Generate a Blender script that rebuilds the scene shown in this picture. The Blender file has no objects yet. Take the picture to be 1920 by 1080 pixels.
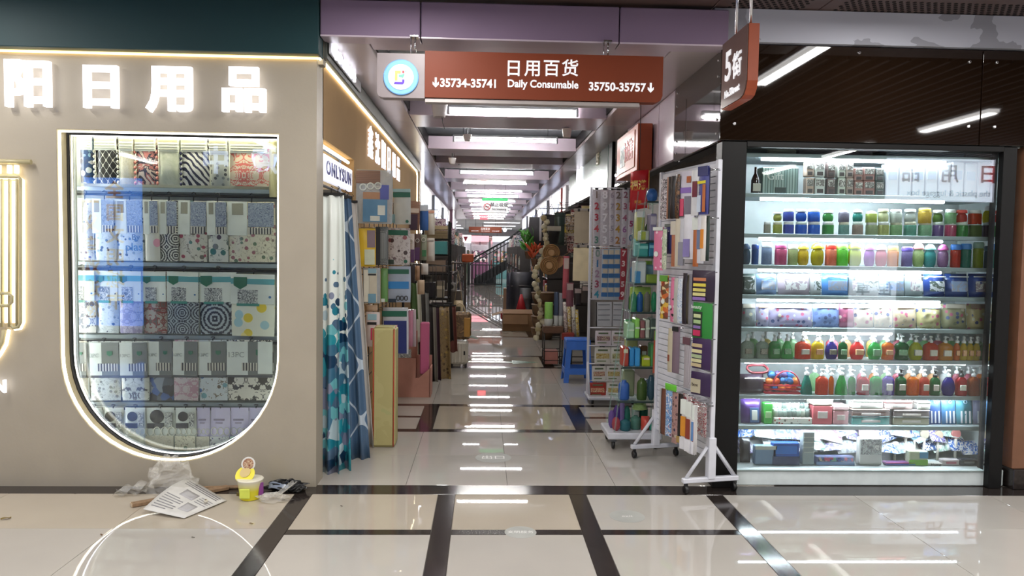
import bpy, bmesh, math, random
from mathutils import Vector, Matrix
from mathutils.geometry import tessellate_polygon

SC = bpy.context.scene
COL = SC.collection
R_ = random.Random(7)
PI = math.pi

# ---------------------------------------------------------------- camera
FPX, EYE = 1400.0, 1.5
YAW, PITCH, ROLL = 0.03856, 0.05081, 0.015
FW = Vector((math.sin(YAW) * math.cos(PITCH), math.cos(YAW) * math.cos(PITCH), -math.sin(PITCH)))
R0 = Vector((math.cos(YAW), -math.sin(YAW), 0))
U0 = R0.cross(FW)
RT = R0 * math.cos(ROLL) + U0 * math.sin(ROLL)
UP = U0 * math.cos(ROLL) - R0 * math.sin(ROLL)
cam = bpy.data.cameras.new('camera')
cam.sensor_width = 36.0
cam.lens = 36.0 * FPX / 1920.0
cam.clip_start, cam.clip_end = 0.05, 200
cam_o = bpy.data.objects.new('camera', cam)
COL.objects.link(cam_o)
m4 = Matrix((RT, UP, -FW)).transposed().to_4x4()
m4.translation = (0, 0, EYE)
cam_o.matrix_world = m4
SC.camera = cam_o

# ---------------------------------------------------------------- world, exposure, hall lamps
w = bpy.data.worlds.new('hall_ambient')
SC.world = w
w.use_nodes = True
w.node_tree.nodes['Background'].inputs[0].default_value = (0.85, 0.9, 1.0, 1)
w.node_tree.nodes['Background'].inputs[1].default_value = 0.25
SC.view_settings.view_transform = 'Standard'
SC.view_settings.look = 'None'
SC.view_settings.gamma = 1.0
SC.view_settings.exposure = 0.18
SC.view_settings.use_curve_mapping = False
cy = SC.cycles
cy.max_bounces = 8
cy.diffuse_bounces = 3
cy.glossy_bounces = 4
cy.transmission_bounces = 6
cy.transparent_max_bounces = 24
cy.caustics_reflective = False
cy.caustics_refractive = False
cy.sample_clamp_indirect = 4.0
cy.blur_glossy = 0.6

HALL_X = (-5.9, -3.15, -0.4, 2.35, 5.1, 7.85)
HALL_Y = (3.5, 1.3, -1.1, -3.5)
HALL_Z = 3.0
HALL_POWER = 27.0
for hx in HALL_X:
    for hy in HALL_Y:
        la = bpy.data.lights.new('hall_lamp_light', 'AREA')
        la.shape = 'RECTANGLE'
        la.size, la.size_y = 0.10, 1.2
        la.energy = HALL_POWER
        la.color = (1.0, 0.97, 0.93)
        lo = bpy.data.objects.new('hall_lamp_light', la)
        lo.location = (hx, hy, HALL_Z - 0.055)
        COL.objects.link(lo)
AISLE_TUBES = [(7.15, 2.80, 0.26), (8.9, 2.79, 0.24), (11.3, 2.79, 0.22), (12.5, 2.77, 0.2), (14.4, 2.77, 0.2), (16.2, 2.77, 0.2), (17.9, 2.77, 0.2),
               (19.7, 2.77, 0.2), (21.5, 2.77, 0.2), (23.3, 2.77, 0.2), (25.1, 2.77, 0.2), (27.0, 2.77, 0.2), (28.9, 2.77, 0.2), (30.6, 2.77, 0.2)]

# ---------------------------------------------------------------- measuring helpers: a pixel of the photograph seen on a known plane
def ray(px, py):
    return FW + RT * ((px - 960) / FPX) - UP * ((py - 540) / FPX)
def P(px, py, Y):
    d = ray(px, py); p = d * (Y / d.y); return Vector((p.x, Y, EYE + p.z))
def F(px, py, z=0.0):
    d = ray(px, py); t = (z - EYE) / d.z; return Vector((d.x * t, d.y * t, z))
def S(px, py, X):
    d = ray(px, py); p = d * (X / d.x); return Vector((X, p.y, EYE + p.z))
def PLN(px, py, A, n):
    d = ray(px, py); t = (Vector(A) - Vector((0, 0, EYE))).dot(n) / d.dot(n); return d * t + Vector((0, 0, EYE))

# ---------------------------------------------------------------- materials
def lin(h):
    if not isinstance(h, str): return tuple(h)
    h = h.lstrip('#')
    return tuple((lambda c: c / 12.92 if c <= 0.04045 else ((c + 0.055) / 1.055) ** 2.4)(int(h[i:i + 2], 16) / 255) for i in (0, 2, 4))
MATS = {}
def base_mat(name):
    m = bpy.data.materials.new(name); m.use_nodes = True
    nt = m.node_tree
    return m, nt, nt.nodes['Principled BSDF'], nt.nodes['Material Output']
def setp(b, **k):
    for n, v in k.items(): b.inputs[n.replace('_', ' ')].default_value = v
def mixrgb(nt, kind, fac, a, b):
    n = nt.nodes.new('ShaderNodeMix'); n.data_type = 'RGBA'; n.blend_type = kind
    for sock, v in ((n.inputs[0], fac), (n.inputs[6], a), (n.inputs[7], b)):
        if hasattr(v, 'is_output'): nt.links.new(v, sock)
        else: sock.default_value = v if isinstance(v, (int, float)) else (*v, 1)[:4]
    return n.outputs[2]
def coords(nt, scale=(1, 1, 1), rnd=True):
    tc = nt.nodes.new('ShaderNodeTexCoord'); mp = nt.nodes.new('ShaderNodeMapping')
    mp.inputs['Scale'].default_value = scale if isinstance(scale, tuple) else (scale,) * 3
    nt.links.new(tc.outputs['Object'], mp.inputs['Vector'])
    if rnd:
        oi = nt.nodes.new('ShaderNodeObjectInfo'); vm = nt.nodes.new('ShaderNodeVectorMath'); vm.operation = 'SCALE'
        vm.inputs[0].default_value = (7.3, 3.1, 5.7); nt.links.new(oi.outputs['Random'], vm.inputs['Scale'])
        nt.links.new(vm.outputs[0], mp.inputs['Location'])
    return mp.outputs[0]
def ramp(nt, fac, stops, const=True):
    r = nt.nodes.new('ShaderNodeValToRGB'); e = r.color_ramp.elements
    r.color_ramp.interpolation = 'CONSTANT' if const else 'LINEAR'
    while len(e) < len(stops): e.new(0.5)
    for el, (p, c) in zip(e, sorted(stops, key=lambda s: s[0])): el.position = p; el.color = (*lin(c), 1)
    nt.links.new(fac, r.inputs[0]); return r.outputs[0]
def mat(name, col, rough=0.5, metal=0.0, spec=0.5, emit=0.0, noise=(9, 0.08), bump=None, coat=0.0, ecol=None):
    if name in MATS: return MATS[name]
    m, nt, b, o = base_mat(name)
    c = lin(col)
    n = nt.nodes.new('ShaderNodeTexNoise'); n.inputs['Scale'].default_value = noise[0]; n.inputs['Detail'].default_value = 3
    nt.links.new(coords(nt), n.inputs['Vector'])
    k = noise[1]
    cl = ramp(nt, n.outputs[0], [(0.3, tuple(x * (1 - k) for x in c)), (0.7, tuple(min(1, x * (1 + k)) for x in c))], False)
    nt.links.new(cl, b.inputs['Base Color'])
    setp(b, Roughness=rough, Metallic=metal, Specular_IOR_Level=spec, Coat_Weight=coat)
    if emit:
        b.inputs['Emission Color'].default_value = (*lin(ecol or col), 1); b.inputs['Emission Strength'].default_value = emit
    if bump:
        bn = nt.nodes.new('ShaderNodeTexNoise'); bn.inputs['Scale'].default_value = bump[0]; bn.inputs['Detail'].default_value = 4
        nt.links.new(coords(nt), bn.inputs['Vector'])
        bp = nt.nodes.new('ShaderNodeBump'); bp.inputs['Strength'].default_value = bump[1]; bp.inputs['Distance'].default_value = 0.01
        nt.links.new(bn.outputs[0], bp.inputs['Height']); nt.links.new(bp.outputs[0], b.inputs['Normal'])
    MATS[name] = m; return m
def pat(name, kind, cols, scale=20, rough=0.35, coat=0.2, rnd=True, w=0.5, dist=2.0):
    """printed cloth, card or film: the colours of a flat print"""
    if name in MATS: return MATS[name]
    m, nt, b, o = base_mat(name)
    v = coords(nt, rnd=rnd)
    new = nt.nodes.new
    def tex(t, **k):
        n = new('ShaderNodeTex' + t); nt.links.new(v, n.inputs['Vector'])
        for a, x in k.items():
            if a in ('wave_type', 'bands_direction', 'rings_direction', 'feature'): setattr(n, a, x)
            else: n.inputs[a.replace('_', ' ')].default_value = x
        return n
    C0 = lin(cols[0])
    if kind in ('dots', 'floral'):
        vo = tex('Voronoi', Scale=scale, Randomness=0.85)
        mth = new('ShaderNodeMath'); mth.operation = 'LESS_THAN'; mth.inputs[1].default_value = w
        nt.links.new(vo.outputs['Distance'], mth.inputs[0])
        sp = new('ShaderNodeSeparateColor'); nt.links.new(vo.outputs['Color'], sp.inputs[0])
        k = len(cols) - 1
        pc = ramp(nt, sp.outputs[0], [(i / k, cols[i + 1]) for i in range(k)])
        base = C0
        if kind == 'floral':
            no = tex('Noise', Scale=scale * 1.7, Detail=3.0, Distortion=1.5)
            base = ramp(nt, no.outputs[0], [(0, cols[0]), (0.58, cols[-1]), (0.63, cols[0])])
            no2 = tex('Noise', Scale=scale * 3, Detail=2.0)
            pc = mixrgb(nt, 'MULTIPLY', 0.5, pc, no2.outputs[1])
        c = mixrgb(nt, 'MIX', mth.outputs[0], base, pc)
    elif kind == 'cells':
        vo = tex('Voronoi', Scale=scale, Randomness=1.0)
        sp = new('ShaderNodeSeparateColor'); nt.links.new(vo.outputs['Color'], sp.inputs[0])
        c = ramp(nt, sp.outputs[0], [(i / len(cols), cols[i]) for i in range(len(cols))])
    elif kind == 'blotch':
        no = tex('Noise', Scale=scale, Detail=4.0, Distortion=dist)
        k = len(cols)
        c = ramp(nt, no.outputs[0], [(0 if i == 0 else 0.34 + 0.36 * i / k, cols[i]) for i in range(k)])
    elif kind in ('damask', 'mandala'):
        sx = new('ShaderNodeSeparateXYZ'); nt.links.new(v, sx.inputs[0]); cb = new('ShaderNodeCombineXYZ')
        for ax, p in ((0, 0.5 / scale), (2, 0.68 / scale if kind == 'damask' else 0.5 / scale)):
            pp = new('ShaderNodeMath'); pp.operation = 'PINGPONG'; pp.inputs[1].default_value = p
            nt.links.new(sx.outputs[ax], pp.inputs[0]); nt.links.new(pp.outputs[0], cb.inputs[ax])
        v = cb.outputs[0]
        if kind == 'damask':
            no = tex('Noise', Scale=scale * 6.0, Detail=3.0, Distortion=dist * 0.4)
            c = ramp(nt, no.outputs[0], [(0, cols[0]), (w, cols[1])] + ([(w + 0.1, cols[2])] if len(cols) > 2 else []))
        else:
            wv = tex('Wave', wave_type='RINGS', rings_direction='SPHERICAL', Scale=scale * 2.2, Distortion=dist, Detail=2.0, Detail_Scale=9.0)
            c = ramp(nt, wv.outputs[0], [(0, cols[0]), (w, cols[1])])
    elif kind == 'dotsz':
        vo = tex('Voronoi', Scale=scale, Randomness=0.8)
        sx = new('ShaderNodeSeparateXYZ'); tc = new('ShaderNodeTexCoord'); nt.links.new(tc.outputs['Object'], sx.inputs[0])
        mr = new('ShaderNodeMapRange'); mr.inputs[1].default_value = -0.3; mr.inputs[2].default_value = -1.2; mr.inputs[3].default_value = 0.0; mr.inputs[4].default_value = w; nt.links.new(sx.outputs[2], mr.inputs[0])
        mth = new('ShaderNodeMath'); mth.operation = 'LESS_THAN'; nt.links.new(vo.outputs['Distance'], mth.inputs[0]); nt.links.new(mr.outputs[0], mth.inputs[1])
        sp = new('ShaderNodeSeparateColor'); nt.links.new(vo.outputs['Color'], sp.inputs[0]); k = len(cols) - 1
        pc = ramp(nt, sp.outputs[0], [(i / k, cols[i + 1]) for i in range(k)])
        c = mixrgb(nt, 'MIX', mth.outputs[0], C0, pc)
    elif kind in ('stripex', 'stripez', 'leaf'):
        wv = tex('Wave', wave_type='BANDS', bands_direction={'stripex': 'X', 'stripez': 'Z', 'leaf': 'DIAGONAL'}[kind], Scale=scale,
                 Distortion=dist if kind == 'leaf' else 0.0, Detail=2.0 if kind == 'leaf' else 0.0)
        k = len(cols)
        c = ramp(nt, wv.outputs[0], [(i / k, cols[i]) for i in range(k)] if k > 2 else [(0, cols[0]), (w, cols[1])])
    elif kind == 'lattice':
        sx = new('ShaderNodeSeparateXYZ'); nt.links.new(v, sx.inputs[0])
        outs = []
        for ax, s in ((0, scale), (2, scale * 0.62)):
            a = new('ShaderNodeMath'); a.operation = 'MULTIPLY'; a.inputs[1].default_value = s; nt.links.new(sx.outputs[ax], a.inputs[0])
            q = new('ShaderNodeMath'); q.operation = 'COSINE'; nt.links.new(a.outputs[0], q.inputs[0]); outs.append(q)
        ad = new('ShaderNodeMath'); nt.links.new(outs[0].outputs[0], ad.inputs[0]); nt.links.new(outs[1].outputs[0], ad.inputs[1])
        ab = new('ShaderNodeMath'); ab.operation = 'ABSOLUTE'; nt.links.new(ad.outputs[0], ab.inputs[0])
        c = ramp(nt, ab.outputs[0], [(0, cols[1]), (w, cols[0])])
    elif kind == 'gradz':
        sx = new('ShaderNodeSeparateXYZ'); nt.links.new(v, sx.inputs[0])
        mr = new('ShaderNodeMapRange'); mr.inputs[1].default_value = -w; mr.inputs[2].default_value = w; nt.links.new(sx.outputs[2], mr.inputs[0])
        k = len(cols) - 1
        c = ramp(nt, mr.outputs[0], [(i / k, cols[i]) for i in range(k + 1)], False)
    elif kind == 'grid':
        br = tex('Brick', Scale=scale); br.inputs['Color1'].default_value = (*lin(cols[0]), 1); br.inputs['Color2'].default_value = (*lin(cols[-2]), 1)
        br.inputs['Mortar'].default_value = (*lin(cols[-1]), 1); br.inputs['Mortar Size'].default_value = 0.06
        c = br.outputs[0]
    nt.links.new(c, b.inputs['Base Color']); setp(b, Roughness=rough, Coat_Weight=coat)
    MATS[name] = m; return m
def glass_mat(name, tint=(1, 1, 1), ior=1.5, rough=0.0):
    if name in MATS: return MATS[name]
    m, nt, b, o = base_mat(name); nt.nodes.remove(b)
    t = nt.nodes.new('ShaderNodeBsdfTransparent'); t.inputs[0].default_value = (*tint, 1)
    g = nt.nodes.new('ShaderNodeBsdfGlossy'); g.inputs['Roughness'].default_value = rough
    no = nt.nodes.new('ShaderNodeTexNoise'); no.inputs['Scale'].default_value = 2.0; nt.links.new(coords(nt), no.inputs['Vector'])
    nt.links.new(ramp(nt, no.outputs[0], [(0.3, (0.94, 0.96, 0.97)), (0.7, (1, 1, 1))], False), g.inputs[0])
    fr = nt.nodes.new('ShaderNodeFresnel'); fr.inputs[0].default_value = ior
    mx = nt.nodes.new('ShaderNodeMixShader')
    nt.links.new(fr.outputs[0], mx.inputs[0]); nt.links.new(t.outputs[0], mx.inputs[1]); nt.links.new(g.outputs[0], mx.inputs[2])
    nt.links.new(mx.outputs[0], o.inputs[0]); MATS[name] = m; return m
def film_mat(name, col, cover=0.35, rough=0.15, bump=None):
    """clear or tinted plastic: part see-through, part plastic sheen"""
    if name in MATS: return MATS[name]
    m, nt, b, o = base_mat(name)
    no = nt.nodes.new('ShaderNodeTexNoise'); no.inputs['Scale'].default_value = bump[0] if bump else 14; no.inputs['Detail'].default_value = 3; nt.links.new(coords(nt), no.inputs['Vector'])
    c = lin(col)
    nt.links.new(ramp(nt, no.outputs[0], [(0.3, tuple(x * 0.9 for x in c)), (0.7, c)], False), b.inputs['Base Color'])
    setp(b, Roughness=rough, Specular_IOR_Level=0.8)
    if bump:
        bp = nt.nodes.new('ShaderNodeBump'); bp.inputs['Strength'].default_value = bump[1]; bp.inputs['Distance'].default_value = 0.02
        nt.links.new(no.outputs[0], bp.inputs['Height']); nt.links.new(bp.outputs[0], b.inputs['Normal'])
    t = nt.nodes.new('ShaderNodeBsdfTransparent'); t.inputs[0].default_value = (*tuple(0.5 + 0.5 * x for x in c), 1)
    mx = nt.nodes.new('ShaderNodeMixShader'); mx.inputs[0].default_value = cover
    nt.links.new(t.outputs[0], mx.inputs[1]); nt.links.new(b.outputs[0], mx.inputs[2]); nt.links.new(mx.outputs[0], o.inputs[0])
    MATS[name] = m; return m
def soap_mat(name, col):
    """coloured liquid in a clear bottle: light passes through it"""
    if name in MATS: return MATS[name]
    m, nt, b, o = base_mat(name); c = lin(col)
    no = nt.nodes.new('ShaderNodeTexNoise'); no.inputs['Scale'].default_value = 18; nt.links.new(coords(nt), no.inputs['Vector'])
    cr = ramp(nt, no.outputs[0], [(0.3, tuple(x * 0.8 for x in c)), (0.7, c)], False)
    nt.links.new(cr, b.inputs['Base Color']); setp(b, Roughness=0.12, Coat_Weight=0.6)
    t = nt.nodes.new('ShaderNodeBsdfTranslucent'); nt.links.new(cr, t.inputs[0])
    mx = nt.nodes.new('ShaderNodeMixShader'); mx.inputs[0].default_value = 0.58
    nt.links.new(b.outputs[0], mx.inputs[1]); nt.links.new(t.outputs[0], mx.inputs[2]); nt.links.new(mx.outputs[0], o.inputs[0])
    MATS[name] = m; return m
def plain(col, rough=0.4, coat=0.15):
    return mat('card_' + str(col).strip('#'), col, rough, coat=coat)

# ---------------------------------------------------------------- mesh helpers
class MB:
    def __init__(s): s.v, s.f, s.mi, s.sm = [], [], [], []
    def add(s, vs, fs, mi=0, smooth=False):
        k = len(s.v); s.v += [tuple(x) for x in vs]
        for f in fs: s.f.append([i + k for i in f]); s.mi.append(mi); s.sm.append(smooth)
        return s
    def box(s, c, d, b=0.0, mi=0, M=None):
        """box with chamfered edges: centre, full sizes"""
        hx, hy, hz = d[0] / 2, d[1] / 2, d[2] / 2
        b = min(b, hx * 0.9, hy * 0.9, hz * 0.9)
        vs, fs = [], []
        if b <= 0:
            vs = [(x * hx, y * hy, z * hz) for x in (-1, 1) for y in (-1, 1) for z in (-1, 1)]
            fs = [(0, 1, 3, 2), (4, 6, 7, 5), (0, 4, 5, 1), (2, 3, 7, 6), (0, 2, 6, 4), (1, 5, 7, 3)]
        else:
            idx = {}
            for sx in (-1, 1):
                for sy in (-1, 1):
                    for sz in (-1, 1):
                        for ax in range(3):
                            p = [sx * (hx - b), sy * (hy - b), sz * (hz - b)]; p[ax] = (sx * hx, sy * hy, sz * hz)[ax]
                            idx[sx, sy, sz, ax] = len(vs); vs.append(tuple(p))
            for ax in range(3):
                o1, o2 = (ax + 1) % 3, (ax + 2) % 3
                for sg in (-1, 1):
                    q = []
                    for a1, a2 in ((-1, -1), (1, -1), (1, 1), (-1, 1)):
                        t = [0, 0, 0]; t[ax], t[o1], t[o2] = sg, a1, a2; q.append(idx[(*t, ax)])
                    fs.append(q if sg > 0 else q[::-1])
                for a1 in (-1, 1):
                    for a2 in (-1, 1):
                        t0, t1 = [0, 0, 0], [0, 0, 0]; t0[ax], t0[o1], t0[o2] = -1, a1, a2; t1[ax], t1[o1], t1[o2] = 1, a1, a2
                        q = [idx[(*t0, o1)], idx[(*t1, o1)], idx[(*t1, o2)], idx[(*t0, o2)]]
                        fs.append(q if a1 * a2 < 0 else q[::-1])
            for sx in (-1, 1):
                for sy in (-1, 1):
                    for sz in (-1, 1):
                        q = [idx[sx, sy, sz, k] for k in range(3)]; fs.append(q if sx * sy * sz > 0 else q[::-1])
        c = Vector(c)
        vs = [(M @ Vector(v) if M else Vector(v)) + c for v in vs]
        return s.add(vs, fs, mi)
    def tube(s, pts, r, n=6, closed=False, mi=0, cap=True):
        pts = [Vector(p) for p in pts]; N = len(pts); rs = r if isinstance(r, (list, tuple)) else [r] * N
        vs, fs = [], []; nrm = None
        for i, p in enumerate(pts):
            a = pts[(i - 1) % N] if (closed or i > 0) else p; c = pts[(i + 1) % N] if (closed or i < N - 1) else p
            t = (c - a).normalized() if (c - a).length > 1e-9 else Vector((0, 0, 1))
            if nrm is None: nrm = t.orthogonal().normalized()
            else:
                nrm = nrm - t * nrm.dot(t)
                nrm = nrm.normalized() if nrm.length > 1e-6 else t.orthogonal().normalized()
            bn = t.cross(nrm)
            for k in range(n):
                an = 2 * PI * k / n + PI / n; vs.append(p + (nrm * math.cos(an) + bn * math.sin(an)) * rs[i])
        for i in range(N if closed else N - 1):
            for k in range(n):
                j = (i + 1) % N; fs.append((i * n + k, i * n + (k + 1) % n, j * n + (k + 1) % n, j * n + k))
        s.add(vs, fs, mi, True)
        if cap and not closed:
            k = len(s.v) - len(vs); s.f.append([k + i for i in range(n)][::-1]); s.mi.append(mi); s.sm.append(False)
            s.f.append([k + (N - 1) * n + i for i in range(n)]); s.mi.append(mi); s.sm.append(False)
        return s
    def lathe(s, prof, n=14, c=(0, 0, 0), sx=1.0, sy=1.0, mi=0, power=2.0):
        """turned body; power > 2 gives a rounded-square section"""
        vs, fs = [], []
        for r, z in prof:
            for k in range(n):
                a = 2 * PI * k / n; ca, sa = math.cos(a), math.sin(a)
                q = (abs(ca) ** power + abs(sa) ** power) ** (-1 / power)
                vs.append((c[0] + r * ca * q * sx, c[1] + r * sa * q * sy, c[2] + z))
        for i in range(len(prof) - 1):
            for k in range(n): fs.append((i * n + k, i * n + (k + 1) % n, (i + 1) * n + (k + 1) % n, (i + 1) * n + k))
        s.add(vs, fs, mi, True); k0 = len(s.v) - len(vs)
        s.f.append([k0 + i for i in range(n)][::-1]); s.f.append([k0 + (len(prof) - 1) * n + i for i in range(n)])
        s.mi += [mi, mi]; s.sm += [False, False]
        return s
    def prism(s, poly, y0, y1, mi=0, holes=()):
        """polygon in the x-z plane (with holes) pushed from y0 to y1"""
        loops = [list(poly)] + [list(h) for h in holes]
        flat = [p for l in loops for p in l]; n = len(flat)
        tris = tessellate_polygon([[Vector((x, z, 0)) for x, z in l] for l in loops])
        vs = [(x, y0, z) for x, z in flat] + [(x, y1, z) for x, z in flat]; fs = []
        for t in tris:
            (ax, az), (bx, bz), (cx, cz) = flat[t[0]], flat[t[1]], flat[t[2]]
            if (bx - ax) * (cz - az) - (bz - az) * (cx - ax) < 0: t = t[::-1]
            fs += [tuple(t), tuple(i + n for i in t[::-1])]
        k = 0
        for li, l in enumerate(loops):
            area = sum(l[i][0] * l[(i + 1) % len(l)][1] - l[(i + 1) % len(l)][0] * l[i][1] for i in range(len(l)))
            for i in range(len(l)):
                j = (i + 1) % len(l); q = (k + i, k + i + n, k + j + n, k + j)
                fs.append(q if (area > 0) == (li == 0) else q[::-1])
            k += len(l)
        return s.add(vs, fs, mi)
    def grid(s, fn, nu, nv, mi=0, smooth=True, thick=0.0):
        g = [[Vector(fn(u / nu, v / nv)) for u in range(nu + 1)] for v in range(nv + 1)]
        vs = [p for row in g for p in row]; W = nu + 1
        fs = [(v * W + u, v * W + u + 1, (v + 1) * W + u + 1, (v + 1) * W + u) for v in range(nv) for u in range(nu)]
        if thick:
            n = len(vs); back = []
            for v in range(nv + 1):
                for u in range(nu + 1):
                    a = g[v][min(u + 1, nu)] - g[v][max(u - 1, 0)]; b = g[min(v + 1, nv)][u] - g[max(v - 1, 0)][u]
                    nn = a.cross(b); nn = nn.normalized() if nn.length > 1e-9 else Vector((0, 1, 0)); back.append(g[v][u] - nn * thick)
            fs += [tuple(i + n for i in f[::-1]) for f in fs]
            rim = [u for u in range(W)] + [v * W + nu for v in range(1, nv + 1)] + [nv * W + u for u in range(nu - 1, -1, -1)] + [v * W for v in range(nv - 1, 0, -1)]
            for a, b in zip(rim, rim[1:] + rim[:1]): fs.append((b, a, a + n, b + n))
            vs += back
        return s.add(vs, fs, mi, smooth)
    def pillow(s, w, h, d, nx=5, nz=6, p=4, mi=0, crumple=0.0, seed=1):
        rr = random.Random(seed)
        for sg in (-1, 1):
            vs, fs = [], []
            for j in range(nz + 1):
                for i in range(nx + 1):
                    u, v = 2 * i / nx - 1, 2 * j / nz - 1
                    e = (1 - abs(u) ** p) * (1 - abs(v) ** p)
                    y = sg * d / 2 * e + (rr.uniform(-crumple, crumple) if e > 0 else 0)
                    vs.append((u * w / 2 * (1 - 0.03 * (1 - e) * v * v), y, v * h / 2))
            for j in range(nz):
                for i in range(nx):
                    q = (j * (nx + 1) + i, j * (nx + 1) + i + 1, (j + 1) * (nx + 1) + i + 1, (j + 1) * (nx + 1) + i); fs.append(q if sg < 0 else q[::-1])
            s.add(vs, fs, mi, True)
        return s
    def mesh(s, name):
        me = bpy.data.meshes.new(name); me.from_pydata(s.v, [], s.f)
        me.polygons.foreach_set('material_index', s.mi); me.polygons.foreach_set('use_smooth', s.sm)
        me.update(); return me

def obj(name, g, mats, parent=None, loc=None, rz=None, rot=None, sc=None):
    """link one mesh object; a shared mesh takes its material from the object"""
    me = g.mesh(name) if isinstance(g, MB) else g
    mats = mats if isinstance(mats, (list, tuple)) else [mats]
    shared = not isinstance(g, MB)
    if not shared or len(me.materials) == 0:
        for m in mats: me.materials.append(m)
    o = bpy.data.objects.new(name, me); COL.objects.link(o)
    if shared:
        for i, m in enumerate(mats):
            if m is not None and i < len(o.material_slots): o.material_slots[i].link = 'OBJECT'; o.material_slots[i].material = m
    if parent: o.parent = parent
    if loc is not None: o.location = loc
    if rot is not None: o.rotation_euler = rot
    elif rz is not None: o.rotation_euler = (0, 0, rz)
    if sc is not None: o.scale = sc if not isinstance(sc, (int, float)) else (sc,) * 3
    return o
LABELS = set()
def tag(o, label, cat, group=None):
    o['label'] = label; o['category'] = cat
    if group: o['group'] = group
    if label in LABELS: print('DUPLICATE LABEL', label)
    n = len(label.split())
    if n < 4 or n > 16: print('LABEL LENGTH', n, label)
    LABELS.add(label); return o
def empty(name, label, cat, loc=(0, 0, 0), rz=0.0, group=None, rot=None, sc=None):
    o = bpy.data.objects.new(name, None); COL.objects.link(o); o.empty_display_size = 0.05
    o.location = loc; o.rotation_euler = rot or (0, 0, rz)
    if sc is not None: o.scale = sc
    return tag(o, label, cat, group)
def struct(o):
    o['kind'] = 'structure'; return o
def text(name, s, size, m, parent=None, loc=(0, 0, 0), rz=0.0, ext=0.002, bold=0.0, align='CENTER', sx=1.0, bev=0.0, sp=1.0):
    """raised lettering facing -y, turned by rz about z"""
    cu = bpy.data.curves.new(name, 'FONT'); cu.body = s; cu.size = size; cu.extrude = ext; cu.offset = bold; cu.align_x = align; cu.align_y = 'CENTER'
    cu.bevel_depth = bev; cu.resolution_u = 3; cu.space_character = sp
    t = bpy.data.objects.new(name, cu); COL.objects.link(t)
    me = bpy.data.meshes.new_from_object(t.evaluated_get(bpy.context.evaluated_depsgraph_get())); bpy.data.objects.remove(t)
    me.name = name; me.materials.clear(); me.materials.append(m)
    for p in me.polygons: p.material_index = 0
    o = bpy.data.objects.new(name, me); COL.objects.link(o)
    if parent: o.parent = parent
    o.location = loc; o.rotation_euler = (PI / 2, 0, rz); o.scale = (sx, 1, 1)
    return o
def copy_tree(o, parent=None):
    c = o.copy(); COL.objects.link(c)
    if parent: c.parent = parent
    for ch in list(o.children): copy_tree(ch, c)
    return c
ORD = ['first', 'second', 'third', 'fourth', 'fifth', 'sixth', 'seventh', 'eighth', 'ninth', 'tenth', 'eleventh', 'twelfth', 'thirteenth', 'fourteenth',
       'fifteenth', 'sixteenth', 'seventeenth', 'eighteenth', 'nineteenth', 'twentieth', 'twenty-first', 'twenty-second', 'twenty-third', 'twenty-fourth', 'twenty-fifth',
       'twenty-sixth', 'twenty-seventh', 'twenty-eighth', 'twenty-ninth', 'thirtieth']
# ================================================================ THE SETTING
YF = 4.65
XC = -1.03                                   # corridor face of the shop on the west side
ZC = 2.77                                    # ceiling of the aisle
tile_m = mat('polished_tile', '#b8b3ac', 0.012, spec=0.62, noise=(1.6, 0.05))
tile_m2 = mat('polished_tile_warm', '#b8ae9f', 0.014, spec=0.62, noise=(1.6, 0.05))
strip_m = mat('dark_stone', '#2e2826', 0.12, spec=0.55, noise=(40, 0.25))
grout_m = mat('grout', '#6b6660', 0.8)
cream_wall = mat('cream_wall_paint', '#a49b8b', 0.55, noise=(3, 0.05), bump=(60, 0.05))
teal_m = mat('teal_panel', '#0b363a', 0.6, noise=(2, 0.06))
mauve_m = mat('mauve_panel', '#806e86', 0.65, spec=0.25, noise=(1.5, 0.05))
mauve_lt = mat('pale_mauve_panel', '#c9bac8', 0.22, noise=(1.5, 0.05))
soffit_m = mat('soffit_metal', '#d0c5c8', 0.25, metal=0.12, noise=(1.5, 0.05))
deck_m = mat('grey_deck', '#b0b4ba', 0.5)
rib_m = mat('grey_rib', '#c4c7cc', 0.4)
brown_ceiling = mat('brown_ceiling_panel', '#5d4945', 0.45)
hole_m = mat('dark_hole', '#0d0a0a', 0.9)
plaster_m = pat('patched_plaster', 'blotch', ['#adafbb', '#8d8e97'], 1.7, 0.7, 0.0, rnd=False, dist=0.5)
fascia_m = mat('brown_back_painted_glass', '#1c120b', 0.03, spec=0.7, noise=(1, 0.1))
black_frame = mat('black_frame', '#090808', 0.5, spec=0.3, noise=(4, 0.1))
chrome = mat('chrome', '#d8d8dc', 0.12, metal=1.0, noise=(5, 0.02))
white_metal = mat('white_powder_coat', '#d9dbe4', 0.3)
black_plastic = mat('black_plastic', '#18181a', 0.4)
grey_metal = mat('grey_metal', '#7c7f84', 0.35, metal=0.6)
dark_grey = mat('dark_grey_green', '#4b4f4a', 0.45)
LED = lambda n, c, e: mat(n, '#f4f4f4' if e > 5 else c, 0.5, emit=e, ecol=c)
led_white = LED('led_white', '#f4f7ff', 5.0)
led_warm = LED('led_warm', '#ffd98a', 3.0)
led_soft = LED('led_cream', '#fff2cf', 4.0)
tube_glow = LED('tube_glow', '#fbf8f4', 120.0)
letter_glow = LED('letter_glow', '#f6f6ff', 1.7)
case_glow = LED('case_glow', '#eef6ff', 48.0)
clear_glass = glass_mat('clear_glass', (0.97, 1.0, 0.99))
clear_acrylic = film_mat('clear_acrylic', '#dcefe9', 0.16, 0.08)

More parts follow.
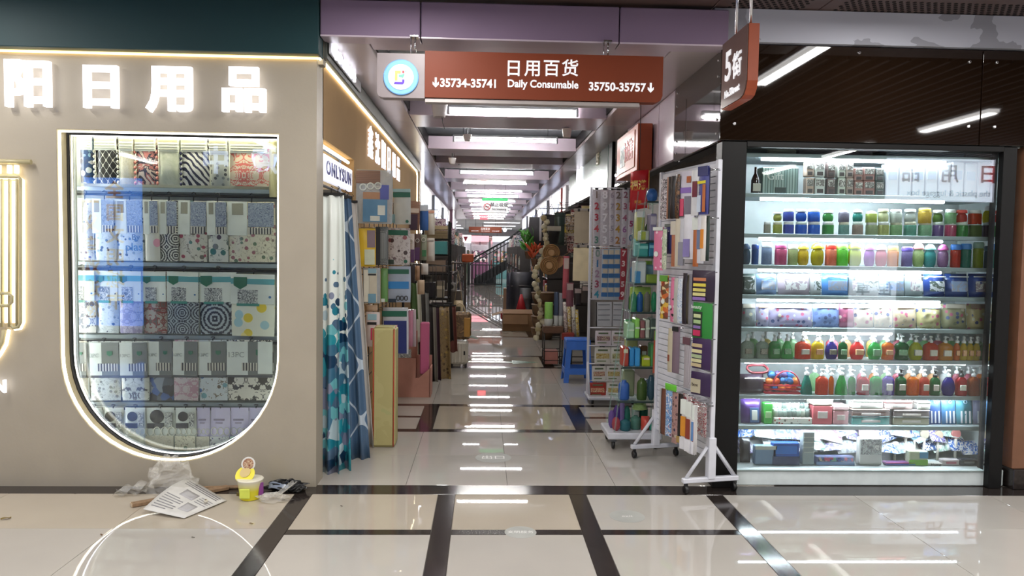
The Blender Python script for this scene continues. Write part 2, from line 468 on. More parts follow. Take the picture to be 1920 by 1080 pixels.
# floor: one slab with every tile and dark strip laid on it
g = MB().box((1.5, 12, -0.03), (26, 44, 0.05)); floor = struct(obj('floor', g, grout_m))
def lay(name, x0, x1, y0, y1, m, top=0.0):
    g = MB().box(((x0 + x1) / 2, (y0 + y1) / 2, top - 0.006), (x1 - x0 - 0.003, y1 - y0 - 0.003, 0.012), 0.0008)
    return obj(name, g, m, floor)
SX = (-1.075, -0.207, 0.598, 1.45)
SW = 0.053
ST0, ST1 = 4.512, 4.69                       # strip along the shop fronts
CR0, CR1 = 3.865, 3.937
lay('dark_strip', -9.5, 12.0, ST0, ST1, strip_m)
for x in SX: lay('dark_strip', x - SW, x + SW, -1.0, ST0, strip_m)
spans = [(-9.5, -7.4), (-7.4, -5.6), (-5.6, -4.72), (-4.72, -3.83), (-3.83, -2.82), (-2.82, -1.935), (-1.935, SX[0] - SW), (SX[0] + SW, SX[1] - SW), (SX[1] + SW, SX[2] - SW), (SX[2] + SW, SX[3] - SW),
         (SX[3] + SW, 2.33), (2.33, 3.2), (3.2, 4.07), (4.07, 4.95), (4.95, 6.8), (6.8, 9.0), (9.0, 12.0)]
for i, (a, b) in enumerate(spans):
    mid = 7 <= i <= 9
    if mid: lay('dark_strip', a, b, CR0, CR1, strip_m)
    lay('floor_tile', a, b, CR1 if mid else 3.95, ST0, tile_m if i > 8 else tile_m2)
    lay('floor_tile', a, b, 3.12, CR0 if mid else 3.95, tile_m)
    lay('floor_tile', a, b, 2.2, 3.12, tile_m)
    lay('floor_tile', a, b, -1.0, 2.2, tile_m)
lay('floor_tile', -9.5, 12.0, -9.5, -1.0, tile_m)
# aisle floor: plain bays and banded bays in turn, each 3.3 m
MX = (-0.475, 0.863); MW = 0.07; XL, XR = -1.5, 1.9
def bay_plain(y0, y1, n):
    xs = (XL, MX[0], 0.17, MX[1], XR); d = (y1 - y0) / n
    for j in range(n):
        for a, b in zip(xs, xs[1:]): lay('floor_tile', a, b, y0 + j * d, y0 + (j + 1) * d, tile_m)
def bay_band(y0, y1):
    for y in (y0, y1): lay('dark_strip', XL, XR, y - 0.05, y + 0.05, strip_m)
    a, b = y0 + 0.05, y1 - 0.05; mid = (a + b) / 2
    for x in MX: lay('dark_strip', x - MW, x + MW, a, b, strip_m)
    for x0, x1 in ((XL, MX[0] - MW), (MX[1] + MW, XR)):
        lay('dark_strip', x0, x1, mid - 0.035, mid + 0.035, strip_m)
        lay('floor_tile', x0, x1, a, mid - 0.035, tile_m); lay('floor_tile', x0, x1, mid + 0.035, b, tile_m)
    lay('floor_tile', MX[0] + MW, 0.17, a, b, tile_m2); lay('floor_tile', 0.17, MX[1] - MW, a, b, tile_m2)
y = ST1
for k in range(8):
    yb = 6.13 + k * 3.35
    bay_plain(y, yb - 0.05, 2); bay_band(yb, yb + 1.01); y = yb + 1.06
lay('floor_tile', XL, XR, y, 60, tile_m)

# west shop front with its U-shaped display window
def upoly(x0, x1, zt, zb, off=0.0, n=26):
    r = (x1 - x0) / 2 + off; cx = (x0 + x1) / 2; cz = zb + (x1 - x0) / 2
    p = [(cx - r, zt + off)] + [(cx + r * math.cos(PI + PI * k / n), cz + r * math.sin(PI + PI * k / n)) for k in range(n + 1)] + [(cx + r, zt + off)]
    return p
UX0, UX1 = P(108, 400, YF).x, P(524, 450, YF).x
UZT, UZB = P(320, 246, YF).z, P(330, 867, YF).z
hole = upoly(UX0, UX1, UZT, UZB)
g = MB().prism([(-6.2, 0), (XC, 0), (XC, 2.70), (-6.2, 2.70)], YF, YF + 0.15, holes=[hole[::-1]])
wall_w = struct(obj('wall_west_front', g, cream_wall))
g = MB().box((XC - 0.05, YF + 0.15 + 0.02, 1.35), (0.10, 0.04, 2.7)); struct(obj('wall_west_pier', g, cream_wall))
# aisle face of the west shop: over and beyond the curtain niche
NY0, NY1, NZ = 4.85, 5.95, 2.19
g = MB().box((XC - 0.05, (NY0 + NY1) / 2, (NZ + 2.7) / 2), (0.1, NY1 - NY0 + 0.06, 2.7 - NZ)); g.box((XC - 0.05, (NY1 + 0.02 + 11.45) / 2, 1.35), (0.1, 11.45 - NY1 - 0.02, 2.7))
warm_wall = mat('tan_wall_paint', '#b0926c', 0.9, spec=0.05, noise=(2, 0.05)); struct(obj('wall_west_aisle', g, warm_wall))
g = MB().box((XC - 0.14, (NY0 + NY1) / 2, NZ / 2), (0.03, NY1 - NY0 + 0.1, NZ)); struct(obj('wall_west_niche', g, mat('niche_back', '#c9b48c', 0.5)))
# teal fascia that turns the corner as a grey-green band
TZ = P(300, 95, YF - 0.07).z
g = MB().box((-3.6, YF - 0.02, (TZ + 3.06) / 2), (5.2, 0.14, 3.06 - TZ), 0.004); struct(obj('trim_1', g, teal_m))
g = MB().box((XC - 0.01, 8.08, 2.74), (0.12, 6.75, 0.16), 0.004); struct(obj('trim_2', g, dark_grey))
g = MB().box((-3.6, YF + 0.08, 2.72), (5.2, 0.08, 0.2)); struct(obj('trim_3', g, cream_wall))

# ceiling of the aisle: side margins, cross beams, deck above the openings
OPEN = [(4.90, 7.2), (7.91, 9.57), (10.27, 11.1), (11.8, 13.5), (14.25, 15.95), (16.6, 18.3), (19.0, 20.7), (21.4, 23.1), (23.8, 25.5), (26.2, 27.9), (28.6, 30.3)]
OX0, OX1 = -0.727, 1.165
ceil = struct(obj('ceiling', MB().box((0.2, 33, 3.06), (5, 58, 0.05)), deck_m))
def cpart(name, x0, x1, y0, y1, z0, z1, m, b=0.004):
    return obj(name, MB().box(((x0 + x1) / 2, (y0 + y1) / 2, (z0 + z1) / 2), (x1 - x0 - 0.004, y1 - y0 - 0.004, z1 - z0), b), m, ceil)
yy = 4.72
for a, b in OPEN + [(31.5, 31.6)]:
    cpart('cross_beam', OX0, OX1, yy, a, ZC, 2.93, mauve_lt); yy = b
edges = [4.72] + [(OPEN[i][1] + OPEN[i + 1][0]) / 2 for i in range(len(OPEN) - 1)] + [31.5]
for a, b in zip(edges, edges[1:]):
    cpart('margin_panel', -1.7, OX0, a, b, ZC, ZC + 0.04, soffit_m); cpart('margin_panel', OX1, 2.0, a, b, ZC, ZC + 0.04, soffit_m)
for a, b in OPEN:
    for xe, s in ((OX0, 1), (OX1, -1)):
        cpart('opening_lip', xe - 0.012, xe + 0.012, a, b, ZC + 0.035, ZC + 0.17, black_frame, 0.002)
    for k in range(max(2, int((b - a) / 0.35))):
        yk = a + 0.1 + k * 0.35
        cpart('deck_rib', OX0, OX1, yk, yk + 0.09, 2.965, 3.035, rib_m, 0.004)
# mauve bulkhead over the mouth of the aisle, in three panels
bx = [-1.0, P(789, 40, 4.6).x, P(1161, 40, 4.6).x, P(1366, 40, 4.6).x]
beam = struct(obj('wall_bulkhead', MB().box((0.26, 4.67, 2.89), (bx[3] - bx[0], 0.06, 0.2)), black_frame))
for a, b in zip(bx, bx[1:]):
    obj('mauve_panel', MB().box(((a + b) / 2, 4.61, 2.875), (b - a - 0.007, 0.06, 0.215), 0.006), mauve_m, beam)
    obj('soffit_panel', MB().box(((a + b) / 2, 4.655, ZC - 0.002), (b - a - 0.007, 0.15, 0.012), 0.003), mauve_lt, beam)
# grey patched plaster beam over the display case
g = MB().box((4.9, 4.68, 2.905), (7.0, 0.12, 0.20)); struct(obj('wall_plaster_beam', g, plaster_m))
# perforated brown ceiling along the fronts and slats over the hall
hall_c = struct(obj('ceiling_hall', MB().box((1.2, -2.4, 3.12), (21.4, 14.3, 0.04)), mat('dark_void', '#1b1512', 0.9)))
for i, (a, b) in enumerate(((-6.2, -3.2), (-3.2, -1.0), (-1.0, 1.39), (1.39, 2.05), (2.05, 4.1), (4.1, 6.2), (6.2, 8.4))):
    pn = obj('ceiling_panel', MB().box(((a + b) / 2, 4.2, 3.02), (b - a - 0.006, 1.1, 0.02), 0.002), brown_ceiling, hall_c)
    if i >= 3:
        g = MB(); n = int((b - a - 0.16) / 0.042)
        for r in range(6):
            for k in range(n):
                x = a + 0.1 + k * 0.042 + (0.021 if r % 2 else 0); yk = 4.70 - 0.09 - r * 0.034
                g.lathe([(0.0125, 0.0), (0.0125, 0.003)], 6, (x, yk, 3.0075))
        h = obj('perforation', g, hole_m, pn); h['kind'] = 'stuff'
slat_m = mat('brown_slat', '#54423a', 0.5)
sm = MB().box((0, 0, 0), (0.03, 12.6, 0.06), 0.003).mesh('ceiling_slat')
for k in range(120): obj('ceiling_slat', sm, [slat_m], hall_c, loc=(-8.4 + k * 0.16, -2.75, 3.04))
# the rest of the hall around the viewer
g = MB().box((-9.5, -2.5, 1.5), (0.1, 14.4, 3.2)); struct(obj('wall_hall_west', g, cream_wall))
g = MB().box((12.0, -2.5, 1.5), (0.1, 14.4, 3.2)); struct(obj('wall_hall_east', g, cream_wall))
g = MB().box((1.2, -5.2, 1.5), (21.6, 0.1, 3.2)); struct(obj('wall_hall_south', g, mat('south_front', '#6e6660', 0.5)))
g = MB().box((-7.9, YF + 0.07, 1.5), (3.4, 0.14, 3.1)); struct(obj('wall_west_far_front', g, cream_wall))
# aisle: east side wall and the long west side
g = MB().box((1.95, 18.6, 1.4), (0.1, 25.4, 2.8)); struct(obj('wall_east_aisle', g, mat('aisle_wall_grey', '#8f8a88', 0.6)))
g = MB().box((-1.62, 21.4, 1.4), (0.1, 20, 2.8)); struct(obj('wall_west_far_aisle', g, mat('aisle_wall_grey', '#8f8a88', 0.6)))
g = MB().box((0.5, 61, 1.5), (14, 0.1, 3.2)); struct(obj('wall_end', g, mat('far_wall', '#d2cfd4', 0.6)))
g = MB().box((-6, 46, 1.5), (0.1, 30, 3.2)); g.box((7, 46, 1.5), (0.1, 30, 3.2)); struct(obj('wall_far_hall', g, mat('far_wall', '#d2cfd4', 0.6)))

# east fascia: brown glass over the case, returning into the aisle
CX0 = P(1350, 200, YF).x
FZ0, FZ1 = 2.205, 2.80
fas = struct(obj('wall_east_fascia', MB().box((5.7, YF + 0.06, (FZ0 + FZ1) / 2), (8.4, 0.06, FZ1 - FZ0)), black_frame))
xs = [CX0, P(1841, 160, YF).x, 6.2, 9.8]
for a, b in zip(xs, xs[1:]):
    pn = obj('fascia_panel', MB().box(((a + b) / 2, YF + 0.012, (FZ0 + FZ1) / 2), (b - a - 0.006, 0.024, FZ1 - FZ0 - 0.004), 0.002), fascia_m, fas)
for px, py in ((1377, 232), (1611, 99), (1818, 116), (1869, 117), (1815, 237), (1864, 238)):
    p = P(px, py, YF); obj('screw_cap', MB().lathe([(0.011, 0), (0.011, 0.004), (0.007, 0.009)], 10), chrome, fas, loc=(p.x, YF, p.z), rot=(PI / 2, 0, 0))
rf = struct(obj('wall_east_return', MB().box((1.56, 5.24, 2.49), (0.1, 1.17, 0.57)), black_frame))
mirror_glass = mat('smoked_mirror_glass', '#4b423d', 0.05, spec=0.9, noise=(1, 0.1), coat=0.5)
obj('glass_panel', MB().box((1.485, 5.25, 2.49), (0.024, 1.14, 0.56), 0.002), mirror_glass, rf)
for yk in (4.75, 5.75):
    for zk in (2.26, 2.35, 2.62, 2.72): obj('screw_cap', MB().lathe([(0.009, 0), (0.009, 0.004), (0.005, 0.008)], 8), chrome, rf, loc=(1.473, yk, zk), rot=(0, -PI / 2, 0))
mp = struct(obj('wall_east_mauve', MB().box((1.56, 7.42, 2.50), (0.1, 3.1, 0.54)), black_frame))
for a, b, m in ((5.86, 6.38, mauve_lt), (6.39, 7.8, mauve_lt), (7.81, 8.5, mirror_glass)):
    obj('cladding_panel', MB().box((1.50, (a + b) / 2, 2.50), (0.04, b - a - 0.006, 0.54), 0.003), m, mp)
obj('dark_post', MB().box((1.50, 8.78, 2.50), (0.06, 0.24, 0.56), 0.004), black_frame, mp)
g = MB().box((1.58, 21.5, 2.53), (0.12, 17, 0.5)); struct(obj('wall_east_far_fascia', g, mat('pale_fascia', '#a9a4b4', 0.35)))
g = MB().box((-1.3, 21.3, 2.53), (0.3, 19.6, 0.5)); struct(obj('wall_west_far_fascia', g, mat('pale_fascia', '#a9a4b4', 0.35)))
# brown column at the east edge, on a black plinth
cx = P(1893, 600, YF + 0.02).x
g = MB().box((cx + 0.45, YF + 0.1, 1.18), (0.8, 0.2, 2.1), 0.004); colu = struct(obj('wall_east_column', g, mat('tan_column', '#7a543e', 0.35)))
obj('plinth', MB().box((cx + 0.45, YF + 0.08, 0.065), (0.8, 0.2, 0.13), 0.004), strip_m, colu)
# ================================================================ LAMPS, SIGNS
tmesh = MB().tube([(-0.6, 0, 0), (0.6, 0, 0)], 0.0125, 8).mesh('tube')
hmesh = MB().box((0, 0, 0.045), (1.24, 0.034, 0.03), 0.006).mesh('tube_holder')
cmesh = MB().box((0, 0, 0.01), (0.025, 0.05, 0.07), 0.004).mesh('end_cap')
for i, (ty, tz, tx) in enumerate(AISLE_TUBES):
    o = empty('tube_lamp', f'white fluorescent tube lamp across the aisle ceiling, {ORD[i]} from the entrance', 'ceiling lamp', (tx, ty, tz), group='tube lamps over the aisle')
    obj('tube', tmesh, [tube_glow], o); obj('tube_holder', hmesh, [rib_m], o); 
    for sx in (-1, 1):
        obj('end_cap', cmesh, [white_metal], o, loc=(0.61 * sx, 0, 0)); obj('hanger_rod', MB().tube([(0.5 * sx, 0, 0.06), (0.5 * sx, 0, 3.04 - tz)], 0.004, 5), grey_metal, o)
hall_glow = LED('hall_glow', '#fbf8f4', 6.0)
hm = MB().box((0, 0, 0), (0.11, 1.24, 0.03), 0.004).mesh('diffuser'); hb = MB().box((0, 0, 0.035), (0.14, 1.28, 0.04), 0.004).mesh('lamp_tray')
for i, hx in enumerate(HALL_X):
    for j, hy in enumerate(HALL_Y):
        o = empty('hall_lamp', f'slim linear lamp in the slatted hall ceiling, row {ORD[i]}, {ORD[j]} from the shop fronts', 'ceiling lamp', (hx, hy, HALL_Z - 0.03), group='linear lamps in the hall ceiling')
        obj('diffuser', hm, [hall_glow], o); obj('lamp_tray', hb, [white_metal], o)

# LED line under the teal fascia, round the corner, down the aisle and to the floor
g = MB().tube([(-6.1, YF - 0.012, TZ - 0.008), (XC + 0.012, YF - 0.012, TZ - 0.008)], 0.009, 6)
o = tag(obj('led_strip', g, led_warm), 'warm white LED line glowing along the bottom of the teal fascia', 'LED strip', 'warm LED lines of the shop')
g = MB().tube([(XC + 0.012, YF, 2.655), (XC + 0.012, 11.3, 2.655), (XC + 0.012, 11.42, 2.60), (XC + 0.012, 11.44, 0.2)], 0.011, 6)
tag(obj('led_strip', g, led_soft), 'warm LED line running down the aisle wall and turning down at its end', 'LED strip', 'warm LED lines of the shop')
# lit channel letters: front and aisle side
lit = empty('shop_sign', 'row of glowing white channel letters on the cream shop front', 'shop sign', (0, YF, 0))
for ch, px, py, h in (('鑫', -212, 157, 88), ('沈', -80, 160, 88), ('阳', 60, 165, 85), ('日', 195, 170, 80), ('用', 326, 174, 84), ('品', 461, 176, 82)):
    p = P(px, py, YF); s = h * p.y / FPX * 1.06
    text('letter', ch, s, letter_glow, lit, (p.x, -0.035, p.z), ext=0.016, bold=0.016 * s, bev=0.003)
lit2 = empty('shop_sign', 'row of glowing white channel letters high on the tan aisle wall', 'shop sign', (XC, 0, 0))
for i, ch in enumerate('鑫沈阳日用品'):
    text('letter', ch, 0.31, LED('letter_glow_side', '#f0f0ff', 1.25), lit2, (0.016, 6.72 + i * 0.43, 2.41), rz=PI / 2, ext=0.005, bold=0.0)
lit3 = empty('unit_number_sign', 'small glowing stall number sign on the dark band at the corner', 'shop sign', (XC + 0.05, 0, 0))
text('letter_row', '乌 5-35734', 0.125, letter_glow, lit3, (0.024, 4.74, 2.745), rz=PI / 2, ext=0.008, bold=0.003, align='LEFT', sx=1.45)
obj('backing', MB().box((0.012, 5.3, 2.745), (0.012, 1.15, 0.1), 0.003), white_metal, lit3)
# U-shaped LED frame, glass and inner rim of the display window
rev = upoly(UX0, UX1, UZT, UZB, -0.012)
o = empty('window_frame', 'U-shaped glowing white LED frame set into the cream shop front', 'window frame', ((UX0 + UX1) / 2, YF, UZB))
off = Vector(o.location)
def rel(pts, y): return [Vector((x, y, z)) - off for x, z in pts]
obj('led_line', MB().tube(rel(rev, YF + 0.018), 0.007, 6, True), LED('frame_glow', '#fffdf4', 4.0), o)
obj('reveal', MB().prism([(x, z) for x, z in hole], YF + 0.002, YF + 0.17, holes=[upoly(UX0, UX1, UZT, UZB, -0.006)[::-1]]), mat('reveal_cream', '#d8cba6', 0.4), o, loc=-off)
obj('inner_rim', MB().tube(rel(upoly(UX0, UX1, UZT, UZB, -0.02), YF + 0.13), 0.0045, 6, True), led_white, o)
obj('black_gasket', MB().tube(rel(upoly(UX0, UX1, UZT, UZB, -0.012), YF + 0.105), 0.012, 6, True), black_plastic, o)
w1 = struct(obj('window_1', MB().prism(upoly(UX0, UX1, UZT, UZB, -0.004), YF + 0.14, YF + 0.146), clear_glass))
# neon line emblem: half of it is inside the view
neon = empty('neon_emblem', 'warm outlined neon emblem of fringed columns beside the U-shaped window', 'neon sign', (0, YF, 0))
mir = P(-28, 450, YF).x
warm_neon = LED('neon_warm', '#ffeec8', 3.2); olive = mat('olive_trim', '#b3a984', 0.4)
def nx(px, py): p = P(px, py, YF); return p.x, p.z
def both(name, pts, r, m, closed=False, yo=-0.03):
    q = [nx(*p) for p in pts]
    for f in (lambda x: x, lambda x: 2 * mir - x): obj(name, MB().tube([(f(x), yo, z) for x, z in q], r, 6, closed), m, neon)
both('cornice_bar', [(-28, 303), (64, 305)], 0.016, olive)
for x in (-20, 4, 24, 37): both('short_bar', [(x, 311), (x, 326)], 0.014, warm_neon)
both('outline', [(-28, 331), (40, 332), (44, 336), (44, 604), (40, 612), (30, 614), (28, 608)], 0.011, olive)
both('outline_glow', [(-28, 333), (38, 334), (46, 338), (47, 604), (42, 615), (30, 617)], 0.010, warm_neon, yo=-0.014)
for x in (-26, -12, 2, 16, 30): both('column_bar', [(x, 340), (x, 605)], 0.011, warm_neon, yo=-0.02)
for x in (-19, -5, 9, 23, 37): both('column_line', [(x, 336), (x, 612)], 0.008, olive)
both('waist_band', [(-28, 549), (24, 549), (31, 555), (31, 566), (24, 572), (-28, 572)], 0.010, olive, yo=-0.045)
both('swag', [(14, 618), (10, 640), (2, 656), (-10, 672), (-28, 684)], 0.013, olive)
both('swag_glow', [(20, 618), (15, 645), (4, 664), (-10, 680), (-28, 692)], 0.010, warm_neon, yo=-0.016)
p = P(19, 724, YF); s = 24 * p.y / FPX
o = empty('lit_word_sign', 'small lit word sign under the neon emblem on cream wall', 'shop sign', (p.x, YF, p.z))
text('letter_row', 'ONLYSUN', s * 1.38, letter_glow, o, (0, -0.03, 0), ext=0.008, bold=0.002, align='RIGHT')

# hanging direction sign over the aisle mouth
SY = 4.50
a, b = P(797, 94, SY), P(1242, 190, SY); e0 = P(707, 105, SY)
brown = mat('sign_brown', '#74351f', 0.5, spec=0.25, noise=(2, 0.04)); sgrey = mat('sign_grey', '#8b8183', 0.4); white_l = mat('sign_white', '#f2f2f6', 0.4, emit=0.35)
sg = empty('direction_sign', 'long brown hanging direction sign with grey logo end over the aisle', 'sign', ((a.x + b.x) / 2, SY, b.z))
o0 = Vector(sg.location); zt, zb = P(1000, 100, SY).z - o0.z, P(1000, 187, SY).z - o0.z
x0, x1, xe = a.x - o0.x, b.x - o0.x, e0.x - o0.x
c_ = 0.04
obj('brown_board', MB().prism([(x0, zb), (x1 - c_, zb), (x1 - 0.012, zb + 0.012), (x1, zb + c_), (x1, zt), (x0, zt)], -0.0, 0.08), brown, sg)
zt2, zb2 = zt - 0.018, zb - 0.005
obj('grey_end', MB().prism([(xe + 0.03, zb2), (x0 - 0.001, zb2), (x0 - 0.001, zt2), (xe, zt2), (xe, zb2 + 0.03), (xe + 0.009, zb2 + 0.009)], 0.005, 0.085), sgrey, sg)
obj('bottom_tray', MB().box(((x0 + P(1200, 190, SY).x - o0.x) / 2, 0.04, zb - 0.015), (P(1200, 190, SY).x - a.x, 0.06, 0.025), 0.003), mat('tray_grey', '#a9a19f', 0.35, metal=0.3), sg)
lc = P(752, 145, SY) - o0
logo = obj('logo_disc', MB().lathe([(0.104, 0), (0.104, 0.006), (0.098, 0.008)], 40), LED('logo_blue', '#78b2f2', 0.15), sg, loc=(lc.x, 0.002, lc.z), rot=(PI / 2, 0, 0))
obj('logo_centre', MB().lathe([(0.075, 0), (0.075, 0.004)], 36), LED('logo_white2', '#e6ecfa', 0.2), logo, loc=(0, 0, 0.008))
def flat(name, poly, m, par, z=0.013):
    g = MB().prism(poly, 0, 0.002); return obj(name, g, m, par, loc=(0, 0, z), rot=(-PI / 2, 0, 0))
for nm, poly, col in (('logo_bracket', [(-0.035, -0.022), (-0.02, -0.022), (-0.02, 0.02), (0.0, 0.02), (0.0, 0.035), (-0.035, 0.035)], '#f2c36a'),
                      ('logo_base', [(-0.04, -0.043), (0.012, -0.043), (0.022, -0.032), (0.022, -0.015), (0.008, -0.015), (0.008, -0.03), (-0.036, -0.03)], '#5b2fc0'),
                      ('logo_step', [(-0.012, 0.0), (0.008, 0.0), (0.008, -0.012), (0.022, 0.012), (0.022, 0.02), (0.002, 0.012), (-0.012, 0.012)], '#6fc9a8'),
                      ('logo_dot', [(0.008, 0.022), (0.02, 0.022), (0.02, 0.036), (0.008, 0.036)], '#d8434a'), ('logo_tick', [(0.026, 0.03), (0.032, 0.03), (0.032, 0.037), (0.026, 0.037)], '#7fd0c0')):
    g = MB().prism(poly, 0, 0.002); obj(nm, g, plain(col), sg, loc=(lc.x, -0.014, lc.z))
def stext(s, px, py, h, al='CENTER', bold=0.0012, sx=1.0, nm='lettering'):
    q = P(px, py, SY) - o0; return text(nm, s, h, white_l, sg, (q.x, -0.002, q.z), ext=0.002, bold=bold, align=al, sx=sx)
for ch, px in zip('日用百货', (963, 999, 1034, 1069)): stext(ch, px, 130, 0.104, bold=0.0012)
stext('Daily Consumable', 1018, 158.5, 0.062, bold=0.0014, sx=0.93)
stext('35734-35741', 879, 157, 0.068, bold=0.0018, sx=0.95)
stext('35750-35757', 1157, 164, 0.068, bold=0.0018, sx=0.95)
for px, py in ((817, 155), (1220, 165)):
    q = P(px, py, SY) - o0; g = MB().prism([(-0.006, 0.03), (0.006, 0.03), (0.006, -0.006), (0.018, 0.006), (0.018, -0.01), (0, -0.028), (-0.018, -0.01), (-0.018, 0.006), (-0.006, -0.006)], -0.003, 0)
    obj('down_arrow', g, white_l, sg, loc=(q.x, 0, q.z))
for px, py in ((775, 92), (1141, 100)):
    q = P(px, py, SY) - o0
    g = MB().box((q.x, 0.06, ZC - o0.z - 0.006), (0.05, 0.06, 0.01)).tube([(q.x - 0.02, 0.06, ZC - o0.z), (q.x - 0.02, 0.06, zt - 0.03)], 0.004, 5).tube([(q.x + 0.005, 0.06, ZC - o0.z), (q.x + 0.005, 0.06, zt + 0.0)], 0.006, 6).tube([(q.x - 0.02, 0.06, zt - 0.03), (q.x + 0.03, 0.06, zt - 0.03)], 0.004, 5)
    obj('hanging_bracket', g, chrome, sg)
# street number sign, hung parallel to the aisle
o = empty('street_number_sign', 'brown hanging street number sign with orange edge by the dark fascia', 'sign', (1.2, 3.62, 2.226))
def yz(name, poly, x0, x1, m):
    g = MB().prism(poly, x0, x1); return obj(name, g, m, o, rz=PI / 2)     # polygon (y, z) pushed along -x
mk = [(-0.19, 0), (-0.19, 0)]
f_ = mat('sign_maroon_grey', '#5d4640', 0.4); orange = mat('sign_orange_edge', '#a34a28', 0.4)
poly = [(-0.187, 0.329), (-0.187, 0.07), (-0.175, 0.035), (-0.15, 0.01), (-0.11, 0.0), (0.18, 0.0), (0.18, 0.329)]
obj('edge_band', MB().prism(poly, -0.05, -0.002), orange, o, rz=PI / 2)
obj('face', MB().prism([(y * 0.985 + 0.002, z * 0.985 + 0.004) for y, z in poly], -0.002, 0.004), f_, o, rz=PI / 2)
t = text('lettering', '5', 0.20, white_l, o, (-0.006, 0.075, 0.19), rz=-PI / 2, ext=0.002, bold=0.004)
text('lettering', '街', 0.125, white_l, o, (-0.006, -0.055, 0.165), rz=-PI / 2, ext=0.002, bold=0.003)
text('lettering', 'No.5Street', 0.048, white_l, o, (-0.006, 0.01, 0.06), rz=-PI / 2, ext=0.002, bold=0.0015)
for y in (-0.14, 0.06): obj('hanger_rod', MB().tube([(0.025, y, 0.32), (0.025, y, 0.80)], 0.007, 8), chrome, o)
# no smoking board, exit board, far signs
p0, p1 = P(904, 371, 14.6), P(952, 399, 14.6)
o = empty('no_smoking_sign', 'white no smoking board with green top hung over the aisle', 'sign', ((p0.x + p1.x) / 2, 14.6, p1.z)); W, H = p1.x - p0.x, p0.z - p1.z
obj('board', MB().box((0, 0.01, H * 0.4), (W, 0.02, H * 0.8), 0.002), plain('#e6e8ec'), o); obj('green_top', MB().box((0, 0.01, H * 0.9), (W, 0.022, H * 0.2), 0.002), plain('#1f8a4c'), o)
obj('red_ring', MB().tube([(-W * 0.3 + 0.062 * math.cos(k * PI / 12), -0.003, H * 0.4 + 0.062 * math.sin(k * PI / 12)) for k in range(24)], 0.007, 5, True).tube([(-W * 0.3 - 0.042, -0.003, H * 0.4 + 0.042), (-W * 0.3 + 0.042, -0.003, H * 0.4 - 0.042)], 0.006, 5), plain('#b03036'), o)
obj('cigarette', MB().box((-W * 0.3, -0.002, H * 0.4), (0.07, 0.006, 0.014)), plain('#2b2b2b'), o)
text('lettering', '禁止吸烟', 0.088, plain('#222226'), o, (W * 0.16, -0.003, H * 0.53), bold=0.001); text('lettering', 'No Smoking', 0.055, plain('#222226'), o, (W * 0.16, -0.003, H * 0.24))
for s in (-1, 1): obj('cord', MB().tube([(s * W * 0.4, 0.01, H), (s * W * 0.4, 0.01, 3.04 - p1.z)], 0.003, 5), black_plastic, o)
p0, p1 = P(899, 402, 20), P(915, 412, 20)
o = empty('exit_sign', 'small glowing red exit board above the far aisle', 'sign', ((p0.x + p1.x) / 2, 20, p1.z)); W, H = p1.x - p0.x, p0.z - p1.z
obj('board', MB().box((0, 0.02, H / 2), (W, 0.04, H), 0.003), LED('exit_red', '#ff5560', 0.9), o); text('lettering', '安全出口', 0.05, white_l, o, (0, -0.003, H / 2)); obj('cord', MB().tube([(0, 0.02, H), (0, 0.02, 3.04 - p1.z)], 0.004, 5), black_plastic, o)
for px0, px1, py0, py1, yy, wd in ((879, 941, 425, 437, 31.2, 'above the black staircase'), (895, 941, 443, 451, 44, 'in the hall behind the staircase')):
    p0, p1 = P(px0, py0, yy), P(px1, py1, yy)
    o = empty('direction_sign', f'brown hanging direction sign with white lettering {wd}', 'sign', ((p0.x + p1.x) / 2, yy, p1.z)); W, H = p1.x - p0.x, p0.z - p1.z
    obj('brown_board', MB().box((0, 0.04, H / 2), (W, 0.08, H), 0.004), brown, o); text('lettering', '日用百货', H * 0.4, white_l, o, (0, -0.003, H * 0.66))
    text('lettering', '35734-35741', H * 0.24, white_l, o, (-W * 0.31, -0.003, H * 0.3)); text('lettering', '35750-35757', H * 0.24, white_l, o, (W * 0.31, -0.003, H * 0.3))
    text('lettering', 'Daily Consumable', H * 0.2, white_l, o, (0, -0.003, H * 0.3))
    sd = 1 if yy < 40 else -1
    obj('logo_disc', MB().lathe([(H * 0.36, 0), (H * 0.36, 0.01)], 20), LED('logo_white', '#eef3ff', 0.85), o, loc=(sd * (W / 2 + H * 0.5), 0.02, H * 0.55), rot=(PI / 2, 0, 0))
    for s in (-1, 1): obj('hanger_rod', MB().tube([(s * W * 0.3, 0.04, H), (s * W * 0.3, 0.04, 3.04 - p1.z)], 0.01, 5), grey_metal, o)
# orange framed picture box and red banner on the east cladding
o = empty('framed_sign_box', 'orange framed sign box with red lettering on the pale mauve cladding', 'sign box', (1.40, 7.06, 2.222))
obj('case', MB().box((0, 0, 0.2), (0.13, 1.02, 0.41), 0.005), orange, o)
obj('face', MB().box((-0.068, 0.03, 0.2), (0.008, 0.86, 0.33), 0.002), pat('faded_orange_print', 'gradz', ['#dcd2cc', '#d8b8a4', '#c07a5c', '#b5664a'], 1, w=0.17), o)
obj('picture', MB().box((-0.073, 0.16, 0.19), (0.004, 0.24, 0.2), 0.001), pat('green_picture_print', 'cells', ['#5f6b60', '#8a9286', '#c9c9c4', '#474b47'], 26), o)
text('lettering', '诚信', 0.2, plain('#b3312b'), o, (-0.074, -0.14, 0.2), rz=-PI / 2, bold=0.003)
a0, a1 = S(1210, 320, 1.36), S(1185, 392, 1.36)
o = empty('red_banner', 'small red hanging banner with gold brush lettering beside number stickers', 'banner', (P(1198, 355, 6.2).x, 6.2, P(1198, 392, 6.2).z), rz=-0.5)
hh = P(1198, 320, 6.2).z - P(1198, 392, 6.2).z
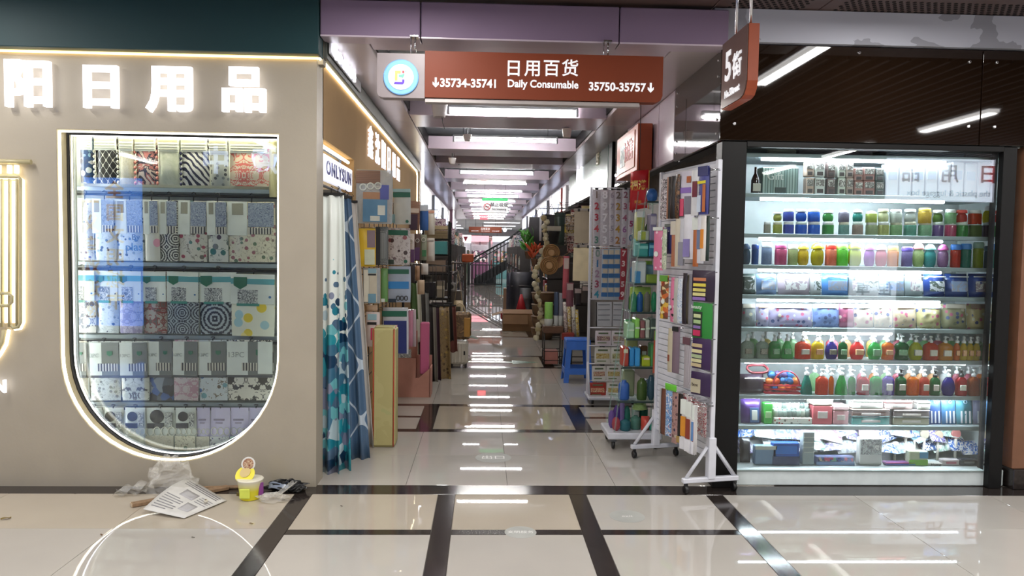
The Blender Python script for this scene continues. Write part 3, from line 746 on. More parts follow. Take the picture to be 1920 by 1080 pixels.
obj('cloth', MB().grid(lambda u, v: ((u - 0.5) * 0.155, 0.012 * math.sin(u * 5 + v * 2), v * hh + 0.015 * (u - 0.5)), 6, 6, thick=0.003), mat('banner_red', '#c8131f', 0.5), o)
text('lettering', '福满', 0.085, plain('#f0c24a'), o, (0, -0.02, hh * 0.6), bold=0.002, sx=0.8); text('lettering', '好运', 0.03, plain('#f0c24a'), o, (0, -0.02, hh * 0.18))
obj('gold_border', MB().box((0.083, 0.004, hh / 2), (0.006, 0.006, hh), 0.001), plain('#f0a83a'), o)
obj('cord', MB().tube([(0, 0, hh), (0, 0.0, ZC + 0.01 - o.location.z)], 0.003, 5), black_plastic, o)
# steel shop sign with lit characters
o = empty('steel_sign', 'greenish steel shop sign with lit white characters over the boards', 'shop sign', (1.47, 11.0, 2.28))
obj('panel', MB().box((0.03, 0, 0.25), (0.06, 4.1, 0.52), 0.004), mat('green_steel', '#71807c', 0.25, metal=0.6), o)
for i, (y, z, s, ch) in enumerate(((-1.35, 0.13, 0.24, '家'), (-1.3, 0.42, 0.2, '居'), (0.35, 0.38, 0.24, '日'), (0.35, 0.12, 0.24, '百'), (0.75, 0.38, 0.24, '用'), (0.75, 0.12, 0.24, '货'))):
    text('letter', ch, s, letter_glow if i != 1 else plain('#b9b49a'), o, (-0.012, y, z), rz=-PI / 2, ext=0.008, bold=0.005)
# round emergency lamps and dangling wires in the ceiling
for px, py, yy, r, hh, lb in ((824, 206, 6.9, 0.075, 0.13, 'white ribbed ceiling speaker beside the tube lamp nearest the entrance'), (1063, 250, 7.75, 0.05, 0.09, 'small white cone speaker hung at the edge of the second ceiling opening'),
                              (848, 302, 10.0, 0.05, 0.08, 'white round detector hung before the third tube lamp'), (876, 258, 8.6, 0.05, 0.07, 'white angled bracket lamp behind the second tube lamp')):
    p = P(px, py, yy)
    o = empty('ceiling_speaker', lb, 'speaker', (p.x, yy, p.z))
    g = MB().lathe([(r * 0.72, -hh * 0.5), (r * 0.8, -hh * 0.3), (r, hh * 0.45), (r * 1.06, hh * 0.5)], 18); obj('shell', g, plain('#dcd6d6', 0.5), o)
    obj('grille', MB().lathe([(r * 0.6, -hh * 0.53), (r * 0.66, -hh * 0.5)], 16), plain('#a9a3a3'), o)
    obj('wire', MB().tube([(0.02, 0, -hh * 0.3), (0.03, 0, -hh * 0.9), (0.05, 0.01, -hh * 1.3)] if py < 210 else [(0, 0, hh * 0.4), (0.03, 0, hh * 0.9), (0.035, 0, hh * 1.7)], 0.003, 5), black_plastic, o)
    obj('bracket', MB().tube([(0, 0, hh * 0.5), (0, 0, 3.02 - p.z)], 0.008, 6), grey_metal, o)
# ================================================================ DISPLAY WINDOW OF THE WEST SHOP
PT = dict(
    navyfloral=pat('navy_floral', 'floral', ['#22436e', '#dfe6ea', '#8fb0cc', '#2a2f4e'], 26),
    windmill=pat('black_linework', 'lattice', ['#191919', '#d9d9d2'], 150, w=0.16),
    cream=pat('cream_weave', 'blotch', ['#d6cfba', '#dcd7c6', '#c8c2ae'], 30),
    sage=pat('sage_cloth', 'blotch', ['#b9c0b0', '#c2c8b8', '#ccd0c2'], 7),
    pinkmix=pat('pink_patch', 'blotch', ['#d8c8bc', '#3f3d4c', '#c07a76', '#e0d6cc'], 9),
    leaf=pat('navy_leaf', 'leaf', ['#232640', '#e6e5e0'], 14, dist=3.5, w=0.42),
    greyspot=pat('grey_spot', 'dots', ['#b5bab4', '#40444a', '#80868a'], 30, w=0.3),
    coral=pat('coral_flower', 'damask', ['#ecdcc4', '#e2766a', '#f0e4d0'], 4.5, dist=3, w=0.49),
    lavender=pat('lavender_sprig', 'floral', ['#dfe2e0', '#6d6ba8', '#4d6f8c', '#8f8a9c'], 30, w=0.25),
    bluepack=pat('blue_sprig', 'floral', ['#cfd8dc', '#5f7fae', '#3b4c66', '#9fb0bc'], 26, w=0.25),
    pinkdot=pat('pink_pebble', 'dots', ['#d9d9d0', '#d66a94', '#e0a0b8'], 8, w=0.24),
    mandala=pat('black_mandala', 'mandala', ['#d9dad2', '#2b2d31'], 9, dist=3, w=0.5),
    rosepk=pat('rose_print', 'floral', ['#d8d5c8', '#c0586c', '#5d8f88', '#7a7568'], 20, w=0.3),
    teafl=pat('tea_flower', 'floral', ['#d3d6d0', '#4c3a54', '#2f7f80', '#7f8c86'], 16, w=0.36),
    creamfl=pat('cream_flower', 'floral', ['#e2dcc4', '#b9787a', '#6f8a6c', '#9c927c'], 22, w=0.28),
    scroll=pat('grey_scroll', 'damask', ['#e2e2da', '#6f7684'], 6, dist=3, w=0.52),
    purpledam=pat('lilac_damask', 'damask', ['#b9b4cc', '#8d86ac'], 7, dist=3, w=0.5),
    reddam=pat('red_damask', 'damask', ['#a9a39c', '#8c4a4a', '#6a6762'], 6, dist=3, w=0.48),
    navymand=pat('navy_mandala', 'mandala', ['#a9b4bc', '#23283c'], 9, dist=4, w=0.5),
    shell=pat('shell_print', 'mandala', ['#b4bfc4', '#22283a'], 5, dist=3, w=0.5),
    lemon=pat('lemon_print', 'dots', ['#e9ead8', '#e8cf3a', '#a8d0d8', '#f0e08a'], 11, w=0.36),
    greydot=pat('grey_speck', 'floral', ['#cdd2cc', '#7c8480', '#a2a8a2', '#9aa19a'], 28, w=0.3),
    blackstem=pat('black_stem', 'damask', ['#d4d8d0', '#c2c8c0', '#4a4a48'], 5, dist=3, w=0.46),
    pebble=pat('navy_pebble', 'cells', ['#2d3440', '#8d98a4', '#3f5f9c', '#222730', '#5b6470'], 22),
    pinkdam=pat('pink_damask', 'damask', ['#cfc4c8', '#b890a0'], 6, dist=3, w=0.5),
    splash=pat('blue_splash', 'floral', ['#cdd6da', '#3f78c0', '#7fb8c4', '#6f6250'], 14, w=0.33),
    blackdam=pat('black_damask', 'damask', ['#dcd9cc', '#25231f'], 4.6, dist=2.5, w=0.53),
    bars=pat('barcode', 'stripex', ['#b8b6a0', '#5f5e52'], 160, w=0.5),
    bluegrain=pat('blue_grain', 'blotch', ['#7d879c', '#98a4b4', '#5a6480', '#aab4bc'], 34),
    gravel=pat('gravel_grain', 'blotch', ['#55585c', '#c8ccc8', '#6e7276', '#e0e2de'], 34),
    springs=pat('ring_row', 'stripex', ['#2a2a2c', '#c9c6b8'], 17, w=0.45),
)
white_card, pale_card, teal_card, green_badge = plain('#dde3dd'), plain('#e8e6cf'), plain('#58a0a8'), plain('#1e6a4c')
black_card, grey_card = plain('#232427'), plain('#6d726f')
def pack(name, label, cat, group, px0, px1, py0, py1, Y, d, m, layers=(), rz=0.0, p=6, hook=0, tilt=0.0):
    a, b = P(px0, py0, Y), P(px1, py1, Y); w, h = b.x - a.x, a.z - b.z
    o = obj(name, MB().pillow(w, h, d, p=p), m, loc=((a.x + b.x) / 2, Y, (a.z + b.z) / 2), rot=(tilt, R_.uniform(-0.018, 0.018), rz)); tag(o, label, cat, group)
    for q, l in enumerate(layers): layer(o, w, h, d, l, q)
    if hook:
        obj('hook', MB().tube([(0, 0, h / 2 - 0.005), (0, 0, h / 2 + hook * 0.4), (0.012, 0, h / 2 + hook * 0.6), (0.012, 0, h / 2 + hook * 0.9), (0, 0, h / 2 + hook), (-0.012, 0, h / 2 + hook * 0.85)], 0.0035, 5), black_plastic, o)
    return o
def layer(o, w, h, d, l, q=0):
    d = d + 0.002 * q
    if l[0] == 'T':
        _, s, u, v, sz, m = l; return text('printed_word', s, sz * w, m, o, ((u - 0.5) * w, -d / 2 - 0.0045, (0.5 - v) * h), ext=0.0008)
    if l[0] == 'O':
        _, nm, u, v, r, m = l; return obj(nm, MB().lathe([(r * w, 0), (r * w, 0.003)], 16), m, o, loc=((u - 0.5) * w, -d / 2 - 0.001, (0.5 - v) * h), rot=(PI / 2, 0, 0))
    if l[0] == 'R':
        _, nm, u, v, r, tk, m, asp = l; return obj(nm, MB().tube([((u - 0.5) * w + r * w * math.cos(k * PI / 8), -d / 2 - 0.004, (0.5 - v) * h + r * asp * w * math.sin(k * PI / 8)) for k in range(16)], tk * w, 5, True), m, o)
    if l[0] == 'B':   # badge: shield outline
        _, nm, u, v, s, m = l; s *= w
        return obj(nm, MB().prism([(-s, s * 0.8), (-s, -s * 0.5), (0, -s * 1.1), (s, -s * 0.5), (s, s * 0.8)], -0.003, 0), m, o, loc=((u - 0.5) * w, -d / 2 - 0.003, (0.5 - v) * h))
    nm, u0, v0, u1, v1, m = l
    return obj(nm, MB().box((((u0 + u1) / 2 - 0.5) * w, -d / 2 - 0.001, (0.5 - (v0 + v1) / 2) * h), ((u1 - u0) * w, 0.004, (v1 - v0) * h), 0.0008), m, o)

# shell of the display box
DB = 5.22
bxL, bxR = P(128, 400, 4.9).x, P(523, 400, 4.9).x
db = empty('display_box', 'pale slatted display box behind the U-shaped window glass', 'display case', ((bxL + bxR) / 2, DB, 0))
o0 = Vector(db.location); pale = mat('display_white', '#cdd3cd', 0.45); WW = bxR + 0.03 - (bxL - 0.35)
cxr = (bxR + 0.03 + bxL - 0.35) / 2 - o0.x
obj('back_panel', MB().box((cxr, 0, 1.2), (WW, 0.03, 2.3), 0.003), pale, db)
obj('side_panel', MB().box((bxR + 0.035 - o0.x, -0.2, 1.2), (0.02, 0.36, 2.3), 0.003), pale, db)
obj('side_panel', MB().box((bxL - 0.34 - o0.x, -0.2, 1.2), (0.02, 0.36, 2.3), 0.003), pale, db)
obj('top_panel', MB().box((cxr, -0.2, 2.36), (WW, 0.4, 0.02), 0.003), pale, db); obj('bottom_panel', MB().box((cxr, -0.2, 0.06), (WW, 0.4, 0.03), 0.003), mat('display_floor', '#6e6a62', 0.6), db)
obj('white_upright', MB().box((P(140, 400, 4.86).x - o0.x, 4.86 - o0.y, 1.2), (0.022, 0.03, 2.28), 0.004), pale, db)
obj('top_lamp', MB().box((cxr, -0.30, 2.335), (WW * 0.9, 0.03, 0.02), 0.003), LED('window_lamp', '#fff3d6', 50.0), db)
obj('side_lamp', MB().box((bxL - 0.1 - o0.x, -0.38, 1.2), (0.02, 0.02, 2.2), 0.003), LED('window_side_lamp', '#f4f8ff', 30.0), db)
for i, py in enumerate((357, 496, 631, 756, 848)):
    p = P(320, py, 5.08)
    obj('shelf_plate', MB().box((cxr, -0.1, p.z), (WW, 0.16, 0.03), 0.003), mat('shelf_grey', '#8f999a', 0.4, metal=0.3), db)
    obj('hang_rail', MB().tube([(bxL - 0.3 - o0.x, 5.06 - o0.y, p.z - 0.035), (bxR - o0.x, 5.06 - o0.y, p.z - 0.035)], 0.009, 6), black_plastic, db)
YB = 5.0
G1 = 'cushion covers in the top row of the window'
row1 = [(150, 178, 'navyfloral', 'navy floral cushion cover pack'), (179, 224, 'windmill', 'black cushion cover pack with white windmill lines'), (225, 254, 'cream', 'cream textured cushion cover pack'), (255, 297, 'pinkmix', 'cushion cover pack edged with pink tassels'),
        (298, 340, 'sage', 'plain sage cushion cover pack'), (341, 393, 'leaf', 'navy and white leaf cushion cover pack'), (394, 430, 'greyspot', 'grey spotted cushion cover pack'), (431, 505, 'coral', 'coral flower cushion cover pack, the widest of its row')]
for i, (x0, x1, k, lb) in enumerate(row1):
    dy = (x0 - 150) * 0.022
    o = pack('cushion_cover', lb + ' hung at top of window', 'cushion cover', G1, x0, x1, 247 + dy, 344 + dy, YB + 0.012 * (i % 2), 0.05, PT[k], [('header_card', 0.02, 0.0, 0.98, 0.36, white_card), ('header_band', 0.04, 0.01, 0.9, 0.17, plain('#e6dcae'))] + [('header_line', 0.06, v, 0.9, v + 0.012, plain('#b6b8ae')) for v in (0.21, 0.26, 0.31)])
    a = o.dimensions
    if k in ('pinkmix', 'leaf', 'windmill'):
        tm = {'pinkmix': plain('#d98c84'), 'leaf': plain('#2d2f55'), 'windmill': plain('#e9e6d8')}[k]
        for s in (-1, 1) if k != 'leaf' else (-1,):
            for q in range(7): obj('tassel', MB().lathe([(0.004, -0.012), (0.011, 0), (0.004, 0.012)], 6), tm, o, loc=(s * a.x * 0.5, -0.02, a.z * (0.12 - q * 0.1)))
tag(obj('folded_cloth', MB().pillow(0.055, 0.2, 0.06), plain('#a8323c'), loc=P(128, 316, 5.02)), 'red folded cloth at the edge of the top row in window', 'cloth')
tag(obj('folded_cloth', MB().pillow(0.05, 0.42, 0.06), plain('#d8cf9c'), loc=P(512, 310, 5.03)), 'pale yellow folded cloth beside the coral cushion cover', 'cloth')
G2 = 'curtain packs on hooks in the second row of the window'
row2 = [(146, 175, 'lavender', 'lavender sprig'), (175, 218, 'bluepack', 'blue sprig'), (218, 271, 'bluepack', 'pale blue lettered'), (271, 300, 'pinkdot', 'pink pebble'), (300, 335, 'mandala', 'black mandala'), (335, 390, 'rosepk', 'rose'), (390, 428, 'teafl', 'teal and plum flower'), (428, 517, 'creamfl', 'cream flower')]
for i, (x0, x1, k, lb) in enumerate(row2):
    dy = (x0 - 146) * 0.02
    L = [('top_print', 0.0, 0.0, 0.42, 0.56, white_card), ('barcode_label', 0.1, 0.03, 0.34, 0.22, PT['bars']), ('photo_print', 0.44, 0.02, 0.98, 0.42, PT['bluegrain']), ('ring_print', 0.44, 0.43, 0.94, 0.54, PT['springs'])]
    if i == 2: L += [('T', 'By', 0.75, 0.62, 0.3, plain('#2c3c4c')), ('T', 'plas', 0.68, 0.78, 0.42, plain('#3d6f9c'))]
    if i == 0: L = L[:1]
    pack('curtain_pack', f'{lb} shower curtain pack hanging in second row of window', 'curtain pack', G2, x0, x1, 372 + dy, 488 + dy * 0.7, YB + 0.015 * (i % 3), 0.035, PT[k], L, hook=0.055)
G3 = 'curtain packs with green badges in the third row of the window'
row3 = [(128, 181, 'scroll', 'grey scroll'), (181, 224, 'bluepack', 'pale blue'), (224, 268, 'purpledam', 'lilac damask'), (268, 314, 'reddam', 'red damask'), (314, 374, 'navymand', 'navy mandala'), (374, 446, 'shell', 'navy seashell'), (434, 516, 'lemon', 'yellow lemon')]
for i, (x0, x1, k, lb) in enumerate(row3):
    dy = (x0 - 128) * 0.012 + (3 if i == 6 else 0)
    pack('curtain_pack', f'{lb} curtain pack with green badge in third row of window', 'curtain pack', G3, x0, x1, 507 + dy, 624 + dy, YB + (0.02 * (i % 2) if i < 6 else -0.03), 0.035, PT[k],
         [('top_card', 0.0, 0.0, 1, 0.48, white_card), ('teal_band', 0.0, 0.07, 1, 0.16, teal_card), ('B', 'badge', 0.22, 0.13, 0.15, green_badge), ('photo_print', 0.16, 0.25, 0.62, 0.47, PT['gravel']), ('photo_base', 0.14, 0.47, 0.66, 0.51, plain('#3f8a80')), ('O', 'round_mark', 0.9, 0.36, 0.03, plain('#3f6fa0'))], hook=0.04)
G4 = 'thirteen-piece packs in the fourth row of the window'
row4 = [(131, 166, 'cream', 'cream'), (166, 227, 'greydot', 'grey speckled'), (227, 280, 'blackstem', 'black stem'), (280, 326, 'pebble', 'navy pebble'), (326, 373, 'pinkdam', 'pink damask'), (373, 427, 'splash', 'blue splash'), (427, 513, 'blackdam', 'black damask')]
for i, (x0, x1, k, lb) in enumerate(row4):
    pack('curtain_pack', f'{lb} pack with grey and white card in fourth row of window', 'curtain pack', G4, x0, x1, 637 + (2 if i < 3 else 0), 751, YB + 0.015 * (i % 2), 0.035, PT[k],
         [('grey_card', 0.0, 0.02, 1, 0.6, grey_card), ('white_label', 0.0, 0.02, 0.46, 0.6, white_card), ('B', 'badge', 0.72, 0.2, 0.085, green_badge), ('ring_print', 0.33, 0.37, 0.96, 0.5, PT['springs']), ('T', '13PC', 0.2, 0.24, 0.17, plain('#9aa2a0')), ('grey_foot', 0.0, 0.57, 1, 0.61, plain('#43474a'))] + ([('white_edge', 0.68, 0.02, 1, 0.55, white_card)] if i == 6 else []), hook=0.02)
G5 = 'ring packs in the bottom row of the window'
row5 = [(160, 192, 0), (192, 234, 0), (234, 274, 0), (274, 329, 0), (329, 369, 0), (369, 395, 1), (395, 432, 2), (432, 467, 2), (467, 494, 2)]
lilac = pat('lilac_fade', 'gradz', ['#ecdde2', '#e8c6d4', '#dccbe4', '#cfc8e6'], 1, w=0.15)
for i, (x0, x1, t) in enumerate(row5):
    lb = ('white ring pack with a black disc print', 'lilac ring pack with pale label', 'pink and lilac ring pack with pale label')[t]
    L = [('R', 'ring', u, 0.56, 0.12 if t == 0 else 0.15, 0.022, plain('#e8e8dc'), 1.35) for u in ((0.16, 0.42, 0.68, 0.92) if t == 0 else (0.22, 0.55, 0.86))]
    if t == 0: L += [('O', 'black_disc', 0.42, 0.2, 0.24, black_card), ('dark_corner', 0.08, 0.36, 0.66, 0.48, plain('#2a2c36')), ('small_print', 0.7, 0.1, 0.95, 0.45, PT['gravel']), ('lower_print', 0.02, 0.66, 0.98, 0.98, (PT['cream'], PT['creamfl'], PT['sage'])[i % 3])]
    else: L += [('small_print', 0.2, 0.26, 0.75, 0.3, plain('#8f86a0')), ('small_print', 0.3, 0.34, 0.65, 0.37, plain('#a097b0')), ('lower_print', 0.02, 0.68, 0.98, 0.98, (PT['lavender'], pat('mint_cloth', 'blotch', ['#a9d4c8', '#b9dcd2', '#9cc8bc'], 9), PT['cream'])[i % 3])]
    pack('ring_pack', f'{lb}, {ORD[i]} along the bottom row of window', 'curtain ring pack', G5, x0, x1, 764, 842, YB + 0.012 * (i % 2), 0.03, (white_card, lilac, lilac)[t], L, hook=0.02)
for i, (x, c, lb) in enumerate(((225, '#3a4468', 'dark blue'), (300, '#6b675c', 'brown'), (345, '#3f6a4c', 'green'), (260, '#26282c', 'black'))):
    p = P(x, 851, 5.0); tag(obj('folded_cloth', MB().pillow(0.2, 0.04, 0.1, p=4), plain(c), loc=p), f'{lb} folded cloth lying under the ring packs in window', 'cloth', 'cloths on the window floor')

# ================================================================ LIT GLASS CASE ON THE EAST SIDE
KX0, KX1 = P(1391, 600, YF).x, P(1868, 600, YF).x
case = empty('display_case', 'tall lit white display case with glass front in black frame', 'display case', ((KX0 + KX1) / 2, YF, 0))
kw = KX1 - KX0; white_case = mat('case_white', '#dfe9ea', 0.3); shelf_m = mat('case_shelf', '#c3cfd2', 0.25, metal=0.1)
obj('back_panel', MB().box((0.07, 0.62, 1.15), (kw + 0.14, 0.02, 2.2), 0.003), white_case, case)
obj('plinth', MB().box((0.07, 0.34, 0.055), (kw + 0.13, 0.58, 0.105), 0.005), white_case, case)
obj('side_panel', MB().box((kw / 2 + 0.128, 0.37, 1.15), (0.024, 0.50, 2.1), 0.004), white_case, case)
obj('side_panel', MB().box((-kw / 2 + 0.005, 0.34, 1.15), (0.008, 0.56, 2.1), 0.002), clear_glass, case)
obj('top_panel', MB().box((0.07, 0.34, 2.205), (kw + 0.14, 0.58, 0.012), 0.003), white_case, case)
pxl = P(1345, 600, YF).x
obj('corner_post', MB().box(((pxl + KX0) / 2 - case.location.x, 0.06, 1.1), (KX0 - pxl, 0.12, 2.2), 0.004), black_frame, case)
pxr = P(1893, 600, YF).x
obj('end_post', MB().box(((pxr + KX1) / 2 - case.location.x, 0.06, 1.1), (pxr - KX1, 0.12, 2.2), 0.004), black_frame, case)
obj('head_rail', MB().box((0, 0.05, 2.185), (kw, 0.10, 0.035), 0.003), black_frame, case)
w2 = struct(obj('window_2', MB().box((case.location.x, YF + 0.045, 1.13), (kw - 0.01, 0.008, 2.07)), clear_glass))
SH = [('A', 366, 1), ('B', 441, 1), ('C', 500, 1), ('D', 556, 1), ('E', 617, 1), ('F', 676, 0), ('G', 743, 0), ('H', 800, 0)]
YS = 4.82                                    # front line of the goods
ZS = {}
for nm, py, l in [('top', 291, 1)] + SH:
    z = P(1640, py, YS - 0.05).z; ZS[nm] = z
    obj('shelf', MB().box((0.07, 0.36, z - 0.009), (kw + 0.09, 0.44, 0.018), 0.002), shelf_m, case)
    obj('shelf_lip', MB().box((0.07, 0.135, z - 0.012), (kw + 0.09, 0.012, 0.026), 0.002), mat('shelf_lip', '#9fb0b2', 0.3, metal=0.3), case)
    if l: obj('strip_lamp', MB().box((-0.06, 0.165, z - 0.034), (kw * (0.74 if nm != 'E' else 0.36), 0.022, 0.018), 0.004), case_glow, case)
    else: obj('strip_lamp', MB().box((0, 0.16, z - 0.026), (kw * 0.9, 0.012, 0.008), 0.002), LED('case_glow_soft', '#eef6ff', 62.0), case)
ZS['I'] = 0.11
ZS = {k: v + 0.0012 for k, v in ZS.items()}
# --- bottles: shared meshes, one copy of each part per bottle
def bottle_mesh(style):
    pr = {'square': ([(0.46, 0), (0.5, 0.03), (0.5, 0.5), (0.47, 0.58), (0.30, 0.66), (0.15, 0.70), (0.15, 0.73)], 4.0),
          'oval': ([(0.34, 0), (0.38, 0.02), (0.5, 0.22), (0.5, 0.34), (0.42, 0.52), (0.26, 0.64), (0.15, 0.69), (0.15, 0.73)], 2.2),
          'waist': ([(0.44, 0), (0.48, 0.03), (0.46, 0.15), (0.40, 0.28), (0.44, 0.40), (0.5, 0.52), (0.42, 0.62), (0.2, 0.69), (0.15, 0.73)], 2.6),
          'cone': ([(0.48, 0), (0.5, 0.03), (0.48, 0.2), (0.36, 0.45), (0.2, 0.65), (0.14, 0.70), (0.14, 0.73)], 2.2),
          'round': ([(0.42, 0), (0.47, 0.03), (0.47, 0.52), (0.40, 0.61), (0.2, 0.68), (0.15, 0.73)], 2.0)}[style]
    return MB().lathe(pr[0], 16, power=pr[1]).mesh('body')
BM = {s: bottle_mesh(s) for s in ('square', 'oval', 'waist', 'cone', 'round')}
PUMP = MB().lathe([(0.085, 0.70), (0.09, 0.71), (0.09, 0.78), (0.07, 0.80), (0.035, 0.81), (0.035, 0.89), (0.06, 0.90), (0.065, 0.955), (0.045, 0.97)], 12).mesh('pump_head')
NOZ = MB().box((0.09, 0, 0.935), (0.14, 0.05, 0.035), 0.012).mesh('nozzle')
LAB = MB().box((0, 0, 0), (0.52, 0.02, 0.2), 0.008).mesh('label')
white_pl = mat('white_plastic', '#e9eef0', 0.3)
HEX = dict(clear='#c4d8cc', green='#1fae48', lightgreen='#4fd070', redorange='#f0603a', yellow='#f2d822', purple='#3b2f9c', darkgreen='#107a3a', red='#e2342e', orange='#f58a1e', lime='#d6dc2a', amber='#f0aa1c', teal='#2f9a8c', crimson='#c8232f', salmon='#ee6e58', brown='#b85a24', violet='#6a4ac0', pink='#f090a8', paleyellow='#f0e08a', palegreen='#a8e0a8', paleorange='#f6c088', white='#e4ecec', blue='#2f6fd0')
def pump(label, px, wpx, h, zs, Y, col, style, group, lab=None, pumpcol=None, nm='pump_bottle'):
    k = Y / FPX; x = P(px, 650, Y).x; w = wpx * k; d = min(w * 0.62, 0.07)
    o = empty(nm, label, 'bottle', (x, Y, zs), rz=R_.uniform(-0.15, 0.15), group=group)
    obj('body', BM[style], [soap_mat('soap_' + col, HEX[col])], o, sc=(w, d, h))
    obj('pump_head', PUMP, [pumpcol or white_pl], o, sc=(h * 0.95, h * 0.95, h))
    obj('nozzle', NOZ, [pumpcol or white_pl], o, rz=R_.choice([-2.2, -1.2, -0.6, -1.8]), sc=(h * 0.8, h * 0.8, h))
    if lab: obj('label', LAB, [lab], o, loc=(0, -d * 0.5, h * 0.3), sc=(w, 1, h * (1 + 0.3 * R_.random())))
    return o
lab_w, lab_d = plain('#e6e6da'), pat('dark_label', 'blotch', ['#3b3a36', '#8d8a7c', '#e0dccb'], 60)
lab_g = pat('green_label', 'blotch', ['#0f6a34', '#8ad09a', '#e6f0dc'], 60); lab_o = pat('orange_label', 'blotch', ['#d8502a', '#f4d08a', '#fff0dc'], 60)
Z8 = lambda x: 1370 + x * 0.37037
def lab_for(c): return {'clear': lab_d, 'green': lab_g, 'darkgreen': lab_g, 'lightgreen': lab_g, 'red': lab_o, 'redorange': lab_w, 'orange': lab_o, 'yellow': lab_o, 'amber': lab_w, 'purple': lab_d}.get(c, lab_w)
rowF = [(85, 66, 'clear', 'square'), (160, 66, 'clear', 'waist'), (222, 62, 'green', 'square'), (285, 64, 'lightgreen', 'cone'), (365, 80, 'redorange', 'square'), (440, 64, 'yellow', 'square'), (510, 66, 'purple', 'oval'), (568, 52, 'darkgreen', 'round'), (640, 78, 'red', 'oval'), (728, 72, 'green', 'oval'),
        (795, 64, 'orange', 'waist'), (865, 72, 'darkgreen', 'waist'), (937, 74, 'lime', 'oval'), (1012, 74, 'redorange', 'square'), (1085, 78, 'amber', 'square'), (1145, 34, 'orange', 'round'), (1179, 36, 'yellow', 'round'), (1213, 36, 'yellow', 'round'), (1246, 36, 'yellow', 'round'), (1298, 66, 'green', 'square')]
WORDS = dict(clear='clear', green='green', lightgreen='light green', redorange='red-orange', yellow='yellow', purple='deep purple', darkgreen='dark green', red='red', orange='orange', lime='lime yellow', amber='amber', teal='teal', crimson='crimson', salmon='salmon', brown='brown-orange', violet='violet', paleyellow='pale yellow', palegreen='pale green', paleorange='pale orange', white='milky white', pink='pink', blue='blue')
hF = P(1600, 626, YS).z - ZS['F']
for i, (x, wz, c, s) in enumerate(rowF):
    pump(f'{WORDS[c]} pump bottle, {ORD[i]} along the upper soap shelf of the glass case', Z8(x), wz * 0.365, hF * R_.uniform(0.96, 1.0), ZS['F'], YS, c, s, 'pump bottles on the upper soap shelf', lab_for(c))
for i in range(18):
    c = R_.choice(['paleyellow', 'palegreen', 'paleorange', 'white', 'pink', 'palegreen'])
    pump(f'{WORDS[c]} pump bottle, {ORD[i]} in the back row of the upper soap shelf', Z8(110 + i * 67), 22, hF * 1.0, ZS['F'], YS + 0.11, c, R_.choice(['round', 'square']), 'back row of the upper soap shelf')
rowG = [(390, 62, 'teal', 'cone'), (468, 64, 'redorange', 'square'), (516, 30, 'orange', 'round'), (567, 66, 'lightgreen', 'cone'), (620, 44, 'green', 'round'), (678, 62, 'crimson', 'square'), (742, 62, 'green', 'square'), (805, 58, 'violet', 'square'), (868, 56, 'darkgreen', 'square'), (930, 60, 'orange', 'square'), (988, 50, 'salmon', 'square'),
        (1042, 50, 'darkgreen', 'square'), (1110, 70, 'purple', 'oval'), (1175, 56, 'crimson', 'square'), (1238, 62, 'brown', 'square'), (1290, 46, 'amber', 'square')]
hG = P(1600, 688, YS).z - ZS['G']
for i, (x, wz, c, s) in enumerate(rowG):
    pump(f'{WORDS[c]} pump bottle, {ORD[i]} along the lower soap shelf of the glass case', Z8(x), wz * 0.365, hG * R_.uniform(0.93, 1.0), ZS['G'], YS, c, s, 'pump bottles on the lower soap shelf', lab_w if c in ('salmon', 'crimson', 'violet', 'darkgreen', 'amber') else None, black_plastic if i in (8, 11, 13) else None)
for i in range(15):
    c = R_.choice(['paleorange', 'palegreen', 'white', 'orange', 'pink'])
    pump(f'{WORDS[c]} pump bottle, {ORD[i]} in the back row of the lower soap shelf', Z8(430 + i * 60), 21, hG, ZS['G'], YS + 0.11, c, R_.choice(['round', 'square']), 'back row of the lower soap shelf')
# --- generic boxes, pouches and jars placed by shelf
def kbox(name, label, cat, group, px0, px1, py0, zs, m, d=0.09, layers=(), b=0.005, Y=YS, yo=0.0, zo=0.0):
    k = Y + yo; a, c = P(px0, py0, k), P(px1, py0, k); w = c.x - a.x; h = max(0.015, a.z - zs - zo)
    o = obj(name, MB().box((0, 0, 0), (w, d, h), b), m, loc=((a.x + c.x) / 2, k + d / 2, zs + zo + h / 2)); tag(o, label, cat, group)
    for q, l in enumerate(layers): layer(o, w, h, d, l, q)
    return o
def kpouch(name, label, cat, group, px0, px1, py0, zs, m, d=0.07, layers=(), rz=0.0, Y=YS, lean=0.12, crumple=0.006):
    a, c = P(px0, py0, Y), P(px1, py0, Y); w = c.x - a.x; h = a.z - zs
    o = obj(name, MB().pillow(w, h, d, 6, 7, 5, crumple=crumple, seed=int(px0)), m, loc=((a.x + c.x) / 2, Y + 0.04, zs + h / 2 * math.cos(lean)), rot=(-lean, 0, rz)); tag(o, label, cat, group)
    for q, l in enumerate(layers): layer(o, w, h, d, l, q)
    return o
JM = {'jar': MB().lathe([(0.44, 0), (0.48, 0.03), (0.48, 0.72), (0.42, 0.78)], 16).mesh('jar_body'), 'egg': MB().lathe([(0.34, 0), (0.46, 0.12), (0.5, 0.35), (0.46, 0.6), (0.3, 0.76)], 16).mesh('jar_body'),
      'pot': MB().lathe([(0.48, 0), (0.5, 0.03), (0.5, 0.72), (0.46, 0.76)], 16, power=4).mesh('jar_body')}
LM = {'flat': MB().lathe([(0.47, 0.76), (0.5, 0.78), (0.5, 0.94), (0.44, 1.0)], 16).mesh('lid'), 'dome': MB().lathe([(0.48, 0.74), (0.48, 0.8), (0.36, 0.92), (0.16, 1.0)], 16).mesh('lid'), 'spray': MB().lathe([(0.2, 0.76), (0.2, 0.86), (0.12, 0.88), (0.12, 1.0)], 12).mesh('lid')}
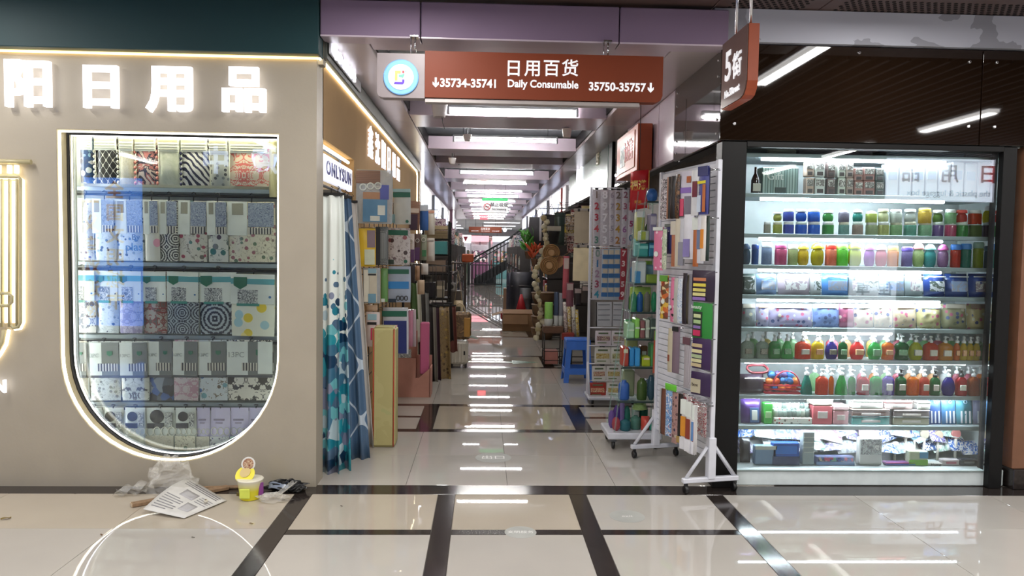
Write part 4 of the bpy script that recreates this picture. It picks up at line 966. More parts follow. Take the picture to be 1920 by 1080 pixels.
def jar(label, group, px, wpx, py0, zs, body, lid, bs='jar', ls='flat', Y=YS, zo=0.0):
    k = Y / FPX; p = P(px, py0, Y); h = p.z - zs - zo; w = wpx * k
    o = empty('canister', label, 'canister', (p.x, Y + w * 0.3, zs + zo), group=group)
    obj('body', JM[bs], [soap_mat('jar_' + body, body)], o, sc=(w, w * 0.7, h)); obj('lid', LM[ls], [mat('lid_' + lid, lid, 0.35)], o, sc=(w, w * 0.7, h))
    return o
Z7 = lambda x: 1370 + x * 0.28125
# shelf B: stacked small containers
rowB = [(250, 46, '#d9d6c8', '#e8e8e4', 475), (320, 60, '#b9c05a', '#e6e6dc', 490), (395, 70, '#4a62c0', '#e9eef2', 470), (480, 76, '#1f6fd8', '#eef2f6', 470), (566, 80, '#2a7ae0', '#eef2f6', 470), (660, 76, '#4fa85c', '#a8a6b4', 475), (765, 70, '#8fc0b8', '#8f8a9c', 475), (858, 70, '#b9a89c', '#2f9f94', 470), (950, 74, '#b4c49a', '#c2d070', 480),
        (1030, 74, '#d2d890', '#e8ecc0', 468), (1115, 78, '#a8d4a0', '#e6f0e6', 472), (1210, 80, '#7fc8b4', '#dfe8e2', 470), (1310, 84, '#a8d8b0', '#e6c85a', 462), (1395, 70, '#8a6fb0', '#6f9a4a', 476), (1480, 72, '#e06a90', '#a9d8a8', 470), (1556, 76, '#58b060', '#d85048', 474), (1645, 84, '#6f8a4a', '#e0562e', 476), (1740, 86, '#5a4a6c', '#e6e02a', 448)]
for i, (x, wz, c, l, yt) in enumerate(rowB):
    lo = P(1640, 260 + 560 * 0.28125, YS).z
    jar(f'small lidded pot at the bottom of stack {ORD[i]} along second lit shelf of case', 'stacked pots on the second lit shelf', Z7(x), wz * 0.27, 260 + 553 * 0.28125, ZS['B'], c, R_.choice(['#e8eeee', '#cfe0d8', '#d8d8c0']), 'pot', 'flat')
    if i > 0: jar(f'lidded pot on top of stack {ORD[i]} along second lit shelf of case', 'stacked pots on the second lit shelf', Z7(x), wz * 0.27, 260 + yt * 0.28125, ZS['B'], l if i > 5 else c, '#e9efef' if i % 3 else l, 'egg' if i % 2 else 'pot', 'dome' if i in (5, 6, 7, 8, 17) else 'flat', zo=lo - ZS['B'] + 0.001)
# shelf C: shampoo and cleaner bottles
rowC = [(110, 66, '#4f6f84', 'dark blue', 'egg', 700), (170, 50, '#3a6aa8', 'blue', 'jar', 705), (250, 74, '#9fb4d0', 'pale blue', 'jar', 690), (345, 78, '#c85a84', 'magenta', 'pot', 705), (425, 72, '#c0cc90', 'pale green', 'jar', 705), (495, 78, '#e6c62a', 'golden yellow', 'egg', 700), (592, 90, '#c4b81e', 'olive yellow', 'egg', 695), (680, 74, '#ee8a68', 'coral with red lid', 'pot', 705),
        (755, 78, '#7ae04a', 'bright green', 'pot', 705), (842, 92, '#c4d022', 'lime', 'egg', 695), (938, 74, '#b060c8', 'purple', 'egg', 705), (1018, 80, '#e88aa0', 'pink', 'egg', 705), (1095, 70, '#f0a04a', 'orange', 'pot', 715), (1190, 76, '#9a90c8', 'lilac', 'jar', 720), (1268, 78, '#c8e0a0', 'pink-capped pale green', 'egg', 695), (1345, 84, '#4fb4b4', 'turquoise', 'egg', 705), (1432, 76, '#b08ab4', 'mauve', 'egg', 705),
        (1515, 72, '#d84a3a', 'red with blue cap', 'jar', 705), (1585, 74, '#2a8f7c', 'blue-green', 'jar', 700), (1668, 74, '#a8b832', 'yellow-green', 'jar', 690), (1745, 78, '#2c6478', 'dark teal', 'jar', 715)]
capc = ['#3b5a80', '#2a4f9c', '#dfe6ee', '#a84a78', '#e0e4d0', '#e8d044', '#d0c02a', '#e03a2e', '#a0ee70', '#d0dc3a', '#a858c0', '#f0c8d0', '#f0c060', '#6a5ab0', '#f0a0a0', '#7fb8b8', '#c060a0', '#3f7fd0', '#3a80c8', '#8fb0a0', '#3a6a80']
for i, (x, wz, c, wd, bs, yt) in enumerate(rowC):
    jar(f'{wd} plastic bottle, {ORD[i]} along the third lit shelf of the glass case', 'bottles on the third lit shelf', Z7(x), wz * 0.275, 260 + yt * 0.28125, ZS['C'], c, capc[i], bs, 'dome' if bs == 'egg' else 'flat')
# shelf A: gift sets, perfume boxes, tall cartons
p = P(Z7(168), 260 + 190 * 0.28125, YS); h = p.z - ZS['A']
o = empty('wine_bottle', 'dark brown bottle with cream label on the top lit shelf', 'bottle', (p.x, YS, ZS['A']))
obj('body', MB().lathe([(0.45, 0), (0.5, 0.02), (0.5, 0.5), (0.3, 0.68), (0.16, 0.76), (0.16, 1.0)], 16).mesh('body'), [mat('brown_glass', '#2a1712', 0.1, coat=0.5)], o, sc=(0.055, 0.055, h)); obj('label', MB().box((0, -0.028, h * 0.22), (0.05, 0.004, h * 0.3), 0.001), plain('#d6d8cc'), o)
kbox('gift_set', 'teal patterned gift set in open crate on the top lit shelf', 'gift box', None, Z7(212), Z7(455), 313, ZS['A'], pat('teal_tiles', 'grid', ['#7f9c98', '#54746f', '#a9bdb6', '#3a5450'], 28), 0.1, [('white_script', 0.1, 0.2, 0.3, 0.24, white_card), ('T', 'Gift', 0.35, 0.35, 0.3, white_card), ('dark_oval', 0.36, 0.75, 0.66, 0.96, plain('#3d4a48'))])
for i, (x0, x1, c, yt) in enumerate(((505, 558, '#c9b4a4', 150), (565, 632, '#dfe6e2', 150), (645, 700, '#6c5a58', 160), (718, 770, '#cfd8cc', 155), (775, 822, '#b8a8a0', 155), (828, 885, '#b08a84', 195), (888, 965, '#a8807c', 190), (968, 1026, '#5f6a68', 195))):
    for t in range(2):
        ym = 260 + 0.28125 * (yt if t else (yt + 370) / 2)
        zo = 0 if t == 0 else P(1600, 260 + 0.28125 * (yt + 370) / 2, YS).z - ZS['A'] + 0.001
        kbox('perfume_box', f'slim perfume box, {"upper" if t else "lower"} of stack {ORD[i]} on the top lit shelf', 'box', 'perfume boxes on the top lit shelf', Z7(x0), Z7(x1), ym, ZS['A'], plain(c), 0.05, [('window_print', 0.1, 0.1, 0.9, 0.5, pat('perfume_print', 'blotch', ['#d9dcd6', '#8d8a86', '#5a5654', '#e6e8e2'], 40)), ('dark_label', 0.2, 0.66, 0.8, 0.9, plain('#4c4646'))], zo=zo)
for i in range(9):
    x0 = 1045 + i * 87; kbox('carton', f'plain white carton, {ORD[i]} in the row on the top lit shelf', 'box', 'white cartons on the top lit shelf', Z7(x0), Z7(x0 + 80), 306 - (i % 2) * 3, ZS['A'], plain('#d3dfe8'), 0.08, [('blue_print', 0.15, 0.25, 0.85, 0.5, plain(('#b4c6da', '#c2cfdc', '#a8bcd2')[i % 3]))])
for i, (x0, x1, y, c, lb) in enumerate(((100, 250, 30, '#6c7c80', 'dark grey storage box'), (255, 440, 40, '#b8bcb0', 'pale storage box'), (455, 950, 30, '#8d8a98', 'long lilac-grey carton'), (1040, 1560, 50, '#8ba4b8', 'long blue-grey carton'), (1570, 1780, 60, '#7f949c', 'grey-blue carton'))):
    kbox('carton', f'{lb} on top of the lit shelves of the case', 'box', 'cartons on the top board', Z7(x0), Z7(x1), 273 + y * 0.15, ZS['top'], plain(c), 0.2, [('seam', 0.02, 0.46, 0.98, 0.5, plain('#6c7078'))], yo=0.03)
# shelf D: zip bags
rowD = [(75, 180, '#4a5a54', 'dark green'), (186, 322, '#7f9cc8', 'blue'), (330, 545, '#a89ca8', 'pinkish grey zip'), (548, 618, '#b4b8b8', 'pale grey'), (625, 805, '#4a80c0', 'bright blue'), (808, 852, '#6a7474', 'grey'), (858, 1010, '#c4ccd0', 'pale grey soft'), (1015, 1180, '#b4bec8', 'silver-blue'), (1185, 1300, '#9aa6aa', 'grey-green'), (1310, 1450, '#1f3a7c', 'navy'), (1452, 1605, '#22407f', 'navy striped'), (1612, 1780, '#23448f', 'royal navy')]
for i, (x0, x1, c, wd) in enumerate(rowD):
    kpouch('cosmetic_bag', f'{wd} cosmetic bag, {ORD[i]} along the fourth lit shelf of the case', 'cosmetic bag', 'bags on the fourth lit shelf', Z7(x0), Z7(x1), 513, ZS['D'], plain(c, 0.3, 0.4), 0.08, [('zip', 0.08, 0.14, 0.92, 0.18, plain('#d6dcdc')), ('printed_panel', 0.15, 0.35, 0.85, 0.8, pat('bag_print_' + str(i % 3), 'blotch', [c, ('#c8d0d8', '#8d94a4', '#dfe2e4')[i % 3], c], 14))])
rowE = [(60, 135, '#7c8488', 'grey'), (140, 205, '#a8a4c0', 'lilac'), (205, 428, '#9a94b4', 'lilac floral'), (430, 565, '#6a80b0', 'blue floral'), (565, 640, '#8a4a64', 'maroon floral'), (642, 740, '#d0c4b4', 'cream floral'), (742, 838, '#d8ccb8', 'pale cream'), (840, 958, '#b8a890', 'tan'), (960, 1083, '#b4ac80', 'straw floral'), (1085, 1213, '#8a8a6c', 'olive floral'), (1215, 1330, '#b0a47c', 'golden floral')]
for i, (x0, x1, c, wd) in enumerate(rowE):
    kpouch('cosmetic_bag', f'{wd} flat pouch, {ORD[i]} along the fifth lit shelf of the case', 'cosmetic bag', 'pouches on the fifth lit shelf', Z8(x0), Z8(x1), 570, ZS['E'], pat('pouch_' + c[1:], 'floral', [c, '#c8688a', '#4a5a8a', '#e0dcc8', c], 30, w=0.36), 0.06, [('header_card', 0.1, 0.02, 0.9, 0.2, plain(('#c9c4b8', '#8d7a70', '#b8c0c8')[i % 3]))])
# shelf G, far west end: bag and basket
kpouch('toilet_bag', 'dark folded toilet bag beside the red basket in glass case', 'bag', None, Z8(55), Z8(180), 703, ZS['G'], plain('#3a2c3c', 0.3), 0.12, [('zip', 0.1, 0.2, 0.9, 0.25, chrome)])
tag(obj('hair_clip', MB().tube([Vector((0.07 * math.cos(t), 0.02 * math.sin(3 * t), 0.03 * math.sin(t))) for t in [k * PI / 6 for k in range(12)]], 0.009, 6, True), plain('#7c2d36'), loc=(P(Z8(150), 690, YS).x, YS + 0.05, P(Z8(150), 694, YS).z)), 'dark red looped hair clip lying over the dark toilet bag', 'hair clip')
bk = empty('basket', 'red wire basket of soap balls on the lower soap shelf', 'basket', ((P(Z8(180), 700, YS).x + P(Z8(358), 700, YS).x) / 2, YS + 0.05, ZS['G']))
bw = P(Z8(358), 700, YS).x - P(Z8(180), 700, YS).x
for z in (0.005, 0.03, 0.055): obj('rim', MB().tube([(-bw / 2, -0.05, z), (bw / 2, -0.05, z), (bw / 2, 0.06, z), (-bw / 2, 0.06, z)], 0.006, 5, True), plain('#c02a3a'), bk)
obj('base', MB().box((0, 0.005, 0.004), (bw, 0.11, 0.006), 0.002), plain('#c02a3a'), bk)
obj('handle', MB().tube([(0.09 * math.cos(t) + bw * 0.1, -0.04, 0.05 + 0.1 * math.sin(t)) for t in [k * PI / 10 for k in range(11)]], 0.005, 5), plain('#a83040'), bk)
for i in range(14):
    c, wd = R_.choice([('#2f6fb0', 'blue'), ('#d8542a', 'orange'), ('#b8303c', 'red'), ('#e07a3a', 'light orange'), ('#4a3a6c', 'purple')])
    q = ((i % 5) - 2) * bw * 0.19, (i // 5) * 0.042
    tag(obj('soap_ball', MB().lathe([(0.006, -0.026), (0.022, -0.016), (0.028, 0), (0.022, 0.016), (0.006, 0.026)], 10), plain(c), loc=(bk.location.x + q[0] + 0.012 * (i // 5), bk.location.y + R_.uniform(-0.02, 0.02), ZS['G'] + 0.035 + q[1])), f'{wd} soap ball, {ORD[i]} in the red wire basket', 'soap', 'soap balls in the red basket')
# shelf H
H = ZS['H']
kpouch('gift_bag', 'purple gift bag on the gift box shelf of the case', 'bag', None, Z8(62), Z8(165), 750, H, plain('#4a2f70', 0.4), 0.08, [('blue_label', 0.36, 0.35, 0.8, 0.95, plain('#3f5f8c')), ('white_label', 0.45, 0.45, 0.72, 0.85, white_card)])
kbox('soap_box', 'bright green soap box beside the purple gift bag', 'box', None, Z8(172), Z8(214), 756, H, plain('#3a9a3c'), 0.06, [('pale_label', 0.15, 0.4, 0.85, 0.7, plain('#a8d49a'))])
tr = kbox('patterned_tray', 'white tray with red dots full of small figurines', 'tray', None, Z8(218), Z8(414), 783, H, pat('tray_dots', 'dots', ['#d8d8d0', '#a83a3a', '#6a6a62'], 40, w=0.3), 0.1)
for i in range(16):
    c = R_.choice(['#8fa29a', '#a9b4a8', '#707f7a', '#c0c6be'])
    x = P(Z8(235 + (i % 8) * 23), 770, YS).x; z = tr.location.z + tr.dimensions.z / 2 + 0.022 + 0.036 * (i // 8)
    o = obj('figurine', MB().lathe([(0.012, -0.022), (0.022, -0.01), (0.018, 0.006), (0.02, 0.016), (0.014, 0.026), (0.004, 0.032)], 10), plain(c), loc=(x, YS + 0.03 + 0.02 * (i // 8), z)); tag(o, f'grey-green soap figurine, {ORD[i]} in the dotted white tray', 'figurine', 'figurines in the dotted tray')
    for s in (-1, 1): obj('ear', MB().lathe([(0.007, -0.004), (0.009, 0), (0.005, 0.006)], 8), plain(c), o, loc=(s * 0.014, 0, 0.028))
def lidbox(label, x0, x1, y0, y1, body, lid, cat='box', lidf=0.3):
    o = empty('gift_box', label, cat, ((P(Z8(x0), 780, YS).x + P(Z8(x1), 780, YS).x) / 2, YS + 0.05, max(P(1600, y1, YS).z, ZS['H'] + 0.0005)), group='gift boxes on one shelf')
    wv = P(Z8(x1), 780, YS).x - P(Z8(x0), 780, YS).x; hv = P(1600, y0, YS).z - P(1600, y1, YS).z
    obj('body', MB().box((0, 0, hv * (1 - lidf) / 2), (wv, 0.1, hv * (1 - lidf)), 0.004), plain(body), o); obj('lid', MB().box((0, 0, hv * (1 - lidf / 2)), (wv + 0.006, 0.106, hv * lidf), 0.01), plain(lid), o)
    obj('label', MB().box((0, -0.0515, hv * 0.36), (wv * 0.5, 0.004, hv * 0.26), 0.001), plain('#cfc8c4'), o); return o
lidbox('rose pink box with ivory domed lid on gift box shelf', 415, 515, 751, 800, '#c8636c', '#e6dcd0')
lidbox('pale pink box stack beside the rose pink box', 520, 598, 764, 800, '#d8a0a8', '#e2c4c6')
lidbox('teal box with dark lid at the bottom of the gift boxes', 614, 806, 782, 800, '#5aa8a4', '#2c5a58'); lidbox('brown box stacked on the teal box', 614, 806, 766, 782, '#7c6258', '#a89084')
lidbox('white floral box on top of the brown box', 616, 770, 750, 766, '#dfe4dc', '#eaf0e8')
lidbox('beige box with grey lid beside the teal box', 824, 1008, 783, 800, '#b4b09c', '#7f827c'); lidbox('grey-mauve box stacked on the beige box', 824, 1008, 767, 783, '#8d8488', '#b8b0b4'); lidbox('pink lidded box on top of the grey-mauve box', 780, 920, 751, 767, '#e4cccc', '#e88a88')
lidbox('ivory lidded box beside the pink lid', 945, 1010, 752, 767, '#dfe2da', '#eef0ea')
for i, (x0, x1) in enumerate(((1012, 1085), (1088, 1160), (1162, 1245), (1248, 1326))):
    kpouch('blister_card', f'blue blister card of brushes, {ORD[i]} at the end of gift box shelf', 'blister card', 'blister cards of brushes', Z8(x0), Z8(x1), 752, H, plain(('#3f5f9c', '#4a7fb0', '#4a8a9c', '#8d94b4')[i]), 0.03, [('R', 'hanging_eye', 0.5, 0.08, 0.09, 0.03, plain('#9cc0dc'), 1)] + [('brush', u, 0.45, u + 0.1, 0.95, plain('#dfe6ee')) for u in (0.2, 0.45, 0.7)])
# bottom of the case: heaps of bagged goods
I = ZS['I']
names = ['blue', 'pale blue', 'lilac', 'pearl white', 'silver', 'violet', 'navy', 'pink', 'mint']
cols = ['#3f6fc0', '#a8c4dc', '#9a90c0', '#e0e2e6', '#b4bcc0', '#6a58a8', '#2f4a80', '#d8a0b8', '#a8d0bc']
k = 0
for lay_, (x0, x1, n, yt) in enumerate(((60, 640, 9, 840), (640, 1320, 9, 846), (90, 660, 9, 812), (640, 1200, 8, 816))):
    for j in range(n):
        xx = x0 + (x1 - x0) * (j + 0.5) / n + R_.uniform(-14, 14); ci = R_.randrange(len(cols)); zz = 0.088 + (0.085 if lay_ > 1 else 0.0) + R_.uniform(-0.01, 0.02)
        o = obj('bagged_pack', MB().pillow(0.14, 0.10, 0.04, 5, 5, 3, crumple=0.008, seed=k), pat('bagged_' + cols[ci][1:], 'blotch', [cols[ci], '#dfe4e8', cols[ci], '#8d94a8'], 16, 0.12, 0.5), loc=(P(Z8(xx), 850, YS).x, YS + 0.09 + R_.uniform(0, 0.06), I + zz), rot=(R_.uniform(-1.2, -0.6), R_.uniform(-0.25, 0.25), R_.uniform(-0.4, 0.4)))
        tag(o, f'{names[ci]} bagged pack, {ORD[j]} in {("lower west", "lower east", "upper west", "upper east")[lay_]} heap at the case bottom', 'bagged pack', 'bagged packs heaped in the case bottom'); k += 1
o = kpouch('leather_case', 'black upright case at the end of the heap in glass case', 'case', None, Z8(58), Z8(112), 822, I, plain('#15151a', 0.3), 0.06); 
for (x0, x1, y0, c, lb, L) in ((125, 235, 836, '#7f9cbc', 'clear blue pack leaning against the heap of bagged goods', [('header', 0, 0, 1, 0.2, white_card)]), (215, 350, 830, '#2f62c0', 'bright blue pack on the heap of bagged goods', [('blue_shine', 0.1, 0.15, 0.9, 0.5, plain('#3f86e8')), ('dark_base', 0, 0.62, 1, 1, plain('#2c3458'))]),
                               (368, 428, 810, '#aab8bc', 'tall grey card pack standing in the case bottom', [('line', 0.08, v, 0.92, v + 0.02, white_card) for v in (0.15, 0.3, 0.45, 0.6)]), (435, 628, 856, '#6a7098', 'wide clear tub of small items in the case bottom', [('tub_front', 0, 0.6, 1, 1, plain('#7f9cc8')), ('small_items', 0.05, 0.1, 0.95, 0.55, pat('tiny_items', 'cells', ['#4a5a9c', '#c0607c', '#7fb0a0', '#c8c0b0', '#3a3c58'], 50))]),
                               (655, 770, 822, '#c4c8c4', 'black and white patterned cloth mitt standing in the case', [('dark_print', 0.05, 0.02, 0.95, 0.6, pat('mitt_print', 'blotch', ['#3a3e3e', '#b8c4c0', '#545a5a', '#d8dcd8'], 22))]), (785, 935, 867, '#8a5a90', 'pink and blue flat box stack in the case bottom', [('pink_top', 0, 0.0, 1, 0.25, plain('#e070b0')), ('blue_side', 0, 0.6, 1, 0.9, plain('#4a6ab8'))]),
                               (905, 1000, 846, '#c8d0b4', 'green and white tissue box in the case bottom', [('green_foot', 0, 0.6, 1, 1, plain('#7fb04a')), ('blue_corner', 0.55, 0.05, 1, 0.5, plain('#6aa0c8'))]), (1002, 1072, 872, '#d0cec8', 'small white card house pack in the case bottom', [('T', 'Home', 0.5, 0.7, 0.3, black_card)]), (1075, 1160, 862, '#c8bfc0', 'pink printed card pack beside the card house pack', [('red_print', 0.2, 0.35, 0.8, 0.7, plain('#b06a78'))]),
                               (1165, 1252, 862, '#2c2c2e', 'black boxed brush set in the case bottom', [('grey_oval', 0.2, 0.3, 0.8, 0.6, plain('#8a8a88'))]), (1255, 1325, 874, '#c8ccc8', 'grey printed card at the end of the case bottom', [('dark_print', 0.1, 0.3, 0.9, 0.7, PT['gravel'])])):
    kbox('boxed_pack', lb, 'boxed pack', None, Z8(x0), Z8(x1), y0, I, plain(c), 0.05, L, Y=YS - 0.03)
for i, (x, c, y) in enumerate(((895, '#b4a08c', 815), (940, '#8ab0c8', 818), (990, '#a8a090', 815), (1060, '#b09c88', 818), (840, '#d8d6d8', 838), (1150, '#c07a78', 815))):
    p = P(Z8(x), y, YS + 0.08); o = empty('bath_brush', f'round bath brush, {ORD[i]} standing up at the back of the case bottom', 'brush', (p.x, YS + 0.1, I), group='bath brushes at the back'); 
    obj('pad', MB().lathe([(0.03, -0.008), (0.036, 0), (0.03, 0.008)], 16), plain(c), o, loc=(0, 0, p.z - I), rot=(PI / 2, 0, 0)); obj('handle', MB().tube([(0, 0, 0.0), (0, 0, p.z - I - 0.03)], 0.009, 6), plain('#d6d0c4'), o)
# ================================================================ AISLE, WEST SIDE
o = empty('brand_sign', 'small white lit word sign in the curtain niche on the corner', 'shop sign', (XC - 0.02, 5.41, 2.02))
obj('board', MB().box((0, 0, 0), (0.03, 1.02, 0.17), 0.004), LED('sign_board_lit', '#eef0ff', 0.75), o)
text('lettering', 'ONLYSUN', 0.13, plain('#2a2f7c'), o, (0.017, 0, 0), rz=PI / 2, bold=0.002, sx=1.35, sp=1.2)
tag(obj('led_strip', MB().tube([(XC - 0.04, 4.87, 2.165), (XC - 0.04, 5.94, 2.165)], 0.012, 6), led_soft), 'short white LED tube along the top of the curtain niche', 'LED strip')
rail = empty('curtain_rail', 'dark chain rail holding shower curtains in the corner niche', 'rail', (XC - 0.02, 5.4, 1.90))
obj('rail_tube', MB().tube([(0, -0.53, 0), (0, 0.53, 0)], 0.009, 6), grey_metal, rail)
for y in (-0.45, 0.0, 0.45): obj('bracket', MB().box((-0.05, y, 0.0), (0.1, 0.02, 0.02), 0.003), grey_metal, rail)
def curtain(label, Y, top, bot, m, folds=3, amp=0.025, group='hanging shower curtains in the niche', nm='shower_curtain', cat='curtain', bar=True, ph=0.0, nv=10, rz=0.0):
    a, b = P(top[0], top[2], Y), P(top[1], top[2], Y); c, d = P(bot[0], bot[2], Y), P(bot[1], bot[2], Y)
    o = empty(nm, label, cat, ((a.x + b.x) / 2, Y, a.z), rz=rz, group=group); O = Vector(o.location)
    def fn(u, v):
        t = 1 - v; x = (a.x + (b.x - a.x) * u) * (1 - t) + (c.x + (d.x - c.x) * u) * t; z = a.z * (1 - t) + c.z * t
        return (x - O.x, amp * math.sin(2 * PI * folds * u + ph + 0.6 * t) * (0.35 + 0.65 * t), z - O.z + (0.012 * math.sin(2 * PI * folds * u + 1) if v < 0.01 else 0))
    obj('cloth', MB().grid(fn, max(6, int(folds * 8)), nv, thick=0.003), m, o)
    if bar:
        obj('hanger_bar', MB().box(((a.x + b.x) / 2 - O.x, 0, 0.008), (b.x - a.x + 0.02, 0.012, 0.02), 0.003), black_plastic, o)
        obj('hook', MB().tube([(0, 0, 0.015), (0, 0, 0.04), (0.012, 0, 0.05), (0, 0, 0.06)], 0.003, 5), black_plastic, o)
    return o
teal_dots = pat('teal_dots', 'dotsz', ['#e4eae6', '#123a5c', '#2a94a4', '#3f6f8c', '#6fb8c0', '#7f86a0', '#1f7f94', '#b4c8d0', '#54708c'], 15, w=0.95)
slate_lat = pat('slate_lattice', 'lattice', ['#4a6684', '#b9c6d2'], 26, w=0.14, rnd=False)
curtain('white shower curtain with teal and navy dots hanging nearest the corner', 4.93, (606, 636, 366), (602, 636, 892), teal_dots, 1.5, 0.03)
curtain('second dotted shower curtain, paler, overlapping the first one', 5.02, (622, 645, 366), (628, 660, 886), teal_dots, 1.5, 0.03, ph=1.5)
curtain('slate blue shower curtain with white ogee lattice in the niche', 5.28, (636, 658, 372), (648, 693, 866), slate_lat, 2.2, 0.028, ph=0.4)
curtain('narrow teal shower curtain between the slate and pale ones', 5.40, (646, 656, 376), (664, 682, 842), plain('#2f6f72', 0.6), 1.0, 0.015)
curtain('pale grey shower curtain hanging at the back of the niche', 5.55, (652, 668, 380), (676, 701, 836), mat('pale_cloth', '#c4c0bc', 0.6), 1.6, 0.02)
# tall upholstered block with red piping
a, b = P(697, 614, 5.57), F(740, 840); o = empty('foam_block', 'tall pale green upholstered block with red piping standing by the curtains', 'foam block', ((a.x + b.x) / 2, 5.68, 0.0)); w_, h_ = b.x - a.x, a.z
obj('body', MB().box((0, 0, h_ / 2 + 0.001), (w_, 0.20, h_), 0.02), pat('green_tie_dye', 'blotch', ['#b4aa74', '#b9b07a', '#b0ae78', '#bcae80'], 3, 0.6, 0.0, dist=1.0), o)
for s in (-1, 1): obj('red_piping', MB().tube([(s * (w_ / 2 - 0.012), -0.1, 0.01), (s * (w_ / 2 - 0.012), -0.1, h_ - 0.015), (s * (w_ / 2 - 0.012), 0.09, h_ - 0.003)], 0.005, 5), plain('#b8432c'), o)
obj('top_seam', MB().tube([(-w_ / 2 + 0.02, -0.09, h_), (w_ / 2 - 0.02, -0.09, h_ + 0.002)], 0.003, 5), plain('#cfc48c'), o)
